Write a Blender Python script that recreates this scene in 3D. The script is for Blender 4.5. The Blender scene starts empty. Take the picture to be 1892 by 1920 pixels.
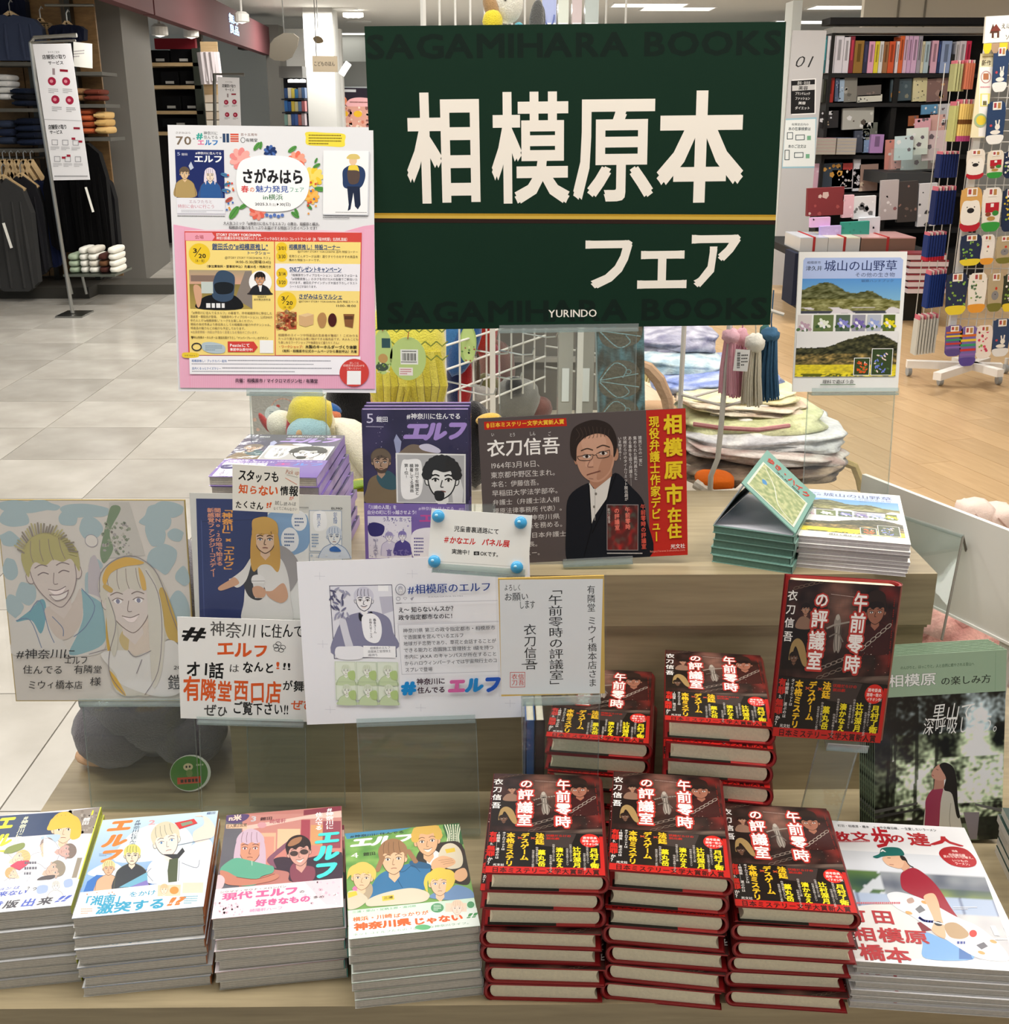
import bpy, math, random
import numpy as np
from mathutils import Vector, Matrix, noise
R = math.radians
sc = bpy.context.scene
rnd = random.Random(7)
# ---------------- camera, world, lights, exposure ----------------
F, TH, YW, EYE = 2150.0, R(19.2), R(-.65), 1.6
cd = bpy.data.cameras.new('camera'); cam = bpy.data.objects.new('camera', cd); sc.collection.objects.link(cam)
cd.sensor_fit = 'HORIZONTAL'; cd.sensor_width = 36; cd.lens = 36 * F / 1892; cd.clip_start = .02; cd.clip_end = 200
cam.location = (0, 0, EYE); cam.rotation_euler = (math.pi / 2 - TH, 0, YW)
sc.camera = cam
sc.view_settings.view_transform = 'Standard'; sc.view_settings.look = 'None'
sc.view_settings.exposure = 0.0; sc.view_settings.gamma = 1; sc.view_settings.use_curve_mapping = False
wd = bpy.data.worlds.new('world'); sc.world = wd; wd.use_nodes = True
wd.node_tree.nodes['Background'].inputs[0].default_value = (.86, .93, 1, 1)
wd.node_tree.nodes['Background'].inputs[1].default_value = .34
CEIL = 3.15
def area(loc, sx, sy, power, col=(1, .965, .91)):
    l = bpy.data.lights.new('ceiling_lamp_light', 'AREA'); l.shape = 'RECTANGLE'; l.size = sx; l.size_y = sy; l.energy = power; l.color = col
    o = bpy.data.objects.new('ceiling_lamp_light', l); o.location = loc; sc.collection.objects.link(o); return o
for yy, xs, pw in ((-1.8, (-1.5, 1.6), 16), (1.1, (-1.5, .1, 1.7), 30), (3.4, (-2.2, 0, 2.2), 34), (6.2, (-2.8, -.6, 2.8), 42), (9.2, (-2.6, 0, 2.8), 58), (14, (-2, 1.5, 4.5), 60), (19, (-2.5, -.5, 2), 100)):
    for xx in xs: area((xx, yy, CEIL - .06), 1.2, .5, pw)

# ---------------- photo geometry helpers ----------------
def ray(x, y):
    a = (x - 946) / F; b = -(y - 960) / F
    dx, dy, dz = a, math.cos(TH) + b * math.sin(TH), -math.sin(TH) + b * math.cos(TH)
    c, s = math.cos(YW), math.sin(YW)
    return Vector((c * dx - s * dy, s * dx + c * dy, dz))
O = Vector((0, 0, EYE))
def PZ(x, y, z): d = ray(x, y); return O + d * ((z - EYE) / d.z)
def PY(x, y, Y): d = ray(x, y); return O + d * (Y / d.y)
def plane(P, yaw=0, lean=0):
    """vertical-ish plane through P; yaw turns it about z, lean tips its top away"""
    n = Vector((math.sin(yaw), -math.cos(yaw), 0)); n = (n * math.cos(lean) + Vector((0, 0, 1)) * math.sin(lean)).normalized()
    return Vector(P), n
def hplane(z): return Vector((0, 0, z)), Vector((0, 0, 1))
def fitq(q, pl):
    """rectangle (frame matrix, width, height) that a photographed quad TL TR BR BL is on a plane"""
    P0, n = pl; P = []
    for x, y in q:
        d = ray(x, y); P.append(O + d * ((P0 - O).dot(n) / d.dot(n)))
    w = ((P[1] - P[0]).length + (P[2] - P[3]).length) / 2; h = ((P[0] - P[3]).length + (P[1] - P[2]).length) / 2
    X = ((P[1] - P[0]) + (P[2] - P[3])); Yv = ((P[0] - P[3]) + (P[1] - P[2]))
    X.normalize(); Yv.normalize(); mid = (X + Yv).normalized(); dif = (X - Yv).normalized()
    X = (mid + dif).normalized(); Yv = (mid - dif).normalized(); Zv = X.cross(Yv)
    c = (P[0] + P[1] + P[2] + P[3]) / 4; o = c - X * w / 2 - Yv * h / 2
    M = Matrix((X, Yv, Zv)).transposed().to_4x4(); M.translation = o
    return M, w, h

# ---------------- materials ----------------
def lin(c):
    if isinstance(c, str): c = tuple(int(c[i:i + 2], 16) for i in (0, 2, 4))
    return tuple(((v / 255 / 12.92) if v <= 10 else ((v / 255 + .055) / 1.055) ** 2.4) for v in c)
def mk(name):
    m = bpy.data.materials.new(name); m.use_nodes = True
    return m, m.node_tree, m.node_tree.nodes['Principled BSDF']
def vmat(name, rough=.6, metal=0, coat=0, bump=0, bs=60, spec=.5, sheen=0, grain=0):
    m, t, b = mk(name)
    a = t.nodes.new('ShaderNodeAttribute'); a.attribute_name = 'Col'
    if grain:
        tc = t.nodes.new('ShaderNodeTexCoord'); n = t.nodes.new('ShaderNodeTexNoise'); n.inputs['Scale'].default_value = bs; n.inputs['Detail'].default_value = 4
        mr = t.nodes.new('ShaderNodeMapRange'); mr.inputs[3].default_value = 1 - grain; mr.inputs[4].default_value = 1 + grain
        vm = t.nodes.new('ShaderNodeVectorMath'); vm.operation = 'SCALE'
        t.links.new(tc.outputs['Object'], n.inputs['Vector']); t.links.new(n.outputs['Fac'], mr.inputs[0]); t.links.new(mr.outputs[0], vm.inputs['Scale'])
        t.links.new(a.outputs['Color'], vm.inputs[0]); t.links.new(vm.outputs[0], b.inputs['Base Color'])
    else: t.links.new(a.outputs['Color'], b.inputs['Base Color'])
    b.inputs['Roughness'].default_value = rough; b.inputs['Metallic'].default_value = metal
    b.inputs['Coat Weight'].default_value = coat; b.inputs['Coat Roughness'].default_value = .08; b.inputs['Specular IOR Level'].default_value = spec
    b.inputs['Sheen Weight'].default_value = sheen
    if bump:
        tc = t.nodes.new('ShaderNodeTexCoord'); n = t.nodes.new('ShaderNodeTexNoise'); n.inputs['Scale'].default_value = bs; n.inputs['Detail'].default_value = 3
        bp = t.nodes.new('ShaderNodeBump'); bp.inputs['Strength'].default_value = bump; bp.inputs['Distance'].default_value = .002
        t.links.new(tc.outputs['Object'], n.inputs['Vector']); t.links.new(n.outputs['Fac'], bp.inputs['Height'])
        t.links.new(bp.outputs[0], b.inputs['Normal']); t.links.new(bp.outputs[0], b.inputs['Coat Normal'])
    return m
MT = dict(
    paper=vmat('printed paper', .7, spec=.18), gloss=vmat('glossy print', .35, coat=.25, bump=.15, bs=14, spec=.4),
    wrap=vmat('shrink wrapped cover', .5, coat=.6, bump=.55, bs=26), lam=vmat('laminated sheet', .4, coat=.7, bump=.35, bs=7),
    cloth=vmat('fabric', .95, bump=.6, bs=220, spec=.06, sheen=.03), plush=vmat('plush pile', 1, bump=1, bs=420, spec=.05, sheen=.5, grain=.25),
    matt=vmat('matt paint', .7, spec=.3), plastic=vmat('plastic', .35), metal=vmat('metal', .3, metal=1), pages=vmat('page edges', .85, spec=.1, bump=.4, bs=300, grain=.12),
    brocade=vmat('patterned brocade', .7, bump=.9, bs=140, spec=.25, sheen=.3, grain=.35))
def clear(name, tint=(.93, .96, .95), refl=.5, haze=0):
    m, t, b = mk(name); t.nodes.remove(b); out = t.nodes['Material Output']
    tr = t.nodes.new('ShaderNodeBsdfTransparent'); tr.inputs[0].default_value = (*tint, 1)
    gl = t.nodes.new('ShaderNodeBsdfGlossy'); gl.inputs['Roughness'].default_value = .04
    lw = t.nodes.new('ShaderNodeFresnel'); lw.inputs[0].default_value = 1.45
    mu = t.nodes.new('ShaderNodeMath'); mu.operation = 'MULTIPLY'; mu.inputs[1].default_value = refl * 2
    ge = t.nodes.new('ShaderNodeNewGeometry'); sb = t.nodes.new('ShaderNodeMath'); sb.operation = 'SUBTRACT'; sb.inputs[0].default_value = refl * 2
    t.links.new(ge.outputs['Backfacing'], sb.inputs[1]); sb.use_clamp = True; t.links.new(sb.outputs[0], mu.inputs[1])
    mx = t.nodes.new('ShaderNodeMixShader')
    t.links.new(lw.outputs[0], mu.inputs[0]); t.links.new(mu.outputs[0], mx.inputs[0]); t.links.new(tr.outputs[0], mx.inputs[1]); t.links.new(gl.outputs[0], mx.inputs[2])
    if haze:
        df = t.nodes.new('ShaderNodeBsdfDiffuse'); df.inputs[0].default_value = (.8, .82, .82, 1); m2 = t.nodes.new('ShaderNodeMixShader'); m2.inputs[0].default_value = haze
        t.links.new(mx.outputs[0], m2.inputs[1]); t.links.new(df.outputs[0], m2.inputs[2]); mx = m2
    t.links.new(mx.outputs[0], out.inputs[0]); return m
MT['acrylic'] = clear('clear acrylic', haze=.03); MT['edge'] = clear('bright acrylic edge', (.8, .86, .85), .6, haze=.14); MT['film'] = clear('clear film', (.985, .985, .985), .4)
def emis(name, col, s):
    m, t, b = mk(name); b.inputs['Base Color'].default_value = (*lin(col), 1); b.inputs['Emission Color'].default_value = (*lin(col), 1); b.inputs['Emission Strength'].default_value = s; return m
MT['lamp'] = emis('lamp diffuser', 'fffaf0', 2.2); MT['blueled'] = emis('blue lit letters', 'a8d4ff', 1.6)
def wood(name, c1, c2, sc_=(1.6, 22, 22), rough=.45, big=.5):
    m, t, b = mk(name)
    tc = t.nodes.new('ShaderNodeTexCoord'); mp = t.nodes.new('ShaderNodeMapping'); mp.inputs['Scale'].default_value = sc_
    n = t.nodes.new('ShaderNodeTexNoise'); n.inputs['Scale'].default_value = 2.2; n.inputs['Detail'].default_value = 5; n.inputs['Distortion'].default_value = 1.2
    n2 = t.nodes.new('ShaderNodeTexNoise'); n2.inputs['Scale'].default_value = 9; n2.inputs['Detail'].default_value = 6
    cr = t.nodes.new('ShaderNodeValToRGB'); cr.color_ramp.elements[0].color = (*lin(c1), 1); cr.color_ramp.elements[1].color = (*lin(c2), 1)
    cr.color_ramp.elements[0].position = .3; cr.color_ramp.elements[1].position = .68
    mx = t.nodes.new('ShaderNodeMath'); mx.operation = 'MULTIPLY_ADD'; mx.inputs[1].default_value = .35
    sb = t.nodes.new('ShaderNodeMath'); sb.operation = 'MULTIPLY'; sb.inputs[1].default_value = .65
    t.links.new(tc.outputs['Object'], mp.inputs[0]); t.links.new(mp.outputs[0], n.inputs['Vector']); t.links.new(mp.outputs[0], n2.inputs['Vector'])
    t.links.new(n.outputs['Fac'], sb.inputs[0]); t.links.new(n2.outputs['Fac'], mx.inputs[0]); t.links.new(sb.outputs[0], mx.inputs[2]); t.links.new(mx.outputs[0], cr.inputs[0])
    oi = t.nodes.new('ShaderNodeObjectInfo'); mr = t.nodes.new('ShaderNodeMapRange'); mr.inputs[3].default_value = .93; mr.inputs[4].default_value = 1.07
    vm = t.nodes.new('ShaderNodeVectorMath'); vm.operation = 'SCALE'
    t.links.new(oi.outputs['Random'], mr.inputs[0]); t.links.new(mr.outputs[0], vm.inputs['Scale']); t.links.new(cr.outputs[0], vm.inputs[0]); t.links.new(vm.outputs[0], b.inputs['Base Color'])
    b.inputs['Roughness'].default_value = rough; return m
MT['table'] = wood('pale grey oak laminate', '8d8065', 'aa9b7b'); MT['backboard'] = wood('brown wood panel', '6e5230', '8a6a40', (3, 3, 12), .6)
MT['plank'] = wood('honey floor plank', 'bd9c72', 'd2b48a', (10, 1, 10), .28); MT['pinewood'] = wood('pale pine', 'c9a877', 'e0c498')
def stone(name, c1, c2, rough):
    m, t, b = mk(name)
    tc = t.nodes.new('ShaderNodeTexCoord'); n = t.nodes.new('ShaderNodeTexNoise'); n.inputs['Scale'].default_value = 2.5; n.inputs['Detail'].default_value = 8
    cr = t.nodes.new('ShaderNodeValToRGB'); cr.color_ramp.elements[0].color = (*lin(c1), 1); cr.color_ramp.elements[1].color = (*lin(c2), 1); cr.color_ramp.elements[0].position = .35; cr.color_ramp.elements[1].position = .7
    oi = t.nodes.new('ShaderNodeObjectInfo'); mr = t.nodes.new('ShaderNodeMapRange'); mr.inputs[3].default_value = .86; mr.inputs[4].default_value = 1.05
    vm = t.nodes.new('ShaderNodeVectorMath'); vm.operation = 'SCALE'
    t.links.new(tc.outputs['Object'], n.inputs['Vector']); t.links.new(n.outputs['Fac'], cr.inputs[0]); t.links.new(oi.outputs['Random'], mr.inputs[0]); t.links.new(mr.outputs[0], vm.inputs['Scale'])
    t.links.new(cr.outputs[0], vm.inputs[0]); t.links.new(vm.outputs[0], b.inputs['Base Color']); b.inputs['Roughness'].default_value = rough; return m
MT['tile'] = stone('pale stone tile', 'b4b0a8', 'cfccc5', .22); MT['grout'] = stone('grout', '9a958c', 'a8a39a', .9)

# ---------------- mesh builders ----------------
class MB:
    def __init__(s): s.v = []; s.f = []; s.c = []; s.smooth = False
    def add(s, vs, fs, c):
        b = len(s.v); s.v += [tuple(v) for v in vs]; s.f += [tuple(i + b for i in f) for f in fs]
        l = lin(c); s.c += [l] * len(vs); return s
    def box(s, x0, y0, z0, x1, y1, z1, c='ffffff', M=None):
        vs = [(x, y, z) for x in (x0, x1) for y in (y0, y1) for z in (z0, z1)]
        if M: vs = [M @ Vector(v) for v in vs]
        return s.add(vs, [(0, 1, 3, 2), (4, 6, 7, 5), (0, 4, 5, 1), (2, 3, 7, 6), (0, 2, 6, 4), (1, 5, 7, 3)], c)
    def bar(s, a, b, w, t, c, up=(0, 0, 1)):
        a = Vector(a); b = Vector(b); d = (b - a); L = d.length; d.normalize(); u = Vector(up)
        if abs(u.dot(d)) > .95: u = Vector((1, 0, 0))
        x = d.cross(u).normalized(); u = x.cross(d)
        M = Matrix((x, d, u)).transposed().to_4x4(); M.translation = a
        return s.box(-w / 2, 0, -t / 2, w / 2, L, t / 2, c, M)
    def tube(s, pts, r, c, n=6):
        pts = [Vector(p) for p in pts]; vs = []; fs = []
        rr = r if isinstance(r, (list, tuple)) else [r] * len(pts)
        pn = None
        for i, p in enumerate(pts):
            d = (pts[min(i + 1, len(pts) - 1)] - pts[max(i - 1, 0)]).normalized()
            u = pn if pn is not None else (Vector((0, 0, 1)) if abs(d.z) < .9 else Vector((1, 0, 0)))
            x = d.cross(u).normalized(); y = x.cross(d).normalized(); pn = y
            for k in range(n):
                a = 2 * math.pi * k / n; vs.append(p + (x * math.cos(a) + y * math.sin(a)) * rr[i])
        for i in range(len(pts) - 1):
            for k in range(n): fs.append((i * n + k, i * n + (k + 1) % n, (i + 1) * n + (k + 1) % n, (i + 1) * n + k))
        fs += [tuple(range(n))[::-1], tuple(range((len(pts) - 1) * n, len(pts) * n))]
        return s.add(vs, fs, c)
    def lathe(s, prof, c, n=16, M=None):
        vs = []; fs = []
        for r, z in prof:
            for k in range(n):
                a = 2 * math.pi * k / n; v = Vector((r * math.cos(a), r * math.sin(a), z)); vs.append(M @ v if M else v)
        for i in range(len(prof) - 1):
            for k in range(n): fs.append((i * n + k, i * n + (k + 1) % n, (i + 1) * n + (k + 1) % n, (i + 1) * n + k))
        fs += [tuple(range(n))[::-1], tuple(range((len(prof) - 1) * n, len(prof) * n))]
        return s.add(vs, fs, c)
    def prism(s, poly, z0, z1, c, M=None):
        n = len(poly); vs = [Vector((x, y, z0)) for x, y in poly] + [Vector((x, y, z1)) for x, y in poly]
        if M: vs = [M @ v for v in vs]
        return s.add(vs, [tuple(range(n))[::-1], tuple(range(n, 2 * n))] + [(i, (i + 1) % n, n + (i + 1) % n, n + i) for i in range(n)], c)
    def ell(s, ctr, r, c, n=14, m=9, e=1.0, nz=0, seed=0, ns=6, M=None, col2=None):
        """(super)ellipsoid with optional noise bumps"""
        vs = []; fs = []; P = lambda t: math.copysign(abs(t) ** e, t)
        for j in range(m + 1):
            b = -math.pi / 2 + math.pi * j / m
            for k in range(n):
                a = 2 * math.pi * k / n; d = Vector((P(math.cos(b)) * P(math.cos(a)), P(math.cos(b)) * P(math.sin(a)), P(math.sin(b))))
                f = 1 + nz * noise.noise(d * ns * .5 + Vector((seed * 3.1, seed, 0))) if nz else 1
                v = Vector((d.x * r[0] * f, d.y * r[1] * f, d.z * r[2] * f))
                if M: v = M @ v
                vs.append(v + Vector(ctr))
        for j in range(m):
            for k in range(n): fs.append((j * n + k, j * n + (k + 1) % n, (j + 1) * n + (k + 1) % n, (j + 1) * n + k))
        s.add(vs, fs, c)
        if col2:
            l2 = lin(col2); b0 = len(s.c) - len(vs)
            for i, v in enumerate(vs):
                t = max(0, min(1, .5 + 1.6 * noise.noise(Vector(v) * ns * 9 + Vector((seed, 0, 9))))); s.c[b0 + i] = tuple(p * (1 - t) + q * t for p, q in zip(s.c[b0 + i], l2))
        return s
    def mesh(s, name, bevel=0):
        me = bpy.data.meshes.new(name); me.from_pydata(s.v, [], s.f)
        at = me.color_attributes.new('Col', 'FLOAT_COLOR', 'POINT')
        a = np.ones((len(s.v), 4), 'f'); a[:, :3] = np.array(s.c, 'f').reshape(-1, 3); at.data.foreach_set('color', a.ravel())
        if s.smooth: me.polygons.foreach_set('use_smooth', [True] * len(me.polygons))
        me.update(); return me
def link(name, me, mat=None, parent=None, M=None):
    if mat is not None and not len(me.materials): me.materials.append(MT[mat] if isinstance(mat, str) else mat)
    o = bpy.data.objects.new(name, me); sc.collection.objects.link(o)
    if parent: o.parent = parent
    if M is not None: o.matrix_basis = M
    return o
def part(name, mb, mat, parent=None, M=None): return link(name, mb.mesh(name), mat, parent, M)
def tag(o, label, cat, group=None, kind=None):
    o['label'] = label; o['category'] = cat
    if group: o['group'] = group
    if kind: o['kind'] = kind
    return o
def thing(name, label, cat, M=None, group=None):
    o = bpy.data.objects.new(name, None); o.empty_display_size = .03; sc.collection.objects.link(o)
    if M is not None: o.matrix_basis = M if isinstance(M, Matrix) else Matrix.Translation(M)
    return tag(o, label, cat, group)
def dup(root, M, label, group=None):
    r = root.copy(); sc.collection.objects.link(r); r.matrix_basis = M; r['label'] = label
    if group: r['group'] = group
    for ch in root.children:
        c = ch.copy(); sc.collection.objects.link(c); c.parent = r
        for g in ch.children:
            d = g.copy(); sc.collection.objects.link(d); d.parent = c
    return r
def T(x, y, z, rz=0, rx=0, ry=0):
    return Matrix.Translation((x, y, z)) @ Matrix.Rotation(rz, 4, 'Z') @ Matrix.Rotation(ry, 4, 'Y') @ Matrix.Rotation(rx, 4, 'X')

# ---------------- flat print canvas (real geometry, thin colour layers) ----------------
GC = {}
def glyph(ch, b):
    if b > 0:
        vs, fs, adv = glyph(ch, 0); V = []; Fs = []; d = b * .72
        sh = ((-b, 0), (b, 0)) if b < .016 else ((-d, -d), (d, -d), (-d, d), (d, d)) if b < .055 else ((-d, -d), (d, -d), (-d, d), (d, d), (0, 0), (-b, 0), (b, 0), (0, b), (0, -b))
        for j, (dx, dy) in enumerate(sh): o = len(V); V += [(x + dx, y + dy, j + 1) for x, y, _ in vs]; Fs += [tuple(i + o for i in f) for f in fs]
        return V, Fs, adv
    k = (ch, b)
    if k in GC: return GC[k]
    if ch in ' \u3000': r = ([], [], .3 if ch == ' ' else 1.0)
    else:
        c = bpy.data.curves.new('g', 'FONT'); c.body = ch; c.size = 1; c.resolution_u = 2; c.offset = b
        o = bpy.data.objects.new('g', c); me = bpy.data.meshes.new_from_object(o)
        vs = [(v.co.x, v.co.y, 0) for v in me.vertices]; fs = [tuple(p.vertices) for p in me.polygons]
        adv = 1.0 if ord(ch) > 0x2E7F else ((max(v[0] for v in vs) + .06) if vs else .3)
        bpy.data.objects.remove(o); bpy.data.curves.remove(c); bpy.data.meshes.remove(me); r = (vs, fs, adv)
    GC[k] = r; return r
def homog(src, dst):
    A = []; B = []
    for (x, y), (u, v) in zip(src, dst):
        A.append([x, y, 1, 0, 0, 0, -u * x, -u * y]); B.append(u); A.append([0, 0, 0, x, y, 1, -v * x, -v * y]); B.append(v)
    return np.append(np.linalg.solve(np.array(A), np.array(B)), 1).reshape(3, 3)
class Cv(MB):
    """quad TL TR BR BL in zoomed-photo coordinates; Z = (ox, oy, scale); pl = plane in the world (or w, h given)"""
    def __init__(s, quad, Z=(0, 0, 1), pl=None, w=None, h=None, eps=.00001):
        super().__init__(); s.k = 1; s.eps = eps
        if pl: s.M, s.w, s.h = fitq([(Z[0] + x / Z[2], Z[1] + y / Z[2]) for x, y in quad], pl)
        if w: s.w, s.h = w, h
        s.H = homog(quad, [(0, s.h), (s.w, s.h), (s.w, 0), (0, 0)])
    def m(s, x, y, cl=True):
        p = s.H @ np.array((x, y, 1.0)); u, v = p[0] / p[2], p[1] / p[2]
        return (min(max(u, 0), s.w), min(max(v, 0), s.h)) if cl else (u, v)
    def lay(s, pts, fs, c):
        z = s.k * s.eps; s.k += 1; s.add([(p[0], p[1], z + (p[2] * s.eps * .09 if len(p) > 2 else 0)) for p in pts], fs, c); return s
    def bg(s, c): return s.lay([(0, 0), (s.w, 0), (s.w, s.h), (0, s.h)], [(0, 1, 2, 3)], c)
    def grad(s, x0, y0, x1, y1, c1, c2):
        s.rect(x0, y0, x1, y1, c1); l = lin(c2); s.c[-1] = s.c[-2] = l; return s
    def rect(s, x0, y0, x1, y1, c): return s.poly([(x0, y0), (x1, y0), (x1, y1), (x0, y1)], c)
    def poly(s, pts, c):
        P = [s.m(*p) for p in pts]; a = sum(P[i][0] * P[(i + 1) % len(P)][1] - P[(i + 1) % len(P)][0] * P[i][1] for i in range(len(P)))
        if a < 0: P = P[::-1]
        from mathutils.geometry import tessellate_polygon
        tr = tessellate_polygon([[Vector((x, y, 0)) for x, y in P]])
        return s.lay(P, [t if (P[t[1]][0] - P[t[0]][0]) * (P[t[2]][1] - P[t[0]][1]) - (P[t[2]][0] - P[t[0]][0]) * (P[t[1]][1] - P[t[0]][1]) > 0 else t[::-1] for t in tr], c)
    def blob(s, pts, c, n=5): return s.poly(s.smoothp(pts, n, True), c)
    def smoothp(s, P, n=5, closed=False):
        out = []; L = len(P)
        for i in range(L if closed else L - 1):
            p = [P[(i + k) % L] if closed else P[max(0, min(L - 1, i + k))] for k in (-1, 0, 1, 2)]
            for j in range(n):
                t = j / n; out.append(tuple(.5 * (2 * p[1][a] + (p[2][a] - p[0][a]) * t + (2 * p[0][a] - 5 * p[1][a] + 4 * p[2][a] - p[3][a]) * t * t + (3 * p[1][a] - p[0][a] - 3 * p[2][a] + p[3][a]) * t ** 3) for a in (0, 1)))
        if not closed: out.append(P[-1])
        return out
    def ell_(s, cx, cy, rx, ry, c, n=20, rot=0):
        cr, sr = math.cos(rot), math.sin(rot)
        return s.poly([(cx + rx * math.cos(a) * cr - ry * math.sin(a) * sr, cy + rx * math.cos(a) * sr + ry * math.sin(a) * cr) for a in [2 * math.pi * i / n for i in range(n)]], c)
    def ring(s, cx, cy, rx, ry, w, c, n=20): return s.line([(cx + rx * math.cos(2 * math.pi * i / n), cy + ry * math.sin(2 * math.pi * i / n)) for i in range(n + 1)], w, c)
    def line(s, pts, w, c, sm=False):
        if sm: pts = s.smoothp(pts, 4)
        V = []; Fs = []
        for (x0, y0), (x1, y1) in zip(pts, pts[1:]):
            d = math.hypot(x1 - x0, y1 - y0) or 1; nx, ny = -(y1 - y0) / d * w / 2, (x1 - x0) / d * w / 2; ex, ey = (x1 - x0) / d * w * .25, (y1 - y0) / d * w * .25
            q = [s.m(x0 - ex + nx, y0 - ey + ny), s.m(x1 + ex + nx, y1 + ey + ny), s.m(x1 + ex - nx, y1 + ey - ny), s.m(x0 - ex - nx, y0 - ey - ny)]
            b = len(V); V += q; Fs.append((b, b + 1, b + 2, b + 3))
        return s.lay(V, Fs, c)
    def frame(s, x0, y0, x1, y1, w, c): return s.line([(x0, y0), (x1, y0), (x1, y1), (x0, y1), (x0, y0)], w, c)
    def t(s, st, x0, y0, x1, y1, c, b=0, v=False, it=0, jit=0):
        """fit text in the photographed box (x0,y0)-(x1,y1); v = vertical column; it = slant; jit = handwriting wobble"""
        a = s.m(x0, y0, False); W = s.m(x1, y0, False)[0] - a[0]; Hh = a[1] - s.m(x0, y1, False)[1]; V = []; Fs = []
        gl = [glyph(ch, b) for ch in st]
        if v:
            step = Hh / len(st); k = 0
            for ch, (vs, fs, adv) in zip(st, gl):
                o = len(V); top = a[1] - k * step; k += 1
                rot = ch in 'ー〜―…「」『』（）|─'; sm = ch in '、。っャュョァィゥェォッゃゅょ'
                for x, y, q_ in vs:
                    if adv < .95: x += (1 - adv) / 2
                    if rot: x, y = .5 + (y - .38), .38 - (x - .5)
                    if ch in '、。': x += .5; y += .5
                    V.append((a[0] + (x + jit * (rnd.random() - .5) * .0) * W, top - step * .5 + (y - .38) * step * 1.0, q_))
                Fs += [tuple(i + o for i in f) for f in fs]
        else:
            tot = sum(g[2] for g in gl) or 1; cx = 0
            for ch, (vs, fs, adv) in zip(st, gl):
                o = len(V); j1 = (rnd.random() - .5) * jit; j2 = 1 + (rnd.random() - .5) * jit * 1.6; r_ = (rnd.random() - .5) * jit * 1.2
                for x, y, q_ in vs:
                    if jit: xx, yy = x - adv / 2, y - .38; x = adv / 2 + (xx * math.cos(r_) - yy * math.sin(r_)) * j2; y = .38 + (xx * math.sin(r_) + yy * math.cos(r_)) * j2 + j1
                    V.append((a[0] + (cx + x + it * y) / tot * W, a[1] - Hh + (y + .1) * Hh / .98, q_))
                cx += adv; Fs += [tuple(i + o for i in f) for f in fs]
        return s.lay(V, Fs, c)
    def greek(s, x0, y0, x1, y1, n, c, wgt=.45):
        """rows of print too small to read"""
        V = []; Fs = []
        for i in range(n):
            y = y0 + (y1 - y0) * (i + .15) / n; hh = (y1 - y0) / n * wgt; x = x0; end = x1 if i < n - 1 or n == 1 else x0 + (x1 - x0) * .6
            while x < end - hh * .5:
                L = hh * rnd.uniform(.6, 1.0); b = len(V)
                V += [s.m(x, y), s.m(min(x + L, x1), y), s.m(min(x + L, x1), y + hh), s.m(x, y + hh)]; Fs.append((b + 3, b + 2, b + 1, b)); x += L + hh * .28
        return s.lay(V, Fs, c)
    def img(s, x0, y0, x1, y1, nx, ny, fn):
        """painted picture: grid of vertex colours from fn(u, v) -> sRGB 0..255"""
        z = s.k * s.eps; s.k += 1; b = len(s.v)
        for j in range(ny + 1):
            for i in range(nx + 1):
                u, v = i / nx, j / ny; p = s.m(x0 + (x1 - x0) * u, y0 + (y1 - y0) * v); s.v.append((p[0], p[1], z)); s.c.append(lin(tuple(max(0, min(255, q)) for q in fn(u, v))))
        for j in range(ny):
            for i in range(nx): a = b + j * (nx + 1) + i; s.f.append((a + nx + 1, a + nx + 2, a + 1, a))
        return s
    def dots(s, x0, y0, x1, y1, n, r0, r1, cols, k=5):
        V = []; Fs = []; C = []
        for _ in range(n):
            x, y = rnd.uniform(x0, x1), rnd.uniform(y0, y1); r = rnd.uniform(r0, r1); a0 = rnd.random() * 6; b = len(V)
            V += [s.m(x + r * math.cos(a0 + 2 * math.pi * i / k) * rnd.uniform(.6, 1), y - r * math.sin(a0 + 2 * math.pi * i / k) * rnd.uniform(.6, 1)) for i in range(k)]; Fs.append(tuple(range(b, b + k))); C += [lin(rnd.choice(cols))] * k
        s.lay(V, Fs, 'ffffff'); s.c[-len(C):] = C; return s
    def person(s, cx, cy, r, skin='e8c8a8', hair='c8a050', cloth='6080a0', ln='5a4a40', long=0, tilt=0, smile=0, glasses=0, body=1, curly=0, lw=.04, eye='4a4040', shy=1.25, spec=None):
        """a plain illustrated figure: hair, face with eyes, nose and mouth, neck, shoulders"""
        ct, st_ = math.cos(tilt), math.sin(tilt); w = r * lw * 2
        def q(a, b): return (cx + r * (a * ct - b * st_), cy + r * (a * st_ + b * ct))
        if long: s.blob([q(-1.05, -.6), q(0, -1.5), q(1.05, -.6), q(1.3, long * .6), q(1.05, long), q(.4, long * .8), q(-.4, long * .8), q(-1.05, long), q(-1.3, long * .6)], hair)
        if body:
            s.blob([q(-.5, 1.15), q(-1.5, 1.7), q(-2.1, 2.6), q(-2.3, 2.6 + body), q(2.3, 2.6 + body), q(2.1, 2.6), q(1.5, 1.7), q(.5, 1.15)], cloth)
            s.line([q(-.5, 1.15), q(-1.5, 1.7), q(-2.1, 2.6), q(-2.3, 2.6 + body)], w, ln, True); s.line([q(.5, 1.15), q(1.5, 1.7), q(2.1, 2.6), q(2.3, 2.6 + body)], w, ln, True)
        s.poly([q(-.38, .6), q(.38, .6), q(.42, 1.45), q(0, 1.9), q(-.42, 1.45)], skin)
        for k in (-1, 1): s.ell_(*q(k * .92, .15), .18 * r, .28 * r, skin); s.ring(*q(k * .92, .15), .18 * r, .28 * r, w * .7, ln, 10)
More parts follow.
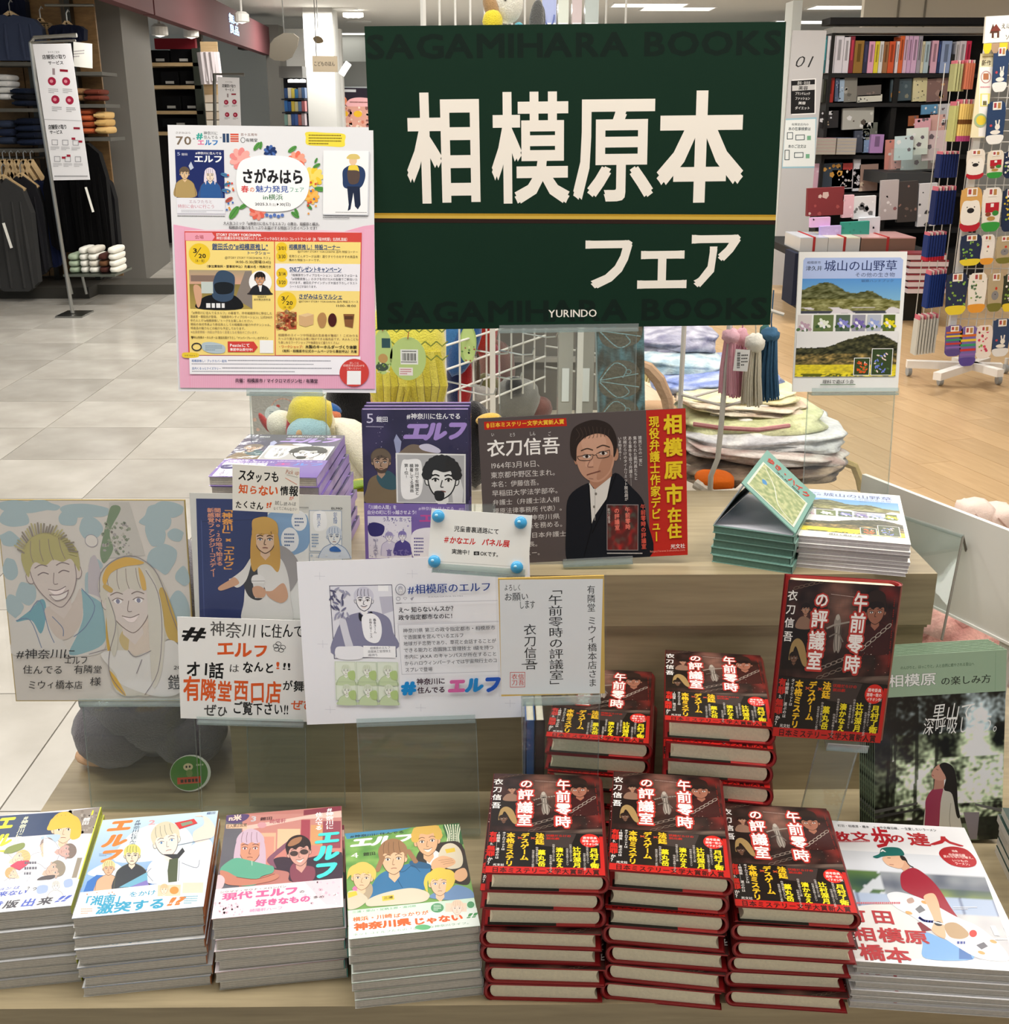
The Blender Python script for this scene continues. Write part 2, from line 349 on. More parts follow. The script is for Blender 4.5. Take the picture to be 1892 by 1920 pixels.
        fc = [(-.9, -.5), (-.86, .3), (-.6, .9), (-.15, shy), (.15, shy), (.6, .9), (.86, .3), (.9, -.5), (0, -1.1)]
        s.blob([q(*p) for p in fc], skin); s.line([q(*p) for p in fc[:8]], w, ln, True)
        if curly:
            for k in range(11): a = math.pi * (1 + k / 10); s.ell_(*q(.95 * math.cos(a), -.25 + .95 * math.sin(a)), r * .36, r * .36, hair, 8)
            s.blob([q(-.95, -.1), q(-.85, -1), q(0, -1.3), q(.85, -1), q(.95, -.1), q(.7, -.5), q(.1, -.42), q(-.5, -.55)], hair)
        else:
            s.blob([q(-1.02, .15), q(-1.1, -.7), q(-.5, -1.35), q(.4, -1.4), q(1.08, -.75), q(1.02, .15), q(.8, -.35), q(.45, -.28), q(.1, -.4), q(-.25, -.22), q(-.6, -.38), q(-.82, -.2)], hair)
            for k in (-.6, -.25, .1, .5): s.line([q(k, -1.2), q(k * 1.1 - .05, -.75), q(k * 1.15, -.38)], w * .7, ln, True)
            if long:
                for k in (-1, 1): s.blob([q(k * .8, -.5), q(k * 1.1, -.2), q(k * 1.12, long * .5), q(k * .95, long * .9), q(k * .78, long * .45)], hair)
        for k in (-1, 1):
            if smile == 2: s.line([q(k * .2, .12), q(k * .4, .04), q(k * .62, .12)], w * 1.2, ln, True)
            else: s.ell_(*q(k * .42, .1), .17 * r, .1 * r, 'f4f0ee', 10); s.ell_(*q(k * .42, .1), .085 * r, .1 * r, eye, 8); s.line([q(k * .2, .06), q(k * .42, -.03), q(k * .64, .06)], w, ln, True)
            s.line([q(k * .18, -.18), q(k * .42, -.26), q(k * .68, -.16)], w * 1.1, ln, True)
            if glasses: s.ring(*q(k * .45, .12), .36 * r, .22 * r, w * .6, '2a2422', 14)
        if glasses: s.line([q(-.1, .08), q(.1, .08)], w * .6, '2a2422')
        if glasses == 2:
            for k in (-1, 1): s.ell_(*q(k * .45, .14), .36 * r, .22 * r, '4a3a3a')
        s.line([q(.02, .1), q(-.08, .5), q(.08, .53)], w * .8, ln, True)
        if smile: s.blob([q(-.32, .72), q(0, .78), q(.34, .68), q(.12, .95), q(-.12, .95)], 'f2e4e0'); s.line([q(-.34, .7), q(0, .78), q(.36, .66)], w, ln, True)
        else: s.line([q(-.2, .82), q(0, .79), q(.22, .83)], w, '9a5a50', True)
        return s
    def make(s, name='print', mat='paper', parent=None, M=None, cap=.002):
        f = min(1, cap / (s.k * s.eps)); s.v = [(x, y, z * f) for x, y, z in s.v]; s.eps *= f; return link(name, s.mesh(name), mat, parent, M)
# ---------------- the room ----------------
def struct(name, mb, mat, M=None):
    o = part(name, mb, mat, None, M); o['kind'] = 'structure'; return o
FY, TZ, RZ = 1.397, .694, 1.025           # riser front, table top, riser top
XB = .62                                  # stone floor ends, plank floor begins
fl = struct('floor', MB().box(-9, -3, -.05, 10, 30, -.012, 'a09b92'), 'grout')
def tiles(x0, x1, y0, y1, sx, sy, mat, name, ang=0, stag=0, gap=.0022, near=(0, 4), lim=298, inside=None):
    proto = MB().box(gap, gap, -.012, sx - gap, sy - gap, 0, 'd0ccc4').mesh(name); proto.materials.append(MT[mat]); cells = []
    c, s_ = math.cos(ang), math.sin(ang); ni = int((x1 - x0) / sx) + 2; nj = int((y1 - y0) / sy) + 2
    for i in range(-ni * (1 if ang else 0), ni * (2 if ang else 1)):
        for j in range(-nj * (1 if ang else 0), nj * (2 if ang else 1)):
            a, b = i * sx, j * sy + ((i * stag * 1.618) % 1) * sy * (1 if stag else 0)
            X = x0 + a * c - b * s_; Y = y0 + a * s_ + b * c; mx, my = X + (sx * c - sy * s_) / 2, Y + (sx * s_ + sy * c) / 2
            if inside and not inside(mx, my): continue
            if not ang and (X > x1 - .01 or Y > y1): continue
            cells.append((math.hypot(mx - near[0], my - near[1]), X, Y))
    cells.sort(); far = MB()
    for k, (d, X, Y) in enumerate(cells):
        M = T(X, Y, 0, ang)
        if k < lim: link(name, proto, None, fl, M)
        else: far.box(gap, gap, -.012, sx - gap, sy - gap, -.0005, 'd0ccc4', M)
    if far.v: o = part(name + '_field', far, mat, fl); o['kind'] = 'stuff'
tiles(-8.4, XB, 1.2, 22, .6, .6, 'tile', 'stone_tile', near=(-2.2, 4.5), inside=lambda x, y: -8 < x < XB and y > 1.4 and abs(x) < y * .62 + .8)
pa = PZ(1500, 760, 0); pb = PZ(1640, 822, 0); PANG = math.atan2(pb.y - pa.y, pb.x - pa.x) - math.pi / 2
tiles(XB, 9, 2, 16, .19, 1.35, 'plank', 'floor_plank', ang=PANG, stag=1, gap=.0012, near=(2, 5), inside=lambda x, y: x > XB + .15 and y > 2.2 and x < y * .6 + .7 and y < 14)
part('plank_underlay', MB().box(XB, -2.9, -.0119, 9.9, 16, -.003, 'c8a878'), 'plank', fl)
ceil = struct('ceiling', MB().box(-9, -3, CEIL, 10, 30, CEIL + .1, 'e6e4de'), 'matt')
struct('wall_back', MB().box(-9, 26, 0, 10, 26.1, CEIL, 'cfd2ce'), 'matt')

def lampbox(P, sx, sy, label, rnd_=False, grp=None):
    t_ = thing('ceiling_light', label, 'light', Matrix.Translation((P[0], P[1], CEIL)), grp)
    if rnd_:
        part('trim_ring', MB().lathe([(sx * .5, 0), (sx * .56, 0), (sx * .56, -.012), (sx * .5, -.014)], 'f0f0ec', 24), 'matt', t_); part('diffuser', MB().lathe([(sx * .5, -.001), (sx * .46, -.012), (.001, -.014)], 'ffffff', 24), 'lamp', t_)
    else:
        m = MB(); w = .025
        for a in ((-sx / 2 - w, -sy / 2 - w, sx / 2 + w, -sy / 2), (-sx / 2 - w, sy / 2, sx / 2 + w, sy / 2 + w), (-sx / 2 - w, -sy / 2, -sx / 2, sy / 2), (sx / 2, -sy / 2, sx / 2 + w, sy / 2)): m.box(a[0], a[1], -.02, a[2], a[3], 0, 'f2f2f0')
        part('frame', m, 'matt', t_); part('diffuser', MB().box(-sx / 2, -sy / 2, -.012, sx / 2, sy / 2, -.002, 'ffffff'), 'lamp', t_)
for x, y, s_, r_, lb in ((646, 16, .7, 1, 'round recessed ceiling light nearest the top edge beside the tall green sign'), (672, 40, .75, 1, 'round ceiling light under the first one, left of the green sign'), (637, 62, 1.1, 0, 'rectangular ceiling light over the dark shop corner post'),
    (667, 79, 1.3, 0, 'rectangular ceiling light above the hanging childrens book sign'), (680, 92, 1.5, 0, 'small far rectangular ceiling light beside the green sign edge'), (1217, 8, 1.1, 0, 'rectangular ceiling light above the middle of the green sign'),
    (1270, 15, 1.1, 0, 'rectangular ceiling light right of the one over the sign middle'), (1595, 12, 1.2, 0, 'ceiling light just left of the tall white wall panels'), (1517, 40, 1.3, 0, 'ceiling light above the grey end panel marked 01')):
    d = ray(x, y); P = O + d * ((CEIL - EYE) / d.z); lampbox(P, s_ * (.55 if r_ else 1), s_ * .55, lb, r_)
P = O + ray(880, -30) * ((CEIL - EYE) / ray(880, -30).z)
lv = thing('ceiling_louvre_light', 'wide bright louvred light panel in the ceiling over the green sign', 'light', Matrix.Translation((P[0], 8.4, CEIL)))
part('diffuser', MB().box(-.32, -1.9, -.02, .34, 9, -.004, 'ffffff'), 'lamp', lv)
for k in range(26): part('slat', MB().box(-.33, -1.85 + k * .4, -.07, .35, -1.84 + k * .4, -.02, 'dfe6f0'), 'matt', lv)

# ---------------- display table with its riser ----------------
tb = thing('display_table', 'pale oak display table in front carrying the book stacks', 'table', (0, 0, 0))
def bx(x0, y0, z0, x1, y1, z1, bev=.0015): return MB().box(x0, y0, z0, x1, y1, z1, 'ccbb99')
part('table_top', bx(-.622, .99, TZ - .04, .86, 1.78, TZ), 'table', tb)
part('front_panel', bx(-.619, .994, .06, .857, 1.012, TZ - .042), 'table', tb)
for k in (0, 1): part('side_panel', bx((-.619, .84)[k], 1.014, .06, (-.6, .857)[k], 1.775, TZ - .042), 'table', tb)
part('plinth', bx(-.58, 1.03, 0, .82, 1.75, .058), 'table', tb)
rs = thing('display_riser', 'oak veneer riser box standing on the display table', 'display riser', (0, FY, TZ))
part('lower_panel', bx(-.363, .004, 0, .581, .352, .252), 'table', rs)
part('joint_strip', bx(-.365, .002, .2525, .584, .353, .2565), 'table', rs)
part('top_board', bx(-.368, 0, .257, .588, .356, RZ - TZ), 'table', rs)

# ---------------- acrylic stands ----------------
def stand(M, w, hgt, up, lip, label, name='acrylic_stand', grp=None, hook=.03, th=.006, tilt=0, fix=None):
    """M: frame of the carried board (origin bottom-left, x along, y up, z to viewer). A clear back sheet goes down to the foot, a bright lip carries the board."""
    M = M @ Matrix.Rotation(R(tilt), 4, 'X'); lo = min((M @ Vector((lip[0], 0, 0))).z, (M @ Vector((lip[1], 0, 0))).z); hgt = (lo - (TZ if lo < RZ - .012 else RZ)) / M.col[1].z - .006; fd = .014 if lo < RZ - .012 else .05
    if fix: hgt = fix
    t_ = thing(name, label, 'stand', M @ Matrix.Translation((0, 0, .0068 - th)), grp)
    part('back_sheet', MB().box(w * .0 + lip[0], -hgt, -.0075, lip[1], up, -.0050), 'acrylic', t_)
    part('lip', MB().box(lip[0], -.004, -.007, lip[1], -.0015, hook * .45).box(lip[0], -.004, hook * .45 - .0015, lip[1], .007, hook * .45), 'edge', t_)
    for x in (lip[0] - .0012, lip[1]): part('sheet_edge', MB().box(x, -hgt, -.0078, x + .0012, up, -.005), 'edge', t_)
    f = M.to_3x3().inverted() @ Vector((0, 0, -1)); a = Vector((lip[0], -hgt, -.006)); n = (M.to_3x3().inverted() @ Vector((0, 1, 0))); n.normalize()
    part('foot', MB().prism([(0, 0), (lip[1] - lip[0], 0), (lip[1] - lip[0], fd), (0, fd)], 0, .0025, 'ffffff', Matrix.Translation(a) @ M.to_3x3().inverted().to_4x4() @ T(0, 0, .0005)), 'acrylic', t_)
    return t_
def board(cv, name, label, cat, th=.003, back='e8e8e4', mat='paper', backmat='matt', grp=None, pname='printed_face'):
    t_ = thing(name, label, cat, cv.M, grp)
    part('backing_board' if th > .0012 else 'sheet', MB().box(0, 0, -th, cv.w, cv.h, 0, back), backmat, t_)
    if cv.v: cv.make(pname, mat, t_)
    return t_

# ---- big green sign ----
pl = plane((0, 1.62, 1.2), 0, R(3))
S = Cv([(688, 45), (1470, 45), (1448, 604), (703, 624)], (0, 0, 1), pl); S.bg('0a2a1b')
S.t('SAGAMIHARA BOOKS', 690, 50, 1466, 112, '081c14', .035); S.t('SAGAMIHARA BOOKS', 722, 560, 1445, 616, '081c14', .035)
S.t('相', 762, 166, 912, 380, 'f4ece0', .03); S.t('模', 925, 165, 1078, 380, 'f4ece0', .026); S.t('原', 1080, 168, 1240, 376, 'f4ece0', .026); S.t('本', 1238, 166, 1402, 376, 'f4ece0', .036)
S.t('フ', 1090, 430, 1206, 546, 'f4ece0', .03); S.t('ェ', 1186, 424, 1312, 548, 'f4ece0', .03); S.t('ア', 1292, 420, 1398, 540, 'f4ece0', .03)
S.rect(700, 398, 1460, 402, 'b9902a'); S.rect(700, 402, 1460, 408, 'd0ac48'); S.rect(700, 408, 1460, 416, '2c1a14')
S.t('YURINDO', 1034, 577, 1126, 597, 'f4ece0', .015)
board(S, 'promotional_sign', 'large dark green sign board with big white characters and a gold stripe', 'sign', .006, '0b2e1e', 'paper')
w = S.w
stand(S.M, w, .245, .02, (w * .31, w * .66), 'clear acrylic stand holding up the big green sign', hook=.05, th=.0075)

# ---- B4 event poster ----
Z = (310, 220, 3.623)
pl = plane((-.4, 1.58, 1.2), 0, R(9))
A = Cv([(50, 60), (1390, 60), (1452, 1870), (55, 1862)], Z, pl); A.bg('e8e8ea')
A.t('さがみはら', 98, 100, 200, 116, '5a4a40'); A.t('70', 98, 118, 205, 190, '7a6a58', .02); A.t('×', 208, 132, 228, 156, '555555')
A.t('#', 236, 96, 278, 150, '3aa89a', .05); A.t('神奈川に', 282, 96, 376, 120, '444444', .01); A.t('住んでる', 282, 122, 376, 146, '444444', .01); A.t('エ', 240, 148, 286, 186, 'e06a9a', .05); A.t('ルフ', 288, 148, 378, 186, '2a78c0', .05); A.t('×', 384, 124, 402, 146, '555555')
A.rect(406, 110, 424, 166, '2f4668'); A.rect(430, 110, 448, 166, '2f4668')
for i, c in enumerate(('d8503c', 'e07050', 'c84838', 'd86048')): A.rect(456, 110 + i * 14, 510, 120 + i * 14, c)
A.t('百十五周年', 522, 106, 634, 124, '8a5a4a'); A.ring(538, 150, 14, 16, 3, '3a3a3a'); A.t('有隣堂', 556, 138, 634, 162, '333333', .01)
A.blob([(955, 95), (1080, 98), (1200, 105), (1205, 150), (1195, 185), (1080, 182), (960, 175), (950, 130)], 'f5df4a'); A.greek(968, 108, 1185, 178, 4, '6a5a20')
# cover picture on the left: stand-in figures in a dark blue scene
A.rect(92, 214, 416, 634, 'd8d4e0'); A.rect(92, 214, 412, 524, '1f2c66'); A.t('#神奈川に住んでる', 226, 226, 396, 244, 'ffffff', .01); A.t('エルフ', 214, 246, 404, 296, 'ffffff', .04); A.t('5', 104, 226, 128, 254, 'b8c0e0'); A.t('鎧田', 134, 236, 174, 252, 'e8e8f0')
A.person(150, 366, 30, 'e6c49a', '6a5a48', 'b59a64', body=2.4); A.person(318, 374, 32, 'f0dcc8', 'e8dce8', '2f5c9a', long=2.2, body=2.2)
A.poly([(195, 290), (212, 330), (190, 345), (178, 318)], 'c4ccdc'); A.rect(92, 524, 412, 626, 'ececf2'); A.t('エルフたちと', 172, 536, 330, 560, 'b58a9a'); A.t('特別に会いに行こう', 98, 566, 344, 592, 'c8687a'); A.greek(120, 602, 400, 622, 2, 'b0b0b8'); A.greek(94, 638, 410, 650, 1, '606060')
# flower wreath
for (x, y, r, c, c2) in ((520, 270, 74, 'ee8f8c', 'f6b0a8'), (892, 276, 62, 'f07860', 'f8a890'), (716, 222, 44, '4a6cb0', '22386a'), (1000, 380, 70, 'f4d03c', 'f8e070'), (990, 508, 52, 'f2a33a', 'f6c060'), (628, 612, 56, 'e86a58', 'f09080')):
    for k in range(9):
        a = k * 2 * math.pi / 9; A.ell_(x + r * .55 * math.cos(a), y + r * .55 * math.sin(a), r * .46, r * .3, c if k % 2 else c2, 10, a)
    A.ell_(x, y, r * .3, r * .3, c2, 10)
for (x, y, a, L) in ((610, 212, -.9, 60), (650, 205, -1.4, 46), (836, 222, -.6, 62), (500, 580, 2.2, 95), (560, 560, 2.6, 60), (855, 612, .6, 60), (1010, 455, .1, 70), (1000, 320, -.5, 50), (1010, 290, -1.1, 34), (440, 380, 3.4, 52), (452, 424, 2.8, 44), (450, 480, 3.3, 56), (462, 520, 2.6, 52), (960, 560, .8, 44), (880, 590, 1.2, 50)):
    c = '5a9a4a' if y > 200 and not 370 < y < 530 else rnd.choice(['c8504a', '4a7ab0', '5a9a4a']); A.ell_(x + L * .5 * math.cos(a), y + L * .5 * math.sin(a), L * .55, L * .24, c, 10, a); A.line([(x, y), (x + L * math.cos(a), y + L * math.sin(a))], 3, '2f6a3a')
for k in range(26): A.ell_(rnd.uniform(420, 470) if k % 2 else rnd.uniform(930, 1030), rnd.uniform(350, 620), 7, 7, rnd.choice(['d8483c', '4a70b8', 'e8a04a']), 8)
for k in range(5): A.ell_(690 + k * 26, 632 + 8 * (k % 2), 12, 12, '5a7ac0', 8)
A.blob([(490, 400), (520, 290), (620, 252), (740, 246), (870, 262), (950, 320), (976, 410), (950, 520), (870, 590), (740, 610), (600, 596), (510, 520)], 'ffffff')
A.t('さがみはら', 524, 330, 936, 428, '1f1f24', .045, jit=.05); A.t('春', 520, 440, 572, 486, 'd84a4a', .03); A.t('の', 576, 448, 612, 484, 'e07a3a', .02); A.t('魅力発見', 616, 438, 836, 484, '3a5ca8', .02); A.t('フェア', 840, 446, 940, 482, '3aa080', .01)
A.t('in横浜', 664, 494, 800, 534, '3a7a4a', .015); A.t('2025.3.1', 612, 548, 716, 572, '222222', .02); A.t('(土)', 720, 552, 752, 572, '222222'); A.poly([(758, 552), (772, 561), (758, 571)], '222222'); A.t('30(日)', 776, 548, 850, 572, '222222', .015)
# right picture: a generic standing man (the mascot is left out)
A.rect(1072, 216, 1372, 628, 'd4d6dc'); A.rect(1066, 212, 1364, 622, 'fafafa')
A.blob([(1200, 330), (1260, 300), (1330, 320), (1345, 380), (1310, 450), (1210, 450), (1195, 390)], '2a3f66'); A.poly([(1225, 440), (1310, 440), (1318, 560), (1300, 590), (1280, 570), (1268, 480), (1250, 590), (1232, 600), (1238, 560)], '222c44'); A.blob([(1235, 310), (1290, 305), (1300, 360), (1240, 370)], 'f0d34a'); A.ell_(1262, 272, 26, 32, 'ecc8a4'); A.blob([(1222, 262), (1240, 234), (1290, 234), (1304, 262)], 'e0c878'); A.blob([(1225, 345), (1250, 335), (1305, 345), (1298, 415), (1240, 420)], '5a4a44')
A.greek(1150, 606, 1362, 616, 1, '909090'); A.greek(1066, 630, 1368, 654, 2, '606060')
A.t('大人気コミック「#神奈川に住んでるエルフ」の舞台、相模原と横浜。', 398, 676, 1056, 700, '3a3236', .012); A.t('相模原の魅力をたっぷりお届けする特別コラボイベントです！', 434, 704, 1040, 728, '3a3236', .012)
# pink striped lower half
A.poly([(66, 700), (180, 720), (320, 742), (1200, 740), (1340, 700), (1418, 690), (1446, 1840), (72, 1836)], 'efaec8'); A.poly([(140, 740), (420, 730), (740, 742), (1060, 730), (1320, 742), (1320, 760), (140, 760)], 'f4d0dc')
for k in range(12):
    A.rect(70 + k * 6, 720, 72 + k * 6, 1834, 'f3c0d6') if k < 11 else None; A.rect(1350 + k * 7, 720, 1352 + k * 7, 1834, 'f3c0d6')
for k in range(90): A.rect(150 + k * 13, 1742, 154 + k * 13, 1836, 'f3c0d6')
A.rect(138, 744, 1330, 1600, 'd84c44'); A.poly([(142, 752), (322, 752), (340, 780), (322, 806), (142, 806)], 'f3a6b8'); A.t('会場', 206, 768, 266, 796, 'b04a50', .01)
A.t('STORY STORY YOKOHAMA', 350, 752, 652, 776, 'ffffff', .03); A.t('神奈川県横浜市中区桜木町1-1-7 ヒューリックみなとみらい コレットマーレ5F（JR「桜木町駅」北改札直結）', 350, 776, 1244, 800, 'ffffff', .01)
A.rect(146, 808, 738, 1598, 'f9df86'); A.rect(744, 808, 1324, 956, 'f9df86'); A.rect(744, 956, 1324, 1142, 'f2eff4'); A.rect(744, 1142, 1324, 1596, 'f9df86')
def day(x, y, r, a, b, c='f2cc30', small=0):
    A.ell_(x, y, r, r, c, 26); A.t(a, x - r * .62, y - r * .62, x - r * .2, y - r * .05, '2a2420', .03); A.line([(x - r * .45, y + r * .25), (x + r * .15, y - r * .6)], r * .06, '2a2420'); A.t(b, x - r * .1, y - r * .12, x + r * .62, y + r * .42, '2a2420', .03)
    if not small: A.t('（木・祝）', x - r * .55, y + r * .48, x + r * .6, y + r * .78, '2a2420', .01)
day(234, 896, 72, '3', '20'); day(824, 1216, 66, '3', '20')
for yy, a, b in ((850, '01', 0), (906, '30', 0), (1024, '14', 0), (1082, '20', 0)): A.ell_(790, yy, 38, 38, 'f2cc30', 20); A.t('3/' + a, 766, yy - 16, 816, yy + 18, '2a2420', .02)
A.t('鎧田氏の"#相模原推し"', 320, 822, 696, 866, '33507c', .03); A.t('トークショー', 552, 872, 712, 898, '33507c', .02); A.t('@STORY STORY YOKOHAMA カフェ', 404, 908, 716, 928, '5a5040', .005); A.t('14:00-15:30(開場13:45)', 474, 934, 716, 958, '3a3430', .015); A.t('〈参加費無料・要事前申込〉先着30名・特典付き', 270, 968, 718, 988, '3a3430', .02)
A.t('相模原推し！特設コーナー', 838, 824, 1186, 860, '33507c', .03); A.t('@STORY STORY YOKOHAMA 店内 特設コーナー', 896, 864, 1306, 882, '5a5040'); A.t('名物うどんタワーが出現！選りすぐりのおすすめ商品を', 838, 896, 1308, 916, '5a5040'); A.t('集めた特設コーナーです。', 838, 922, 1062, 940, '5a5040')
A.t('SNSプレゼントキャンペーン', 842, 974, 1196, 1012, '33507c', .03)
for k, tx in enumerate(('「相模原市シティプロモーション」公式Xをフォロー＆', '「#相模原推し」のタグを付けたXの投稿でご参加いた', 'だけます。鎧田氏デザイングッズや描き下ろしイラスト', 'シートなどが当たります。')): A.t(tx, 842, 1024 + k * 26, 1308 - (270 if k == 3 else 0), 1044 + k * 26, '5a5860')
A.t('さがみはらマルシェ', 902, 1162, 1206, 1198, '33507c', .03); A.t('@STORY STORY YOKOHAMA 店内 特設スペース', 904, 1206, 1316, 1224, '5a5040'); A.t('11:00-18:00', 1158, 1232, 1300, 1254, '3a3430', .01)
for x0, x1, y0, y1 in ((320, 698, 864, 867), (838, 1186, 860, 862), (842, 1196, 1012, 1014), (902, 1206, 1198, 1200)): A.rect(x0, y0, x1, y1, '33507c')
# photo of a hooded person, round portrait
A.grad(160, 1004, 586, 1100, 'd8a890', 'b0a080'); A.grad(160, 1100, 586, 1270, 'b09a50', '8a7a48'); A.rect(170, 1040, 340, 1082, '8a7468'); A.poly([(540, 1010), (586, 1010), (586, 1270), (470, 1200)], '8a8078')
A.blob([(150 + 60, 1270), (240, 1200), (330, 1170), (470, 1180), (510, 1270)], '16181c'); A.blob([(316, 1190), (318, 1100), (350, 1020), (405, 1006), (465, 1040), (466, 1120), (450, 1200), (380, 1222)], '3c5068'); A.blob([(330, 1100), (400, 1085), (460, 1105), (440, 1160), (350, 1165)], '1a2026'); A.blob([(186, 1120), (222, 1110), (244, 1160), (228, 1250), (206, 1250)], 'd8a888'); A.rect(240, 1084, 320, 1164, 'c8d2cc'); A.greek(270, 1226, 400, 1266, 1, 'ececec', .8)
A.ell_(643, 1085, 78, 80, 'fafafa', 26); A.person(640, 1062, 34, 'd8a078', '1c1818', '24262c', body=.6, smile=1); A.poly([(630, 1106), (654, 1106), (648, 1150), (638, 1150)], 'f0f0f0'); A.t('相模原市', 622, 1178, 684, 1192, '4a4440'); A.t('本村賢太郎市長', 596, 1196, 712, 1212, '4a4440')
for k, tx in enumerate(('「#神奈川に住んでるエルフ」の著者で、昨年相模原市に移住した', '漫画家・鎧田氏が登場。「相模原市シティプロモーション」公式SNSの', '中の人との"#相模原推し"トークをお楽しみください。', '現役の本村市長より移住先としての相模原の魅力やポテンシャル、', '特産品の魅力などの紹介も予定しております。', '※出演者情報・内容は予告なく変更となる場合がございます。')): A.t(tx, 158, 1288 + k * 27, (722, 724, 600, 724, 546, 632)[k], 1308 + k * 27, '6a5c48' if k < 5 else 'a09070')
A.t('♥申込特典キーホルダーは 鎧田氏描き下ろし「ナンバープレート」のデザイン', 158, 1462, 694, 1482, '5a4c30', .008)
A.blob([(236, 1515), (300, 1505), (386, 1530), (384, 1580), (300, 1585), (240, 1560)], 'b8c8d0'); A.ring(196, 1540, 32, 26, 8, '3a3a3e'); A.greek(255, 1528, 372, 1570, 3, '7a90a0')
A.poly([(412, 1500), (592, 1500), (620, 1540), (592, 1576), (412, 1576)], 'd6453e'); A.t('Peatixにて', 426, 1512, 566, 1540, 'ffffff', .02); A.t('事前申込受付中!', 426, 1546, 584, 1568, 'ffffff', .02); A.rect(634, 1490, 728, 1582, 'f8f8f6')
A.rect(758, 1290, 890, 1410, 'b8583a'); A.dots(758, 1290, 890, 1410, 60, 8, 26, ['d8a060', 'e8c890', 'a83c2c', '8a4a2a', 'e0b070'])
A.poly([(906, 1312), (968, 1296), (1008, 1306), (1006, 1376), (952, 1394), (908, 1380)], 'd8b080'); A.poly([(906, 1312), (968, 1296), (1008, 1306), (950, 1324)], 'e8c898'); A.blob([(1050, 1300), (1082, 1296), (1098, 1340), (1082, 1394), (1052, 1394), (1034, 1340)], 'b88a58'); A.ell_(1138, 1345, 30, 48, '4a1c1c'); A.poly([(1214, 1302), (1290, 1302), (1280, 1400), (1226, 1388)], '8a5c38'); A.rect(1222, 1316, 1280, 1340, '5a3a26')
for k, tx in enumerate(('相模原のスイーツや特産品の生産者が集結！！こだわりを', 'たっぷり聞きながらお買い物ができる販売会です。大人もこども', 'も楽しめるワークショップや抽選会など盛りだくさん♪')): A.t(tx, 762, 1442 + k * 26, (1320, 1322, 1186)[k], 1462 + k * 26, '7a5a48')
A.t('・ワークショップ：', 762, 1524, 948, 1546, 'c8603a', .02); A.t('木製のキーホルダーづくり体験', 950, 1522, 1310, 1548, '2a2420', .03); A.t('〈有料・相模原市公式ホームページから事前申込〉先着', 778, 1554, 1312, 1576, '3a3028', .02)
A.rect(142, 1604, 1338, 1736, 'f8f6fa'); A.blob([(98, 1584), (150, 1580), (204, 1586), (206, 1612), (150, 1620), (98, 1614)], 'f0d040'); A.t('and more !', 110, 1590, 194, 1608, '5a4c30')
A.t('相模原推し！ブックカバー配布', 158, 1630, 404, 1650, '3a6aa8', .02); A.t('店内くるっとクイズラリー', 158, 1684, 362, 1704, '3a6aa8', .02); A.greek(412, 1630, 1132, 1648, 1, '8a8a94'); A.greek(158, 1656, 1010, 1672, 1, '9a9aa4'); A.greek(370, 1684, 1136, 1702, 1, '8a8a94'); A.greek(158, 1710, 880, 1726, 1, '9a9aa4')
A.ell_(1296, 1722, 104, 102, 'd2453f', 30); A.t('詳しくは', 1262, 1642, 1326, 1658, 'f8d8d0'); A.t('相模原市公式HPを', 1216, 1660, 1370, 1678, 'f8d8d0'); A.t('ご覧ください！', 1240, 1682, 1352, 1698, 'f8d8d0'); A.rect(1246, 1708, 1344, 1808, 'f8f8f6')
A.t('共催：相模原市 / マイクロマガジン社 / 有隣堂', 458, 1764, 1040, 1796, '3a2a38', .02)
board(A, 'event_poster', 'white and pink spring fair poster with a flower wreath, left of the green sign', 'poster', .003)
w = A.w; stand(A.M, w, .135, .05, (w * .36, w * .74), 'clear acrylic stand under the pink event poster', hook=.045)

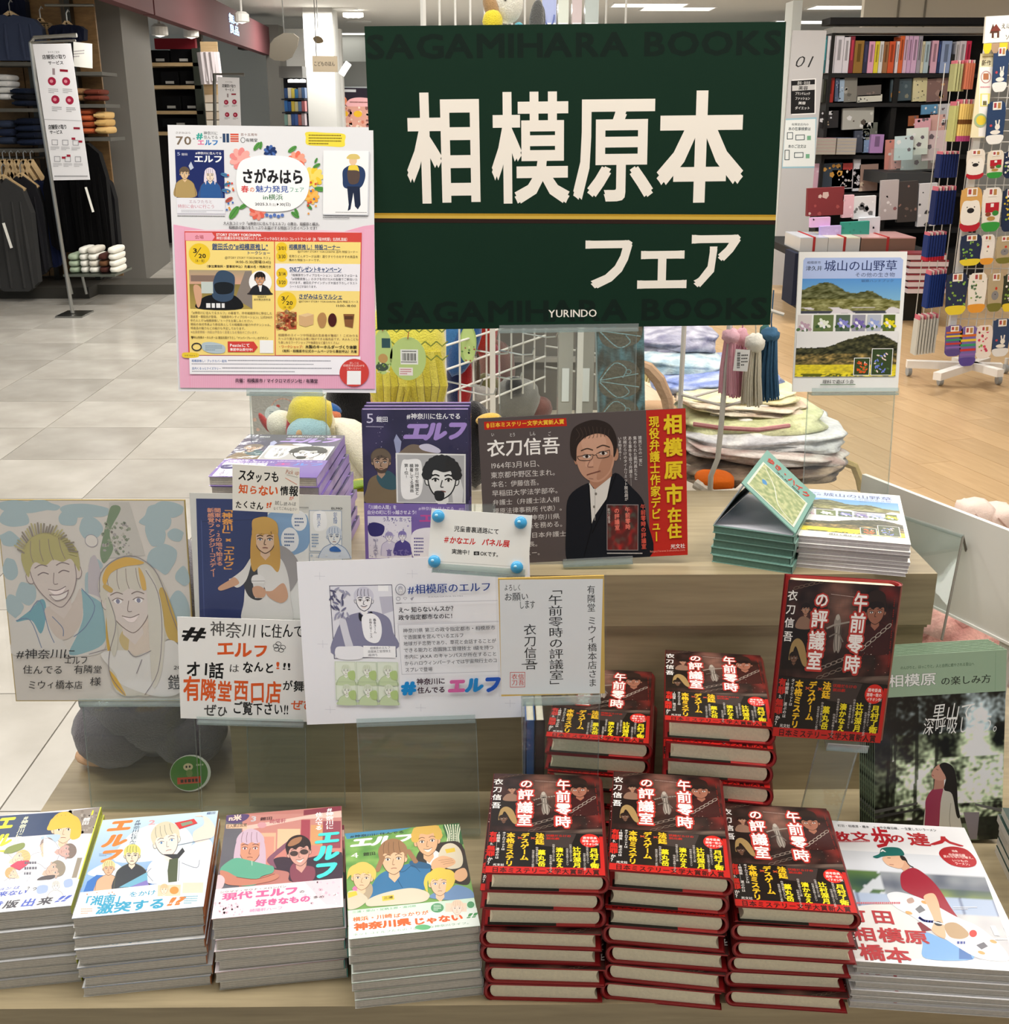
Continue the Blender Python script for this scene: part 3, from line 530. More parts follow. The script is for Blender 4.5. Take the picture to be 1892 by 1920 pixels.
# ---- wild plants board and booklet cover ----
MTN = lambda u, top, seed: top + .22 * noise.noise(Vector((u * 2.3, seed, 0))) + .06 * noise.noise(Vector((u * 9, seed, 1)))
def kusa(q, Z, pl=None, w=None, h=None, fine=1):
    K = Cv(q, Z, pl, w, h); K.bg('f2f0ec'); H0 = homog([(0, 0), (1, 0), (1, 1), (0, 1)], q)
    def X(x, y): p = H0 @ np.array(((x - 320) / 798, (y - 368) / 1052, 1.0)); return p[0] / p[2], p[1] / p[2]
    def bxs(x0, y0, x1, y1): a = X(x0, y0); b = X(x1, y1); return a[0], a[1], b[0], b[1]
    def im(x0, y0, x1, y1, nx, ny, fn):
        z = K.k * K.eps; K.k += 1; b0 = len(K.v)
        for j in range(ny + 1):
            for i in range(nx + 1):
                u, v = i / nx, j / ny; p = K.m(*X(x0 + (x1 - x0) * u, y0 + (y1 - y0) * v)); K.v.append((p[0], p[1], z)); K.c.append(lin(tuple(max(0, min(255, c)) for c in fn(u, v))))
        for j in range(ny):
            for i in range(nx): a = b0 + j * (nx + 1) + i; K.f.append((a + nx + 1, a + nx + 2, a + 1, a))
    def nz(u, v, f, s=0): return noise.noise(Vector((u * f, v * f, s)))
    def sky(u, v):
        m = .42 - .34 * math.exp(-((u - .25) / .2) ** 2) - .2 * math.exp(-((u - .68) / .13) ** 2) + .25 * u - .02 + .03 * nz(u, 0, 26)
        if v < m: return (90 + 60 * v, 150 + 50 * v, 215)
        n = nz(u, v, 11) + .7 * nz(u, v, 30, 3); base = (98, 100, 62) if v < .6 else (128, 126, 74)
        if v > .82 and nz(u, v, 7, 5) > .12: return (225, 218, 222)
        if v > .93: return (70, 72, 84)
        return tuple(c + n * 62 for c in base)
    im(352, 560, 1090, 826, 110, 60, sky)
    K.poly([X(352, 566), X(352, 430), X(366, 412), X(1070, 412), X(1092, 430), X(1092, 566)], 'b4c4ec')
    K.t('相模原市', *bxs(380, 436, 484, 458), '2a2a4a'); K.t('津久井', *bxs(372, 470, 498, 508), '1a1a2a', .006); K.t('城山の山野草', *bxs(506, 428, 1056, 512), '2a3668', .006); K.t('その他の生き物', *bxs(740, 520, 1040, 556), '4a5278'); K.t('観察ハンドブック', *bxs(790, 572, 1034, 594), '4a6a9a', .01)
    for i, (x0, x1, c, pc) in enumerate(((332, 436, 'd8d0cc', 'c0a0b0'), (450, 600, '6a7a4a', 'e8ecd8'), (618, 724, '5a6a58', '8a8ad0'), (740, 838, '9a98a8', '7a6ab0'), (852, 955, 'b8bcc8', '9aa8dc'), (972, 1060, '5a6a2c', 'e8d82a'))):
        y0, y1 = 836, (1010 if i == 0 else 966); K.poly([X(x0, y0), X(x1, y0), X(x1, y1), X(x0, y1)], c); cx, cy = (x0 + x1) / 2, (y0 + y1) / 2 + 6
        for k in range(10): a = k * 2.4; r = 10 + k * 4.2; K.ell_(*X(cx + r * math.cos(a), cy + r * math.sin(a) * .9), *[q_ * (K_s) for q_ in (17, 12)], rnd.choice(['3c5a34', '56744a']) if k % 3 == 0 else pc, 7, a)
        for k in range(5): a = k * 1.257; K.ell_(*X(cx + 17 * math.cos(a), cy + 17 * math.sin(a)), 17 * K_s, 11 * K_s, 'f2eef4' if k % 2 else pc, 7, a)
    def low(u, v):
        m = .36 - .3 * math.exp(-((u - .78) / .22) ** 2) - .12 * math.exp(-((u - .5) / .15) ** 2) + .02 * nz(u, 0, 30)
        if v < m: return (232, 230, 228)
        n = nz(u, v, 13) + .8 * nz(u, v, 34, 3)
        if v > .74: return (222 + 40 * n, 202 + 40 * n, 52) if v < .93 or n > 0 else (96, 100, 30)
        if v < .5: return (62 + 50 * n, 62 + 46 * n, 40 + 30 * n)
        return (112 + 90 * n, 98 + 70 * n, 58 + 40 * n)
    im(330, 960, 1090, 1303, 110, 70, low)
    for x0, y0, x1, y1, pc in ((770, 1160, 892, 1296, 'e8602a'), (900, 1090, 1060, 1296, '7a8ae0')):
        K.poly([X(x0, y0), X(x1, y0), X(x1, y1), X(x0, y1)], 'f4f2ee'); K.poly([X(x0 + 5, y0 + 5), X(x1 - 5, y0 + 5), X(x1 - 5, y1 - 5), X(x0 + 5, y1 - 5)], '3a4a2a')
        for k in range(26): K.ell_(*X(rnd.uniform(x0 + 24, x1 - 24), rnd.uniform(y0 + 30, y1 - 24)), 13 * K_s, 6 * K_s, rnd.choice([pc, pc, 'f0d8d0', '5a7a40']), 6, rnd.random() * 3)
    K.t('理科で遊ぼう会', *bxs(540, 1326, 780, 1356), '3a3a34', .01); K.poly([X(524, 1362), X(792, 1362), X(792, 1367), X(524, 1367)], '5a7a50')
    return K
K_s = 1.0
pl = plane((.5, 1.68, 1.2), R(0), R(7))
K = kusa([(320, 368), (1118, 368), (1065, 1422), (262, 1418)], (1420, 380, 4.008), pl)
board(K, 'plant_handbook_board', 'white board with mountain and flower photographs standing right of the green sign', 'display board', .004)
w = K.w; stand(K.M, w, .175, .02, (w * .16, w * .98), 'clear acrylic stand under the mountain and flower board', hook=.03)

# ---- author panel ----
Z = (640, 580, 2.867); pl = plane((.1, 1.435, RZ), 0, R(7))
B = Cv([(744, 592), (1845, 528), (1868, 1318), (766, 1376)], Z, pl); B.bg('564d4c')
B.poly([(1634, 540), (1845, 528), (1868, 1318), (1662, 1328)], 'bb2a20'); B.poly([(776, 608), (1210, 584), (1214, 626), (778, 650)], 'b8281c')
B.t('日本ミステリー文学大賞新人賞', 806, 612, 1200, 638, 'f0c43c', .03); B.ell_(796, 628, 8, 14, 'e8b030', 8)
for c, x in zip('いとうしんご', (0,) * 6): pass
for tx, x in (('い', 812), ('とう', 908), ('しん', 1014), ('ご', 1112)): B.t(tx, x, 664 if x < 1000 else 656, x + 26 * len(tx) * .62, 686 if x < 1000 else 680, 'e8e4e0')
B.t('衣刀信吾', 786, 702, 1176, 794, 'f2eeea', .02)
B.t('1964年3月16日、', 802, 820, 1090, 858, 'd8d2ce'); B.t('東京都中野区生まれ。', 804, 872, 1170, 908, 'd8d2ce'); B.t('本名：伊藤信吾。', 806, 922, 1082, 956, 'd8d2ce'); B.t('早稲田大学法学部卒。', 808, 970, 1184, 1004, 'd8d2ce'); B.t('弁護士（弁護士法人相', 810, 1020, 1170, 1052, 'd8d2ce'); B.t('模原法律事務所 代表）。', 812, 1066, 1204, 1098, 'd8d2ce'); B.t('2015年、神奈川県', 850, 1108, 1172, 1140, 'd8d2ce'); B.t('弁護士会会長を務める。', 814, 1152, 1206, 1186, 'd8d2ce'); B.t('現在、日本弁護士', 900, 1202, 1206, 1234, 'd8d2ce'); B.t('連合会副会長。', 820, 1256, 1070, 1286, 'd8d2ce'); B.t('本作でデビュー。', 820, 1304, 1080, 1334, 'd8d2ce')
# portrait: man with glasses in a dark jacket
B.blob([(1208, 1352), (1205, 1150), (1222, 1000), (1335, 925), (1400, 960), (1470, 872), (1560, 950), (1620, 1020), (1640, 1120), (1660, 1330), (1300, 1352)], '14161d')
B.poly([(1330, 925), (1355, 960), (1450, 885), (1425, 1010), (1362, 1100), (1342, 1150), (1335, 1060)], 'd6d2cc'); B.line([(1362, 960), (1360, 1130)], 3, 'a8a49e'); B.ell_(1366, 986, 7, 8, '7a746c', 8); B.ell_(1356, 1056, 6, 8, '7a746c', 8)
B.line([(1330, 940), (1342, 1170), (1300, 1330)], 5, '05060a'); B.line([(1475, 880), (1400, 1080), (1345, 1200)], 5, '05060a')
B.poly([(1328, 850), (1455, 820), (1452, 890), (1362, 962), (1334, 930)], 'a87a62')
B.ell_(1472, 772, 16, 36, 'b08268'); B.ell_(1262, 800, 12, 30, 'a87a62')
B.blob([(1266, 690), (1262, 800), (1290, 880), (1345, 920), (1400, 915), (1450, 860), (1468, 780), (1462, 680), (1360, 640)], 'bd9078')
B.blob([(1290, 700), (1360, 670), (1420, 690), (1400, 770), (1320, 780)], 'c99c84'); B.blob([(1400, 800), (1456, 780), (1440, 860), (1395, 905), (1370, 900)], 'ae8068'); B.blob([(1320, 780), (1345, 776), (1352, 830), (1330, 845), (1310, 835)], 'c89a82')
B.blob([(1232, 770), (1230, 700), (1246, 640), (1300, 606), (1370, 592), (1440, 616), (1476, 680), (1478, 750), (1462, 790), (1458, 730), (1430, 680), (1380, 664), (1330, 676), (1292, 700), (1266, 740), (1262, 810), (1246, 800)], '2c2320')
for k in range(9): B.line([(1262 + k * 22, 640 - 12 * math.sin(k * .4)), (1280 + k * 19, 672), (1262 + k * 22, 700 - k * 3)], 2.5, '4a3c34', True)
B.line([(1288, 756), (1320, 744), (1350, 752)], 6, '4a382e', True); B.line([(1372, 740), (1405, 726), (1440, 736)], 6, '4a382e', True)
for cx, cy in ((1318, 786), (1406, 768)): B.ell_(cx, cy, 22, 9, 'd8ccc4', 10); B.ell_(cx, cy, 9, 9, '2a1c18', 8); B.line([(cx - 24, cy - 4), (cx, cy - 11), (cx + 24, cy - 3)], 3, '3a2a24', True)
B.line([(1268, 788), (1282, 806), (1340, 804), (1352, 776)], 3, '2a2424', True); B.line([(1352, 780), (1370, 776)], 3, '2a2424'); B.line([(1370, 776), (1382, 794), (1436, 784), (1440, 752)], 3, '2a2424', True); B.line([(1268, 786), (1352, 774)], 2.5, '2a2424'); B.line([(1370, 770), (1440, 750)], 2.5, '2a2424')
B.line([(1340, 800), (1322, 838), (1352, 840)], 3.5, '94685a', True); B.line([(1318, 884), (1342, 876), (1390, 862)], 5, '7a4a40', True); B.line([(1330, 902), (1352, 904)], 3, 'a07464')
B.rect(1424, 1042, 1596, 1294, '8a8080'); B.img(1428, 1046, 1592, 1290, 24, 34, lambda u, v: (70 + 110 * max(0, noise.noise(Vector((u * 6, v * 6, 2)))) + 30 * v, 40 + 60 * max(0, noise.noise(Vector((u * 7, v * 7, 4)))), 38 + 50 * max(0, noise.noise(Vector((u * 7, v * 7, 4))))))
B.t('午前零時', 1522, 1056, 1550, 1180, 'e87a6a', .03, v=True); B.t('の評議室', 1464, 1062, 1492, 1184, 'e87a6a', .03, v=True); B.t('衣刀信吾', 1428, 1062, 1442, 1146, 'e0d8d0', v=True); B.t('午前零時の評議室', 1606, 1040, 1634, 1288, 'd85a4a', .02, v=True)
for k, tx in enumerate(('雑居ビルの一室に', '集められた裁判員たちと', 'ある事件を追う弁護士──', '伏線だらけのタイムリミット脱出劇が', 'いま始まる!!')): B.t(tx, 1592 - k * 27, (674, 676, 676, 678, 680)[k], 1612 - k * 27, (836, 912, 942, 1024, 806)[k], 'ded8d4', .005, v=True)
B.greek(1426, 1304, 1620, 1318, 1, 'c8c0bc')
for ch, y0, y1, x0, x1 in (('相', 560, 664, 1726, 1828), ('模', 686, 784, 1728, 1830), ('原', 806, 906, 1732, 1834), ('市', 930, 1044, 1736, 1836), ('在', 1058, 1140, 1752, 1830), ('住', 1146, 1228, 1752, 1832)): B.t(ch, x0, y0, x1, y1, 'e8c828', .045)
B.t('現役弁護士作家デビュー', 1648, 570, 1704, 1250, 'e8c828', .03, v=True); B.t('光文社', 1772, 1258, 1852, 1284, 'f0e8e4', .02); B.t('https://www.kobunsha.com', 1660, 1290, 1852, 1306, 'e89a8a')
board(B, 'author_panel', 'grey and red landscape panel with a portrait of a man in glasses', 'display panel', .004, '3a3432')
w = B.w; stand(B.M, w, .012, .05, (w * .38, w * .72), 'low clear acrylic foot under the grey and red portrait panel', hook=.04)
# ---- upright purple comics and its cover, hash-title lettering ----
def noisy(c1, c2, f, s=0, k=1.4): return lambda u, v: tuple(a + (b - a) * max(0, min(1, .5 + k * noise.noise(Vector((u * f, v * f, s))))) for a, b in zip(c1, c2))
Z = (640, 580, 2.867); pl = plane((-.2, 1.45, RZ), 0, R(6))
V5 = Cv([(120, 545), (680, 533), (688, 1345), (118, 1350)], Z, pl); V5.bg('2c2850')
V5.img(120, 540, 685, 1040, 20, 20, noisy((36, 32, 68), (52, 44, 86), 4)); V5.dots(130, 560, 680, 800, 40, 1, 2.6, ['c8c4e8'])
V5.t('5', 142, 552, 186, 620, 'd8d4ec'); V5.t('鎧田', 196, 578, 258, 608, 'ececf4', .02); V5.greek(142, 628, 236, 638, 1, 'b0acc8'); V5.t('#神奈川に住んでる', 356, 558, 642, 590, 'f4f4f8', .02)
V5.t('エ', 332, 600, 462, 700, 'a88cd4', .07, it=.2); V5.t('ル', 440, 600, 560, 700, 'a88cd4', .07, it=.2); V5.t('フ', 556, 592, 668, 694, 'a88cd4', .07, it=.2)
V5.poly([(300, 668), (326, 706), (318, 760), (298, 772), (286, 700)], '9aa0c4'); V5.blob([(330, 750), (380, 720), (440, 730), (500, 760), (510, 800), (300, 800)], '7a6a5a'); V5.blob([(420, 726), (470, 716), (530, 744), (520, 764), (440, 750)], 'cfcbe0')
V5.blob([(132, 1036), (136, 960), (160, 900), (230, 880), (300, 930), (330, 1036)], '7a684c'); V5.blob([(190, 890), (250, 860), (296, 900), (290, 960), (220, 950)], '2f5560'); V5.person(216, 812, 48, 'b09078', '5a4a3c', '2f4a5a', body=0, ln='2a1e1a'); V5.blob([(168, 800), (178, 760), (220, 746), (258, 764), (266, 800), (216, 778)], '6a5a48'); V5.blob([(188, 846), (216, 858), (246, 846), (236, 872), (200, 872)], '4a382c')
V5.rect(294, 766, 668, 1032, 'f0f0ee'); V5.rect(302, 774, 660, 1028, 'b8b8ba'); V5.blob([(328, 810), (360, 800), (420, 800), (434, 850), (436, 940), (410, 1000), (330, 1006), (318, 900)], 'fafafa')
for k, tx in enumerate(('神奈川で有隣堂と', '横着してる漫画', '第1位!')): V5.t(tx, 394 - k * 28, 822, 416 - k * 28, (990, 976, 900)[k], '222222', .02, v=True)
V5.poly([(600, 1030), (590, 930), (640, 900), (656, 960), (650, 1028)], 'e8e8e8'); V5.person(540, 900, 84, 'ececea', '1e1e20', 'd0d0d0', body=0, ln='202020', curly=1, eye='101010'); V5.blob([(498, 972), (528, 964), (552, 976), (545, 1014), (508, 1016)], '181818')
V5.rect(118, 1036, 688, 1350, '7a63b0'); V5.t('「川崎の人間」を', 132, 1046, 294, 1070, 'f4f0ff', .02); V5.t('自分の町に引っ越させよう!', 134, 1074, 400, 1098, 'f4f0ff', .02); V5.t('#神奈川に住んでる', 412, 1052, 606, 1072, 'e0d4f4', .015); V5.t('鎧田', 630, 1056, 660, 1072, 'e0d4f4'); V5.t('エ', 412, 1088, 500, 1140, 'c84a98', .05); V5.t('ルフ', 510, 1088, 680, 1140, '5a88d8', .05)
V5.rect(136, 1106, 372, 1340, 'e8e6f2'); V5.dots(140, 1110, 368, 1338, 60, 2, 8, ['8a80b8', 'c8c4e0', 'b0a8d4']); V5.t('うんうん 言ってた', 216, 1112, 388, 1136, '6a60a8', .02); V5.blob([(136, 1160), (170, 1140), (224, 1160), (210, 1210), (150, 1214)], '2a2470'); V5.person(250, 1220, 20, 'f0eef6', 'a8a0d0', 'd8d4ec', body=2.6, ln='5a509a'); V5.person(322, 1214, 20, 'f0eef6', '8a80c0', '4a4090', body=2.6, ln='5a509a'); V5.t('言ってた', 232, 1286, 360, 1326, '7a70b4', .03); V5.t('いや!!エルフ多いな!!', 160, 1230, 190, 1336, '3a3480', .01, v=True)
V5.blob([(372, 1210), (430, 1170), (520, 1180), (560, 1280), (540, 1346), (390, 1346)], 'f0eef8'); V5.greek(385, 1220, 440, 1330, 6, '4a4490')
# ---- notice card with four blue magnets ----
pl = plane((-.05, 1.24, RZ), 0, R(10))
N = Cv([(487, 1070), (1023, 1110), (1005, 1430), (462, 1390)], Z, pl); N.bg('f4f4f0')
N.t('児童書裏通路にて', 608, 1160, 850, 1192, '1e1e1e', .02); N.t('＃かなエル', 548, 1214, 724, 1254, 'd02a2a', .035, it=.1); N.t('パネル展', 756, 1228, 906, 1268, 'd02a2a', .035, it=.1); N.t('実施中！', 594, 1284, 708, 1312, '1e1e1e', .025); N.rect(712, 1300, 742, 1320, '2a2a2a'); N.ell_(727, 1311, 8, 7, 'a0a0a0', 10); N.t('OKです。', 748, 1296, 860, 1324, '1e1e1e', .02); N.line([(500, 1352), (960, 1384)], 2, 'd4d4d0')
nt = board(N, 'notice_card', 'small white notice card with red lettering pinned by four blue dots', 'card', .001)
for x, y in ((523, 1110), (962, 1146), (499, 1352), (946, 1386)):
    p = N.m(x, y); g_ = thing('glass_magnet', 'round blue glass dot holding the %s %s corner of the notice card' % ('upper' if y < 1200 else 'lower', 'left' if x < 700 else 'right'), 'magnet', N.M @ Matrix.Translation((p[0], p[1], 0)))
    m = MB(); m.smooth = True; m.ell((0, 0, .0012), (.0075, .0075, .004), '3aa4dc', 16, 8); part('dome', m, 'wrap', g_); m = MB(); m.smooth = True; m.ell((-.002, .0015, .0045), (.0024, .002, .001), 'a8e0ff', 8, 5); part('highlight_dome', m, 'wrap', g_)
stand(N.M, N.w, .13, .015, (N.w * .05, N.w * .97), 'clear acrylic plate behind the small notice card', hook=.004, fix=.006)
q = N.M @ Vector((N.w * .5, .02, -.008)); part('arm', MB().box(q.x - .02, q.y, q.z, q.x + .02, 1.44, q.z + .002, 'ffffff').box(q.x - .02, 1.438, RZ, q.x + .02, 1.44, q.z, 'ffffff'), 'acrylic', thing('acrylic_bracket', 'small clear bracket carrying the notice card from the riser', 'bracket', (0, 0, 0)))
# ---- printed sheet about the city's elf comic ----
Z = (540, 1020, 3.052); pl = plane((-.2, 1.31, .86), 0, R(10))
E_ = Cv([(68, 112), (1380, 45), (1410, 975), (92, 1047)], Z, pl); E_.bg('eeeef4')
for x, y in ((196, 190), (720, 168), (200, 575), (755, 935), (230, 955), (1270, 900)): E_.line([(x - 30, y), (x + 30, y)], 1.5, 'c8c8d4'); E_.line([(x, y - 22), (x, y + 22)], 1.5, 'c8c8d4')
E_.poly([(248, 242), (604, 230), (622, 642), (262, 660)], '4a4a60'); E_.poly([(252, 246), (601, 234), (618, 638), (266, 656)], 'e4e4ee'); E_.poly([(530, 300), (604, 296), (606, 380), (545, 400)], 'c0bfd0'); E_.rect(525, 236, 582, 268, 'f8f8fc')
E_.blob([(266, 640), (280, 500), (340, 420), (410, 392), (500, 384), (580, 420), (604, 500), (615, 600)], '8888a4'); E_.person(442, 318, 50, 'f4f2f6', 'cfcede', '8a8aa8', body=0, ln='4a4a60', smile=1); E_.blob([(412, 392), (440, 410), (484, 384), (488, 430), (420, 440)], '2a2a34')
E_.blob([(426, 440), (440, 405), (490, 396), (530, 430), (540, 500), (520, 556), (480, 562), (440, 530)], 'fafaff'); E_.t('鶴舎さーん', 492, 424, 508, 510, '26263a', .02, v=True); E_.t('お待たせーッス', 468, 424, 484, 536, '26263a', .02, v=True)
E_.blob([(300, 440), (330, 420), (356, 520), (376, 600), (340, 610), (318, 540)], 'd8d8e4')
for k in range(26): a = rnd.uniform(3.4, 6.0); E_.ell_(315 + rnd.uniform(-60, 50), 340 + rnd.uniform(-86, 80), 20, 6, rnd.choice(['5a5a78', '7a7a98', 'a0a0b8']), 7, a)
E_.blob([(276, 594), (340, 586), (430, 588), (420, 654), (284, 656)], 'f0f0f6'); E_.rect(432, 580, 616, 646, 'fbfbff'); E_.t('相模原のエルフ', 470, 586, 586, 602, '3a3a50'); E_.t('造園施工管理技士', 456, 606, 590, 622, '3a3a50'); E_.t('1級持ち', 456, 626, 514, 642, '3a3a50')
E_.rect(264, 672, 630, 896, 'e4ecdc'); 
for x0, y0 in ((268, 676), (390, 674), (510, 672), (270, 790), (392, 788), (512, 786)):
    E_.frame(x0, y0, x0 + 114, y0 + 106, 1.5, 'a8b89c'); E_.person(x0 + 60, y0 + 48, 24, 'f2f4ec', 'dce4d0', 'c8d8b0', body=1, ln='9aac8c')
    E_.blob([(x0 + 70, y0 + 60), (x0 + 108, y0 + 50), (x0 + 110, y0 + 100), (x0 + 80, y0 + 96)], 'b4cc88')
E_.ring(652, 256, 28, 30, 3, '606074'); E_.person(652, 254, 13, 'f0f0f4', 'c8c8d4', 'c0c0d0', body=0, ln='707088'); E_.t('#相模原のエルフ', 692, 226, 1166, 282, '1f3f90', .012)
E_.ring(638, 308, 11, 10, 2.5, '8a8a98'); E_.t('♡', 664, 296, 690, 318, '8a8a98'); E_.poly([(706, 306), (728, 294), (716, 318)], '9a9aa8'); E_.t('KANAGAWA ELVES', 808, 290, 1006, 300, 'a0a0ac'); E_.line([(624, 334), (1200, 308)], 2, 'a8a8b4'); E_.line([(626, 334), (656, 332)], 4, '5a5a68')
E_.t('え〜 知らないんスか？', 636, 356, 966, 388, '22222c', .022); E_.t('政令指定都市なのに！', 636, 400, 964, 430, '22222c', .022); E_.line([(628, 448), (1204, 424)], 1.5, 'b8b8c4')
E_.line([(650, 740), (634, 456), (1206, 428)], 2, 'b0b0bc'); E_.line([(650, 740), (1210, 712)], 2, 'b0b0bc')
for k, (tx, x0, x1) in enumerate((('神奈川県 第三の政令指定都市・相模原市', 660, 1188), ('で造園業を営んでいるエルフ', 660, 1008), ('地球ガチ恋勢であり、草花と会話することが', 662, 1192), ('できる能力と造園施工管理技士 1級を持つ', 662, 1178), ('市内に JAXA のキャンパスが所在すること', 664, 1196), ('からハロウィンパーティでは宇宙飛行士のコ', 666, 1198), ('スプレで登場', 668, 826))): E_.t(tx, x0, 476 + k * 37.5, x1, 502 + k * 37.5, '2c2c38', .004)
E_.t('#', 650, 764, 728, 858, '1f8ad0', .07); E_.t('神奈川に', 732, 762, 898, 800, '402838', .03); E_.t('住んでる', 736, 812, 898, 850, '402838', .03); E_.t('エ', 908, 756, 1010, 848, 'd86aa8', .07, it=.12); E_.t('ル', 1006, 752, 1112, 840, '2a8ad0', .07, it=.12); E_.t('フ', 1112, 740, 1216, 838, '2a5ac0', .07, it=.12)
board(E_, 'printed_sheet', 'large white printed sheet with blue title and grey comic panel in the middle', 'sheet', .0006, 'f0f0f4')
stand(E_.M, E_.w, .155, .1, (E_.w * .22, E_.w * .74), 'wide clear acrylic stand holding the large white printed sheet', hook=.01)
# ---- small signed board with gold edge ----
pl = plane((.02, 1.17, .9), 0, R(6))
G = Cv([(1203, 195), (1800, 184), (1822, 858), (1220, 868)], Z, pl); G.bg('d8b458'); G.rect(1211, 202, 1794, 858, 'eceff2')
hw = lambda c, tx, x0, y0, x1, y1, col='1a1a1a', b=.004, v=False, it=0: c.t(tx, x0, y0, x1, y1, col, b, v=v, it=it, jit=.12)
G.t('有隣堂', 1704, 236, 1752, 388, '1c1c1c', .004, v=True); G.t('ミウィ橋本店さま', 1710, 410, 1764, 820, '1c1c1c', .004, v=True); G.t('「午前零時の評議室」', 1482, 226, 1566, 840, '1c1c1c', .006, v=True)
hw(G, 'よろしく', 1236, 226, 1334, 266); hw(G, 'お願い', 1236, 274, 1376, 320); hw(G, 'します', 1320, 316, 1412, 366); G.t('衣刀信吾', 1346, 450, 1420, 716, '1c1c1c', .004, v=True); G.line([(1338, 682), (1428, 676)], 4, '1c1c1c')
G.frame(1272, 728, 1356, 814, 3, 'd8504a'); G.t('衣刀', 1278, 736, 1314, 806, 'd8504a', .01, v=True); G.t('信吾', 1316, 736, 1352, 806, 'd8504a', .01, v=True)
board(G, 'autograph_board', 'small white autograph board with gold edge and brush-pen writing beside a red seal', 'autograph board', .003, 'd0ac54', 'lam')
link('plastic_sleeve', MB().add([(-.003, -.002, .0026), (G.w + .003, -.002, .0026), (G.w + .003, G.h + .003, .0026), (-.003, G.h + .003, .0026)], [(0, 1, 2, 3)], 'ffffff').mesh('plastic_sleeve'), 'film', link('sleeve_backing', MB().box(-.003, -.002, -.0042, G.w + .003, G.h + .003, -.004).mesh('sleeve_backing'), 'film', [o for o in sc.objects if o.name == 'autograph_board'][0]))
stand(G.M, G.w, .2, .0, (G.w * .2, G.w * .95), 'clear acrylic stand below the small gold-edged autograph board', hook=.03, tilt=15)
# ---- large autograph board on the left: two stand-in figures ----
Z = (0, 900, 4.465); pl = plane((-.5, 1.36, .8), 0, R(6))
L = Cv([(35, 200), (1580, 135), (1612, 1800), (76, 1900)], Z, pl); L.bg('b09a5c'); L.poly([(42, 206), (1572, 142), (1604, 1794), (83, 1892)], 'd6d0c8')
pc = 'a9bcc0'
for (x, y, rx, ry) in ((250, 250, 230, 60), (180, 350, 120, 90), (420, 230, 130, 50), (120, 520, 90, 70), (110, 760, 70, 90), (230, 960, 100, 110), (130, 1080, 90, 100), (760, 260, 230, 60), (800, 400, 120, 90), (620, 330, 90, 60), (1340, 300, 130, 110), (1460, 220, 130, 70), (1330, 420, 90, 130), (1500, 420, 70, 50), (1380, 620, 130, 130), (1540, 760, 60, 90), (1500, 1040, 90, 150), (780, 900, 70, 130), (820, 700, 60, 70)):
    L.blob([(max(44, min(1590, x + rx * math.cos(a) * rnd.uniform(.7, 1.15))), y + ry * math.sin(a) * rnd.uniform(.7, 1.15)) for a in [k * .7 for k in range(9)]], pc, 3)
L.poly([(970, 180), (1130, 170), (1240, 600), (900, 640)], 'c6c2ba'); L.blob([(985, 210), (1060, 230), (960, 420), (980, 560), (900, 680), (870, 600), (900, 470), (940, 330)], '7f9274'); L.dots(900, 340, 1130, 600, 70, 8, 22, ['9aa08c', 'b8b4a8', '8a9480', 'a8a2a0'])
L.ell_(805, 500, 52, 50, 'ded8d0'); L.ring(805, 500, 52, 50, 4, '9a92a0'); L.blob([(770, 700), (830, 620), (870, 800), (850, 980), (760, 970)], 'c0b8bc')
# man
L.blob([(80, 1360), (110, 1200), (340, 1030), (420, 1060), (560, 1420), (680, 1000), (760, 940), (900, 1040), (860, 1400), (600, 1480), (100, 1500)], 'd6d2cc'); L.blob([(130, 1210), (250, 1110), (350, 1010), (390, 1040), (380, 1180), (330, 1300), (260, 1190)], '78a8b4'); L.blob([(690, 920), (760, 950), (890, 1060), (870, 1330), (700, 1440), (560, 1460), (640, 1290), (700, 1120)], '8fb4bc')
L.blob([(385, 1080), (420, 1260), (500, 1340), (600, 1300), (690, 1150), (690, 900), (600, 1040)], 'cfc2b8')
for p in ([(250, 1120), (345, 1020), (400, 1260), (440, 1370)], [(700, 900), (800, 1040), (720, 1210), (610, 1310)], [(130, 1200), (250, 1190), (330, 1420)], [(440, 1150), (520, 1240), (520, 1310)]): L.line(p, 7, '7a8aa8', True)
L.person(470, 760, 215, 'd4c8c0', 'b4ac74', 'c0c0c0', ln='8c7c7c', body=0, tilt=-.16, smile=2, lw=.016, shy=1.38, eye='6a6070')
for k in range(30): a = math.pi * (1.02 + k * .032); r1 = 250 + rnd.uniform(-20, 30); L.line([(430 + 190 * math.cos(a), 640 + 190 * math.sin(a)), (424 + r1 * 1.02 * math.cos(a + .1), 640 + r1 * 1.05 * math.sin(a + .1))], 12, rnd.choice(['a89e74', 'b8b07c', '8f8576']))
L.blob([(430, 965), (510, 960), (590, 920), (560, 980), (490, 1010), (450, 1000)], 'e6ded8'); L.line([(428, 966), (510, 960), (592, 918)], 7, '8a7478', True); L.line([(430, 966), (480, 1010), (560, 982), (590, 920)], 5, '8a7478', True)
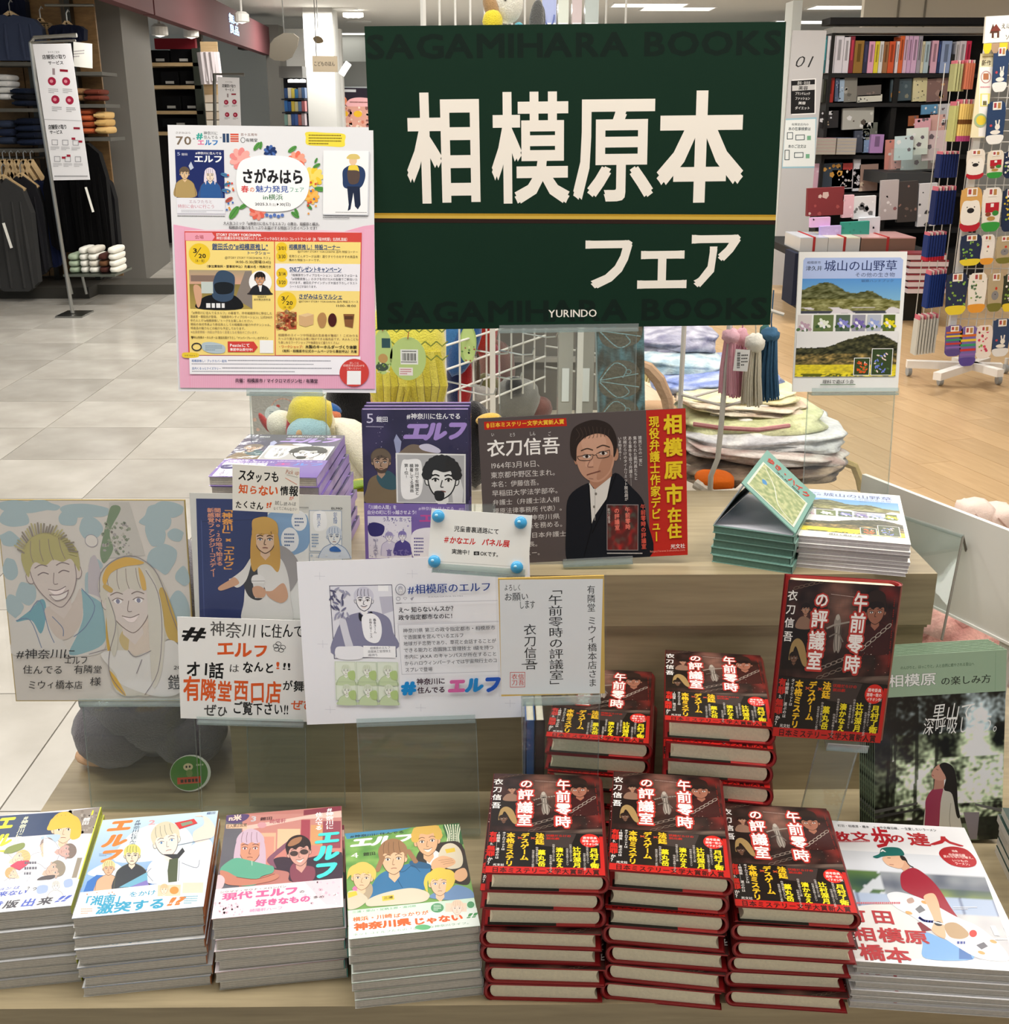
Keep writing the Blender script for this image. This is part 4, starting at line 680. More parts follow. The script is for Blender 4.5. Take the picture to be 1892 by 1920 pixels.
# woman with long fair hair
L.blob([(860, 900), (880, 740), (1000, 640), (1160, 620), (1300, 700), (1390, 860), (1440, 1050), (1500, 1280), (1380, 1290), (1330, 1500), (1230, 1760), (1130, 1780), (1000, 1790), (920, 1720), (880, 1500), (880, 1200)], 'cfcabc'); L.blob([(1340, 880), (1400, 900), (1500, 1270), (1400, 1280), (1360, 1100)], 'c8a858')
L.blob([(900, 1100), (960, 1130), (960, 1360), (900, 1450), (880, 1300)], 'cda74c'); L.blob([(890, 1580), (960, 1660), (1020, 1790), (930, 1720)], 'dcb24c'); L.blob([(1180, 1720), (1300, 1560), (1320, 1600), (1200, 1760)], 'dcb24c'); L.blob([(1080, 1180), (1180, 1260), (1120, 1330), (1040, 1400), (990, 1300)], 'cbb784')
L.blob([(830, 1440), (1050, 1400), (1110, 1450), (1250, 1380), (1420, 1290), (1500, 1400), (1500, 1700), (1300, 1780), (1000, 1700), (940, 1600)], 'dedcd8'); L.poly([(1090, 1180), (1240, 1120), (1260, 1390), (1110, 1440), (1060, 1400)], 'd8cabc')
L.person(1080, 960, 205, 'dacfc8', 'd2ccbe', 'dedcd8', ln='8a7a74', body=0, tilt=-.1, smile=1, lw=.016, shy=1.35, eye='8a8aa0')
L.blob([(880, 800), (940, 690), (1080, 620), (1220, 650), (1200, 672), (1060, 700), (950, 760), (900, 860)], 'd9ae54'); L.blob([(1180, 700), (1220, 760), (1240, 870), (1200, 870)], 'd8b060'); L.blob([(880, 880), (940, 920), (960, 890), (900, 850)], 'c8a860'); L.blob([(900, 950), (960, 1060), (980, 1300), (940, 1460), (900, 1300)], 'd0ccbe'); L.blob([(1240, 700), (1330, 860), (1370, 1200), (1330, 1560), (1250, 1700), (1240, 1300), (1240, 950)], 'd4d0c4')
for p in ([(850, 920), (870, 760), (1000, 640), (1160, 610), (1310, 710), (1390, 900)], [(1240, 720), (1330, 900), (1350, 1200), (1300, 1560), (1180, 1770)], [(920, 960), (970, 1180), (900, 1440), (900, 1620), (1010, 1780)], [(1390, 900), (1430, 1060), (1500, 1270)], [(1060, 1400), (1120, 1450), (1250, 1390)], [(730, 1450), (880, 1400)], [(1170, 1470), (1120, 1590)]): L.line(p, 6, '8a8288', True)
for tx, x0, y0, x1, y1 in (('#神奈川に', 110, 1440, 612, 1525), ('住んでる', 152, 1575, 500, 1655), ('エルフ', 512, 1475, 716, 1550), ('有隣堂', 590, 1550, 830, 1625), ('ミウィ橋本店', 186, 1705, 660, 1785), ('様', 715, 1645, 815, 1725), ('2025', 1428, 1500, 1550, 1540), ('鎧田', 1370, 1590, 1600, 1720)): L.t(tx, x0, y0, x1, y1, '1e1c20', .004, it=.12, jit=.1)
lb = board(L, 'autograph_board', 'large autograph board with two drawn faces and black handwriting at the left edge', 'autograph board', .003, 'b09a5c', 'lam', pname='drawn_face')
link('plastic_sleeve', MB().add([(-.004, -.004, .0035), (L.w + .008, -.004, .0035), (L.w + .008, L.h + .007, .0035), (-.004, L.h + .007, .0035)], [(0, 1, 2, 3)], 'ffffff').mesh('plastic_sleeve'), 'film', lb)
stand(L.M, L.w, .165, .12, (L.w * .36, L.w * .97), 'clear acrylic stand below the large autograph board', hook=.02)
# ---- laminated magazine page ----
Z = (340, 700, 4.8); pl = plane((-.3, 1.368, .9), 0, R(5))
Q = Cv([(90, 1085), (1530, 1092), (1535, 2240), (110, 2250)], Z, pl); Q.bg('dcdcd6')
Q.rect(150, 1135, 880, 2250, '2c3a6e'); Q.rect(188, 1330, 196, 2200, '46548a'); Q.line([(196, 1340), (760, 1310)], 5, '1e2a52')
Q.t('「神奈川」×「エルフ」', 376, 1200, 476, 1800, 'f0a850', .05, v=True); Q.t('関東No.2の地で始まる', 308, 1215, 372, 1736, 'e8a080', .03, v=True); Q.t('新感覚ファンタジーコメディー', 246, 1215, 310, 1840, 'e8a080', .03, v=True)
Q.rect(790, 1250, 1150, 2200, 'f2f2ee'); Q.blob([(800, 1260), (1060, 1250), (1150, 1300), (1140, 1560), (900, 1640), (800, 1500)], '8aaed4'); Q.ell_(1070, 1320, 70, 90, 'f4f6f8'); Q.ell_(985, 1490, 80, 110, 'f4f6f8'); Q.greek(1030, 1290, 1110, 1380, 3, '4a6a9a'); Q.greek(935, 1430, 1030, 1560, 4, '4a6a9a')
Q.rect(1160, 1225, 1448, 1590, '6a8ab4'); Q.rect(1164, 1229, 1444, 1586, 'f4f4f0'); Q.rect(1156, 1604, 1452, 2200, '8aa0bc'); Q.rect(1160, 1608, 1448, 2200, 'f0f0ec'); Q.blob([(1200, 1250), (1300, 1240), (1310, 1380), (1210, 1400)], 'ffffff'); Q.t('神奈川ッスよ！', 1226, 1256, 1262, 1380, '3a6ab0', .02, v=True); Q.t('だから町田は', 1372, 1240, 1410, 1340, '3a6ab0', .02, v=True)
Q.person(1380, 1450, 62, 'f4f4f0', 'd4dce8', 'dce4ee', body=.6, ln='6a88b4'); Q.greek(1180, 1430, 1240, 1560, 5, '7a96b8'); Q.dots(1170, 1620, 1440, 2100, 60, 4, 16, ['d8e0e8', 'b8c8d8', 'e4e8ea']); Q.blob([(1340, 1560), (1390, 1540), (1440, 1586), (1350, 1588)], '2a6ab8'); Q.t('ELMO', 1356, 1192, 1456, 1216, '2a2a2a', .03); Q.greek(1010, 1194, 1160, 1212, 1, '8a8a86')
# stand-in woman with a cup
Q.blob([(880, 1560), (1000, 1600), (1080, 1760), (1020, 1900), (960, 1960), (900, 1860)], 'a8a4a4'); Q.blob([(560, 2250), (560, 2050), (590, 1800), (640, 1640), (780, 1600), (900, 1660), (960, 1800), (980, 2000), (970, 2250)], 'eceae6'); Q.blob([(640, 1640), (700, 1660), (690, 1800), (760, 1960), (700, 2040), (600, 2000), (550, 1840), (590, 1720)], '3c3c40'); Q.blob([(640, 1650), (560, 1760), (460, 1840), (430, 1860), (500, 1930), (590, 1850)], 'eceae6'); Q.blob([(480, 1836), (420, 1870), (330, 1930), (350, 1960), (440, 1930), (520, 1890)], 'd8a888')
Q.person(762, 1480, 104, 'ecc8a8', 'd8a850', 'eceae6', ln='6a4a30', long=2.9, body=0, eye='5a6a80'); Q.blob([(650, 1330), (700, 1296), (790, 1290), (870, 1340), (880, 1440), (840, 1400), (790, 1440), (720, 1436), (660, 1440)], 'd8aa54')
Q.blob([(920, 1880), (960, 2000), (900, 2060), (800, 2020), (760, 1960), (820, 1950)], 'd8a888'); Q.blob([(632, 1850), (652, 1816), (710, 1808), (752, 1840), (750, 1880), (690, 1900), (640, 1886)], 'f2f0ee'); Q.poly([(644, 1886), (748, 1884), (736, 2020), (662, 2020)], 'e4e2de'); Q.line([(632, 1868), (752, 1864)], 5, '9a9890'); Q.blob([(640, 1930), (700, 1910), (760, 1950), (740, 2010), (660, 2010)], 'd8a888')
qb = board(Q, 'magazine_page', 'laminated comic magazine page with a blonde figure on dark blue', 'page', .0008, 'd8d8d2', 'lam')
link('laminate_film', MB().add([(-.002, -.002, .003), (Q.w + .004, -.002, .003), (Q.w + .004, Q.h + .002, .003), (-.002, Q.h + .002, .003)], [(0, 1, 2, 3)], 'ffffff').mesh('laminate_film'), 'film', qb)
stand(Q.M, Q.w, .16, .0, (Q.w * .3, Q.w * .93), 'clear acrylic stand behind the handwritten cards, under the magazine page')
# ---- handwritten cards ----
pl = plane((-.3, 1.352, .95), 0, R(4))
H1 = Cv([(475, 835), (1068, 835), (1056, 1256), (446, 1240)], Z, pl); H1.bg('efece2')
for tx, x0, y0, x1, y1, c, b in (('スタッフも', 520, 880, 880, 975, '1c1c1c', .03), ('知らない', 512, 1000, 866, 1090, 'e0602c', .035), ('情報', 880, 1000, 1050, 1095, '1c1c1c', .03), ('が', 962, 1092, 1010, 1132, 'e0602c', .02), ('たくさん', 474, 1146, 726, 1222, '1c1c1c', .03), ('!!', 750, 1150, 800, 1208, 'e0602c', .04), ('試し読みは', 832, 1140, 1030, 1180, '6a6a66', 0), ('なくてごめんなさい', 816, 1192, 1040, 1224, '7a7a76', 0)): H1.t(tx, x0, y0, x1, y1, c, b, it=.08, jit=.14)
H1.t('Pick up', 938, 846, 1062, 900, 'c0785a', 0, it=.3); H1.line([(936, 930), (1040, 984)], 4, 'e0602c'); H1.line([(950, 902), (1050, 920)], 3, '8a8a84')
board(H1, 'handwritten_card', 'smallest handwritten card, in front of the purple comic stack', 'card', .0008, 'efece2')
Z = (0, 900, 3.2); pl = plane((-.35, 1.345, .88), 0, R(5))
H2 = Cv([(1080, 840), (1910, 828), (1905, 1448), (1068, 1434)], Z, pl); H2.bg('f4f3f0')
for tx, x0, y0, x1, y1, c, b in (('#', 1105, 862, 1250, 975, '1c1c1c', .04), ('神奈川', 1262, 852, 1540, 945, '5a5856', .015), ('に住んでる', 1560, 852, 1890, 940, '1c1c1c', .015), ('エルフ', 1296, 970, 1610, 1062, 'e2602c', .045), ('オ1話', 1108, 1085, 1340, 1190, '1c1c1c', .03), ('は', 1366, 1100, 1425, 1150, '5a5856', .01), ('なんと', 1446, 1080, 1640, 1150, '1c1c1c', .03), ('!', 1642, 1072, 1672, 1130, 'e2602c', .03), ('!!', 1684, 1072, 1740, 1130, '1c1c1c', .02), ('有隣堂西口店', 1094, 1190, 1680, 1330, 'e2602c', .03), ('が舞台', 1682, 1190, 1890, 1260, '1c1c1c', .02), ('ぜひ', 1208, 1345, 1350, 1420, '4a4846', .02), ('ご覧下さい!!', 1376, 1325, 1720, 1405, '1c1c1c', .02), ('ぜひ', 1735, 1310, 1880, 1375, 'e2602c', .02)): H2.t(tx, x0, y0, x1, y1, c, b, it=.06, jit=.12)
for a in (0, 1.1, 2.4, 3.4, 4.5): H2.ring(1672 + 22 * math.cos(a), 992 + 20 * math.sin(a), 16, 12, 3, '2a2a2a', 10)
board(H2, 'handwritten_card', 'large handwritten white card with orange and black brush lettering', 'card', .001, 'f2f0ee')
stand(H2.M, H2.w, .155, .0, (H2.w * .13, H2.w * .9), 'clear acrylic stand under the large handwritten card', hook=.02)
# ---------------- books ----------------
def ordn(k): return ('topmost', 'second', 'third', 'fourth', 'fifth', 'sixth', 'seventh', 'eighth', 'ninth', 'tenth', 'eleventh')[k]
def book_soft(name, label, cat, cv, t, cover, pages='d2ccc0', spine='R', M=None, mat='wrap', grp=None, plate=None):
    """paperback: page block, wrap-around cover, printed face (and paper band) as sub-parts"""
    w, h = cv.w, cv.h; t -= .0008; r = thing(name, label, cat, M or cv.M, grp)
    a, b = (.0012, w - .0012)
    m = MB(); m.prism([(a, .0008), (b, .0008), (b, t - .0008), (a, t - .0008)], -h + .0012, -.0012, pages, Matrix.Rotation(math.pi / 2, 4, 'X'))
    for k in range(1, 5): m.box(a + .001, .0010, t * k / 5 - .00012, b - .001, .0012, t * k / 5 + .00012, 'b3ab9d')
    part('page_block', m, 'pages', r)
    c = MB().box(0, 0, 0, w, h, .0004, plate or cover).box(0, 0, t - .0004, w, h, t, plate or cover)
    c.box(w - .0007, 0, .0007, w, h, t - .0007, cover) if spine == 'R' else c.box(0, 0, .0007, .0007, h, t - .0007, cover)
    co = part('cover', c, mat, r)
    if cv.v: cv.make('cover_print', mat, co, cap=.0006, M= Matrix.Translation((0, 0, t)))
    return r
def stack(root, M0, n, t, label, grp, z0=0, jit=.003, rot=.02, flip=None, alt=None, w=0, h=0):
    """copies of root below it; labels count down from the top"""
    for k in range(1, n):
        dx, dy, a = rnd.uniform(-jit, jit), rnd.uniform(-jit, jit), rnd.uniform(-rot, rot)
        M = M0 @ Matrix.Translation((dx, dy, -k * t)) @ Matrix.Rotation(a * .5, 4, 'Z')
        src = root
        if flip and flip(k): M = M @ Matrix.Translation((w, h, 0)) @ Matrix.Rotation(math.pi, 4, 'Z'); src = alt or root
        dup(src, M, label % ordn(k), grp)
def zs(M, z, t):
    """put the top face frame M at height z with the book body below"""
    M = M.copy(); M.translation.z = z - t; return M
cm = dict(lw=.03)
# volume 1, far left
Z = (0, 1500, 8.727); zt = .793; pl = hplane(zt)
C1 = Cv([(-340, 262), (1620, 122), (1195, 1745), (-1010, 1905)], Z, pl); C1.bg('e6e8f2')
C1.poly([(-340, 262), (1030, 190), (940, 560), (-500, 640)], '34486e'); C1.poly([(1030, 190), (1620, 122), (1480, 560), (1270, 560)], '9a9088'); C1.dots(1040, 190, 1560, 560, 60, 14, 40, ['8a8078', 'aaa298', '7f766e', 'b8b0a8']); C1.poly([(1260, 960), (1340, 960), (1260, 1290), (1180, 1290)], 'a09688')
C1.poly([(1600, 122), (1622, 122), (1310, 1310), (1290, 1310)], 'dfe84a')
C1.t('エ', -60, 250, 230, 480, 'f0f03c', .06, it=.1); C1.t('ル', -90, 540, 200, 760, 'f0f03c', .06, it=.1); C1.t('フ', -160, 800, 120, 1000, 'f0f03c', .06); C1.t('#神奈川に住んでる', 340, 250, 450, 900, 'f0f4d0', .03, v=True); C1.t('1', 1420, 160, 1520, 270, 'f0f040'); C1.t('鎧田', 1330, 300, 1450, 420, 'ffffff', .02, v=True)
C1.person(1010, 470, 190, 'f4d0b4', 'ecc250', 'd8dce8', body=0, ln='9a7a5a', lw=.02); C1.blob([(760, 400), (820, 300), (1000, 262), (1200, 270), (1290, 400), (1290, 600), (1180, 660), (1120, 620), (1100, 460), (760, 500)], 'ecc250'); C1.blob([(640, 610), (820, 570), (960, 580), (900, 690), (720, 680)], 'b8d0e4')
for cx, cy, r, sk, ha, ti in ((740, 760, 100, 'ecccb4', '9a8a88', .3), (330, 950, 110, 'f0d4bc', 'e0c488', 1.2), (1080, 850, 110, 'd8b0a8', '8a7a72', 1.5), (900, 1150, 120, 'dabcaa', '9a9080', 1.2), (200, 1200, 80, 'f0d0b8', 'd8b078', -1)): C1.person(cx, cy, r, sk, ha, 'e4e6ee', body=.8, tilt=ti, ln='8a8090', lw=.02)
C1.blob([(60, 830), (130, 760), (360, 700), (370, 780), (200, 860), (60, 870)], '8a9858'); C1.poly([(160, 1080), (280, 1000), (460, 990), (490, 1030), (320, 1150)], 'd04a68'); C1.blob([(620, 1320), (700, 1260), (900, 1240), (860, 1300)], '5a5458'); C1.greek(400, 1000, 600, 1260, 3, '6a6a78')
C1.poly([(-900, 1440), (1290, 1290), (1195, 1745), (-1010, 1905)], 'eef0f4'); C1.t('ワクション は', -300, 1448, 330, 1500, '4a60c0', .03, it=.2); C1.t('来ない', 0, 1495, 460, 1575, '4a60c0', .045, it=.2); C1.t('？っ', 470, 1415, 640, 1500, '4a4a54', .03); C1.blob([(620, 1440), (700, 1400), (800, 1420), (780, 1520), (640, 1540)], 'a8bce8'); C1.blob([(1060, 1340), (1180, 1310), (1200, 1420), (1080, 1450)], 'a8bce8'); C1.person(930, 1420, 60, 'f4f2f0', 'dcd8d4', 'e4e2e0', body=.4, ln='8a8a90')
for tx, x, c in (('重', -150, '5068c8'), ('版', 110, '4a4a54'), ('出', 390, '5068c8'), ('来', 660, '4a4a54')): C1.t(tx, x, 1645 - .07 * (x - 110), x + 230, 1770 - .07 * (x - 110), c, .04, it=.15)
C1.t('!!', 930, 1575, 1130, 1695, '5068c8', .05, it=.35)
# volume 2
Z = (0, 1460, 4.174); C2 = Cv([(790, 318), (1690, 250), (1610, 1008), (582, 1078)], Z, hplane(.797)); C2.grad(580, 250, 1700, 1080, '4a90dc', 'd0e8f4')
C2.blob([(1050, 400), (1200, 350), (1400, 360), (1500, 500), (1300, 620), (900, 640), (960, 480)], 'e4f0f6'); C2.blob([(720, 700), (860, 640), (960, 700), (860, 760), (700, 740)], 'dcecf4'); C2.poly([(690, 790), (760, 740), (1000, 760), (1150, 700), (1200, 860), (660, 880)], '3c78c8')
for tx, y0, y1, x0 in (('エ', 318, 412, 840), ('ル', 430, 530, 806), ('フ', 545, 650, 775)): C2.t(tx, x0, y0, x0 + 180, y1, 'f08a40', .07, it=.15)
C2.t('#神奈川に住んでる', 1040, 316, 1092, 548, '2a3a60', .015, v=True); C2.t('2', 1150, 315, 1205, 362, 'e8a8b0', .03); C2.t('鎧田', 1600, 262, 1670, 282, '2a4a8a', .02); C2.greek(772, 576, 870, 600, 2, '5a7aa0')
C2.person(850, 690, 44, 'e4b898', 'ead8a0', 'e0b494', body=2.6, ln='8a6a58'); C2.person(1028, 592, 58, 'f4dcc8', 'dcd878', '3c424a', body=2.3, ln='6a6a58')
C2.blob([(1150, 700), (1190, 640), (1280, 590), (1420, 560), (1600, 470), (1668, 560), (1630, 800), (1200, 820), (1150, 760)], 'eef2fa'); C2.blob([(1500, 420), (1580, 360), (1560, 290), (1500, 300), (1600, 300), (1680, 400), (1640, 470), (1520, 500)], 'f4e2d6')
C2.person(1290, 480, 100, 'f8e8de', 'ddd6bc', 'eef2fa', body=0, tilt=-.25, ln='6a6a6a', eye='5a88b8', smile=0, lw=.02); C2.poly([(1270, 590), (1380, 590), (1420, 540), (1440, 570), (1380, 640), (1330, 620)], '3a3e44'); C2.poly([(1320, 630), (1390, 620), (1388, 806), (1320, 812), (1310, 720)], '55604a')
C2.poly([(1350, 345), (1500, 315), (1530, 350), (1390, 395)], 'd83c40'); C2.poly([(1395, 350), (1480, 330), (1495, 350), (1410, 374)], '8aa088')
for p in ([(1180, 700), (1150, 740), (1200, 800)], [(1420, 660), (1540, 700), (1560, 640)], [(1380, 520), (1640, 470)], [(1400, 640), (1400, 800)]): C2.line(p, 4, '7a88a0', True)
C2.poly([(900, 862), (1150, 728), (1160, 830), (980, 856)], '78b8d4'); C2.poly([(1000, 850), (1150, 790), (1170, 832)], '8a80c8'); C2.greek(900, 840, 1010, 852, 1, '3a3a44', .8)
C2.poly([(640, 876), (1632, 790), (1610, 1008), (582, 1078)], 'f2f4f6'); C2.t('「湘南」', 640, 912, 1010, 985, '38a4cc', .04); C2.t('をかけ', 1020, 880, 1230, 922, '38a4cc', .02); C2.t('激突する', 780, 966, 1310, 1050, '38a4cc', .045); C2.t('!?', 1316, 922, 1450, 1004, 'f0803c', .05, it=.2); C2.rect(1240, 832, 1420, 920, 'f4d4b8'); C2.rect(1436, 818, 1600, 900, 'f2dcc8'); C2.ell_(1370, 876, 36, 30, 'f09a50'); C2.person(1290, 866, 30, 'f8e4d0', 'f0c8a0', 'f4d4b8', body=0, ln='d89868'); C2.greek(1450, 920, 1560, 990, 4, '6ab4cc'); C2.dots(660, 880, 970, 896, 5, 5, 8, ['f0803c']); C2.greek(650, 1000, 740, 1050, 3, 'f0a890')
# volume 3
Z = (390, 1500, 7.007); C3 = Cv([(215, 190), (1745, 78), (1790, 1412), (80, 1548)], Z, hplane(.79)); C3.bg('c07f78')
C3.grad(215, 170, 1745, 900, 'd88a80', 'c88c84'); C3.poly([(200, 200), (430, 200), (420, 1150), (120, 1180)], '6a6a74'); C3.poly([(430, 340), (1740, 130), (1750, 230), (1240, 250), (440, 400)], 'e8c4b8'); C3.poly([(1240, 130), (1740, 75), (1745, 140), (1240, 200)], '8a3c4c'); C3.ell_(690, 325, 60, 40, 'd8a0a8'); C3.t('崎陽軒', 790, 250, 1010, 310, 'b0606a', .03)
for x0, y0, x1, y1, c in ((560, 430, 880, 700, 'e8b898'), (900, 380, 1200, 640, 'e8c4a0'), (1210, 260, 1330, 560, 'a84858'), (1340, 330, 1500, 600, 'd8a070'), (1500, 280, 1740, 640, '9a4a58'), (700, 480, 860, 800, 'e09a88')): C3.rect(x0, y0, x1, y1, c)
C3.blob([(230, 190), (500, 180), (480, 250), (340, 300), (220, 270)], '5a4a78'); C3.t('n米', 250, 190, 420, 270, 'f4d8c8', .05); C3.rect(215, 312, 494, 368, 'e8c0a0'); C3.t('立入禁止区間', 220, 318, 490, 362, '3a3030', .02); C3.t('3', 540, 195, 620, 285, 'c8c8d0', .03); C3.t('鎧田', 664, 222, 828, 268, '4a2a30', .03)
C3.t('#神奈川に', 1535, 100, 1640, 395, 'ffffff', .03, v=True); C3.t('住んでる', 1395, 165, 1495, 405, 'ffffff', .03, v=True)
C3.blob([(850, 900), (860, 780), (1000, 750), (1200, 790), (1340, 760), (1760, 700), (1770, 1040), (1120, 1080), (1060, 950)], '3e3040'); C3.blob([(1080, 900), (1180, 800), (1260, 860), (1400, 900), (1380, 1060), (1130, 1080)], '8a4a5c'); C3.poly([(1190, 770), (1300, 790), (1290, 880), (1210, 830)], 'd09a88')
C3.blob([(770, 800), (860, 690), (1060, 530), (1100, 560), (960, 680), (860, 780), (900, 900)], '8a5a70'); C3.person(1190, 680, 150, 'd8a498', '2c2024', '4a3040', body=0, tilt=-.15, ln='4a2a30', glasses=2, smile=1, lw=.02); C3.blob([(1040, 600), (1100, 520), (1220, 490), (1200, 560), (1100, 610)], 'a87858')
C3.person(545, 620, 165, 'd89a80', 'd2b8cc', '5aa890', long=2.2, body=0, ln='6a3a40', eye='7a3a50', lw=.02)
C3.blob([(160, 920), (230, 830), (370, 760), (560, 800), (760, 850), (860, 880), (850, 960), (700, 1010), (640, 1110), (420, 1120), (240, 1000)], '66b096'); C3.blob([(160, 930), (260, 940), (400, 1010), (620, 1040), (860, 970), (940, 1000), (860, 1060), (600, 1110), (380, 1120), (220, 1080)], 'cc8874'); C3.line([(380, 1010), (640, 1040), (880, 975)], 7, '7a4038', True); C3.line([(575, 800), (580, 860)], 6, 'e8e8e0')
C3.blob([(110, 1010), (170, 980), (230, 1040), (200, 1150), (110, 1150)], 'e0c8d0')
for tx, y0, y1, x0 in (('エ', 425, 600, 1390), ('ル', 610, 820, 1380), ('フ', 830, 1050, 1370)): C3.t(tx, x0, y0, x0 + 330, y1, '4ae0e0', .07, it=.12)
C3.poly([(100, 1165), (1770, 1040), (1790, 1412), (80, 1548)], 'f0e6ec'); C3.poly([(1270, 1080), (1740, 1050), (1760, 1390), (1560, 1380)], 'eed4de'); C3.dots(1280, 1090, 1740, 1380, 40, 6, 26, ['f0c8d8', 'e8b8cc', 'f8e4ec']); C3.dots(120, 1340, 500, 1500, 40, 6, 30, ['f0c8d8', 'ecc4d4']); C3.t('シウマイ・サウナ・メロンパン', 172, 1192, 1040, 1222, '5a4a50', .01)
C3.t('現代', 210, 1220, 600, 1315, 'e06aa0', .05); C3.t('エルフ', 640, 1180, 1200, 1285, 'e06aa0', .06); C3.t('の', 1210, 1190, 1280, 1232, '5a4a50', .02); C3.t('好きなもの', 650, 1308, 1360, 1395, 'e06aa0', .06); C3.t('多め', 1390, 1268, 1540, 1306, '5a4a50', .02); C3.t('崎陽軒ハーフ', 570, 1425, 1000, 1468, 'e8a0c4', .03)
# volume 4
Z = (640, 1530, 6.757); C4 = Cv([(32, 208), (1482, 92), (1776, 1388), (108, 1556)], Z, hplane(.784)); C4.bg('79a85a')
C4.img(32, 150, 1600, 800, 30, 18, noisy((96, 150, 76), (140, 184, 98), 9)); C4.poly([(32, 208), (500, 150), (880, 130), (700, 190), (60, 280)], '4a90b8')
C4.t('#神奈川に住んでる', 104, 232, 796, 264, '1e2a20', .03)
C4.t('エ', 90, 270, 370, 390, 'fafafa', .07, it=.2); C4.t('ル', 350, 250, 640, 370, 'fafafa', .07, it=.2); C4.t('フ', 620, 230, 900, 340, 'fafafa', .07, it=.2); C4.t('4', 110, 440, 220, 530, 'f4f4f0', 0); C4.t('鎧田', 270, 450, 430, 496, '26301f', .03)
C4.blob([(1290, 100), (1480, 95), (1540, 350), (1380, 340), (1300, 200)], '3a6a40'); 
for k in range(7): C4.line([(1330 + k * 26, 340), (1345 + k * 22, 240 - 10 * (k % 2)), (1300 + k * 34, 110)], 14, 'e8ead0', True)
C4.blob([(960, 480), (1060, 380), (1260, 330), (1520, 360), (1640, 800), (1500, 860), (1100, 700), (960, 600)], '3a342e'); C4.blob([(1080, 470), (1180, 430), (1250, 500), (1150, 620), (1090, 600)], 'e8e8ea'); C4.person(1080, 300, 155, 'e4b48c', 'dcb458', '3a342e', body=0, tilt=-.12, ln='6a4a30', smile=1, lw=.02, curly=1)
C4.blob([(1230, 480), (1290, 370), (1400, 345), (1500, 420), (1540, 560), (1500, 650), (1350, 660), (1250, 560)], 'ded4bc'); C4.poly([(1310, 420), (1430, 400), (1440, 450), (1330, 470)], 'e8c84a'); C4.blob([(1140, 650), (1160, 560), (1280, 500), (1420, 540), (1440, 600), (1340, 650), (1200, 680)], 'e4b48c')
for k in range(3): C4.line([(1230 + k * 30, 560 + k * 24), (1400 + k * 14, 540 + k * 22)], 4, '9a6a48')
C4.blob([(350, 1030), (400, 850), (500, 720), (680, 650), (900, 590), (1100, 620), (1130, 700), (1060, 920), (900, 920), (560, 1000)], '3a78a8'); C4.blob([(880, 560), (1110, 600), (1120, 660), (900, 640)], '2f6088'); C4.line([(730, 680), (715, 780), (780, 900)], 6, '204868', True); C4.line([(640, 660), (780, 700), (900, 620), (1000, 700)], 6, '204868', True); C4.person(655, 520, 165, 'ecc09c', 'a07858', '3a78a8', body=0, tilt=-.08, ln='5a4030', lw=.02)
for k in range(6): C4.ell_(520 - k * 12, 520 + k * 30, 34, 30, 'a07858', 8); C4.ell_(850 + k * 18, 440 + k * 26, 34, 26, 'a07858', 8)
C4.blob([(180, 940), (260, 860), (380, 850), (400, 960), (330, 1060), (230, 1060)], 'b8a68c'); C4.blob([(140, 910), (190, 870), (240, 920), (200, 960)], 'd880b0'); C4.person(265, 760, 130, 'f0c8a4', 'ecc868', 'b8a68c', body=0, tilt=.05, ln='7a5a38', lw=.02); C4.blob([(70, 790), (100, 650), (220, 590), (360, 600), (440, 690), (420, 800), (360, 700), (200, 720), (110, 740)], 'ecc868')
C4.blob([(1130, 1030), (1200, 960), (1400, 900), (1480, 870), (1640, 930), (1690, 1030), (1400, 1060)], '7496c0'); C4.person(1250, 840, 130, 'f0c8a8', 'e8cc58', '7496c0', body=0, tilt=-.06, ln='7a5a38', eye='5a6aa8', lw=.02); C4.blob([(1050, 850), (1090, 730), (1220, 680), (1380, 680), (1450, 760), (1420, 880), (1330, 960), (1330, 800), (1180, 790), (1100, 810), (1100, 960)], 'e8cc58')
C4.blob([(1450, 700), (1560, 660), (1600, 760), (1520, 830), (1440, 790)], 'e4b48c'); C4.blob([(330, 1060), (500, 980), (760, 920), (940, 910), (1100, 960), (1120, 1030), (1000, 1090), (500, 1130), (340, 1130)], 'ddd3bd'); C4.poly([(520, 1010), (670, 990), (680, 1050), (530, 1070)], 'e8cc4a'); C4.t('三浦', 540, 1014, 660, 1048, '3a3424', .03); C4.blob([(80, 1160), (80, 960), (200, 940), (330, 1020), (320, 1080), (200, 1160)], 'd8cfb8'); C4.poly([(82, 960), (190, 940), (210, 990), (90, 1030)], 'e8cc4a')
C4.poly([(88, 1188), (1690, 1035), (1776, 1388), (108, 1556)], 'd6eedc'); C4.poly([(95, 1300), (1750, 1160), (1776, 1388), (108, 1556)], 'eaf4ee'); C4.t('三浦・葉山・足柄上郡・湯河原', 140, 1195, 970, 1225, '5a9a6a', .01)
C4.t('横浜・川崎', 150, 1275, 660, 1332, 'ee7840', .04); C4.t('ばっかりが', 670, 1232, 1120, 1285, 'ee7840', .035); C4.t('神奈川県', 165, 1352, 900, 1448, 'ee6830', .055); C4.t('じゃない', 915, 1290, 1560, 1380, 'ee6830', .055); C4.t('!!', 1575, 1225, 1710, 1300, '4a9a5a', .05, it=.25); C4.t('ネットコエルフたちの「温厚」な神奈川ライフ。', 155, 1482, 1700, 1514, '7aa88a', .01)
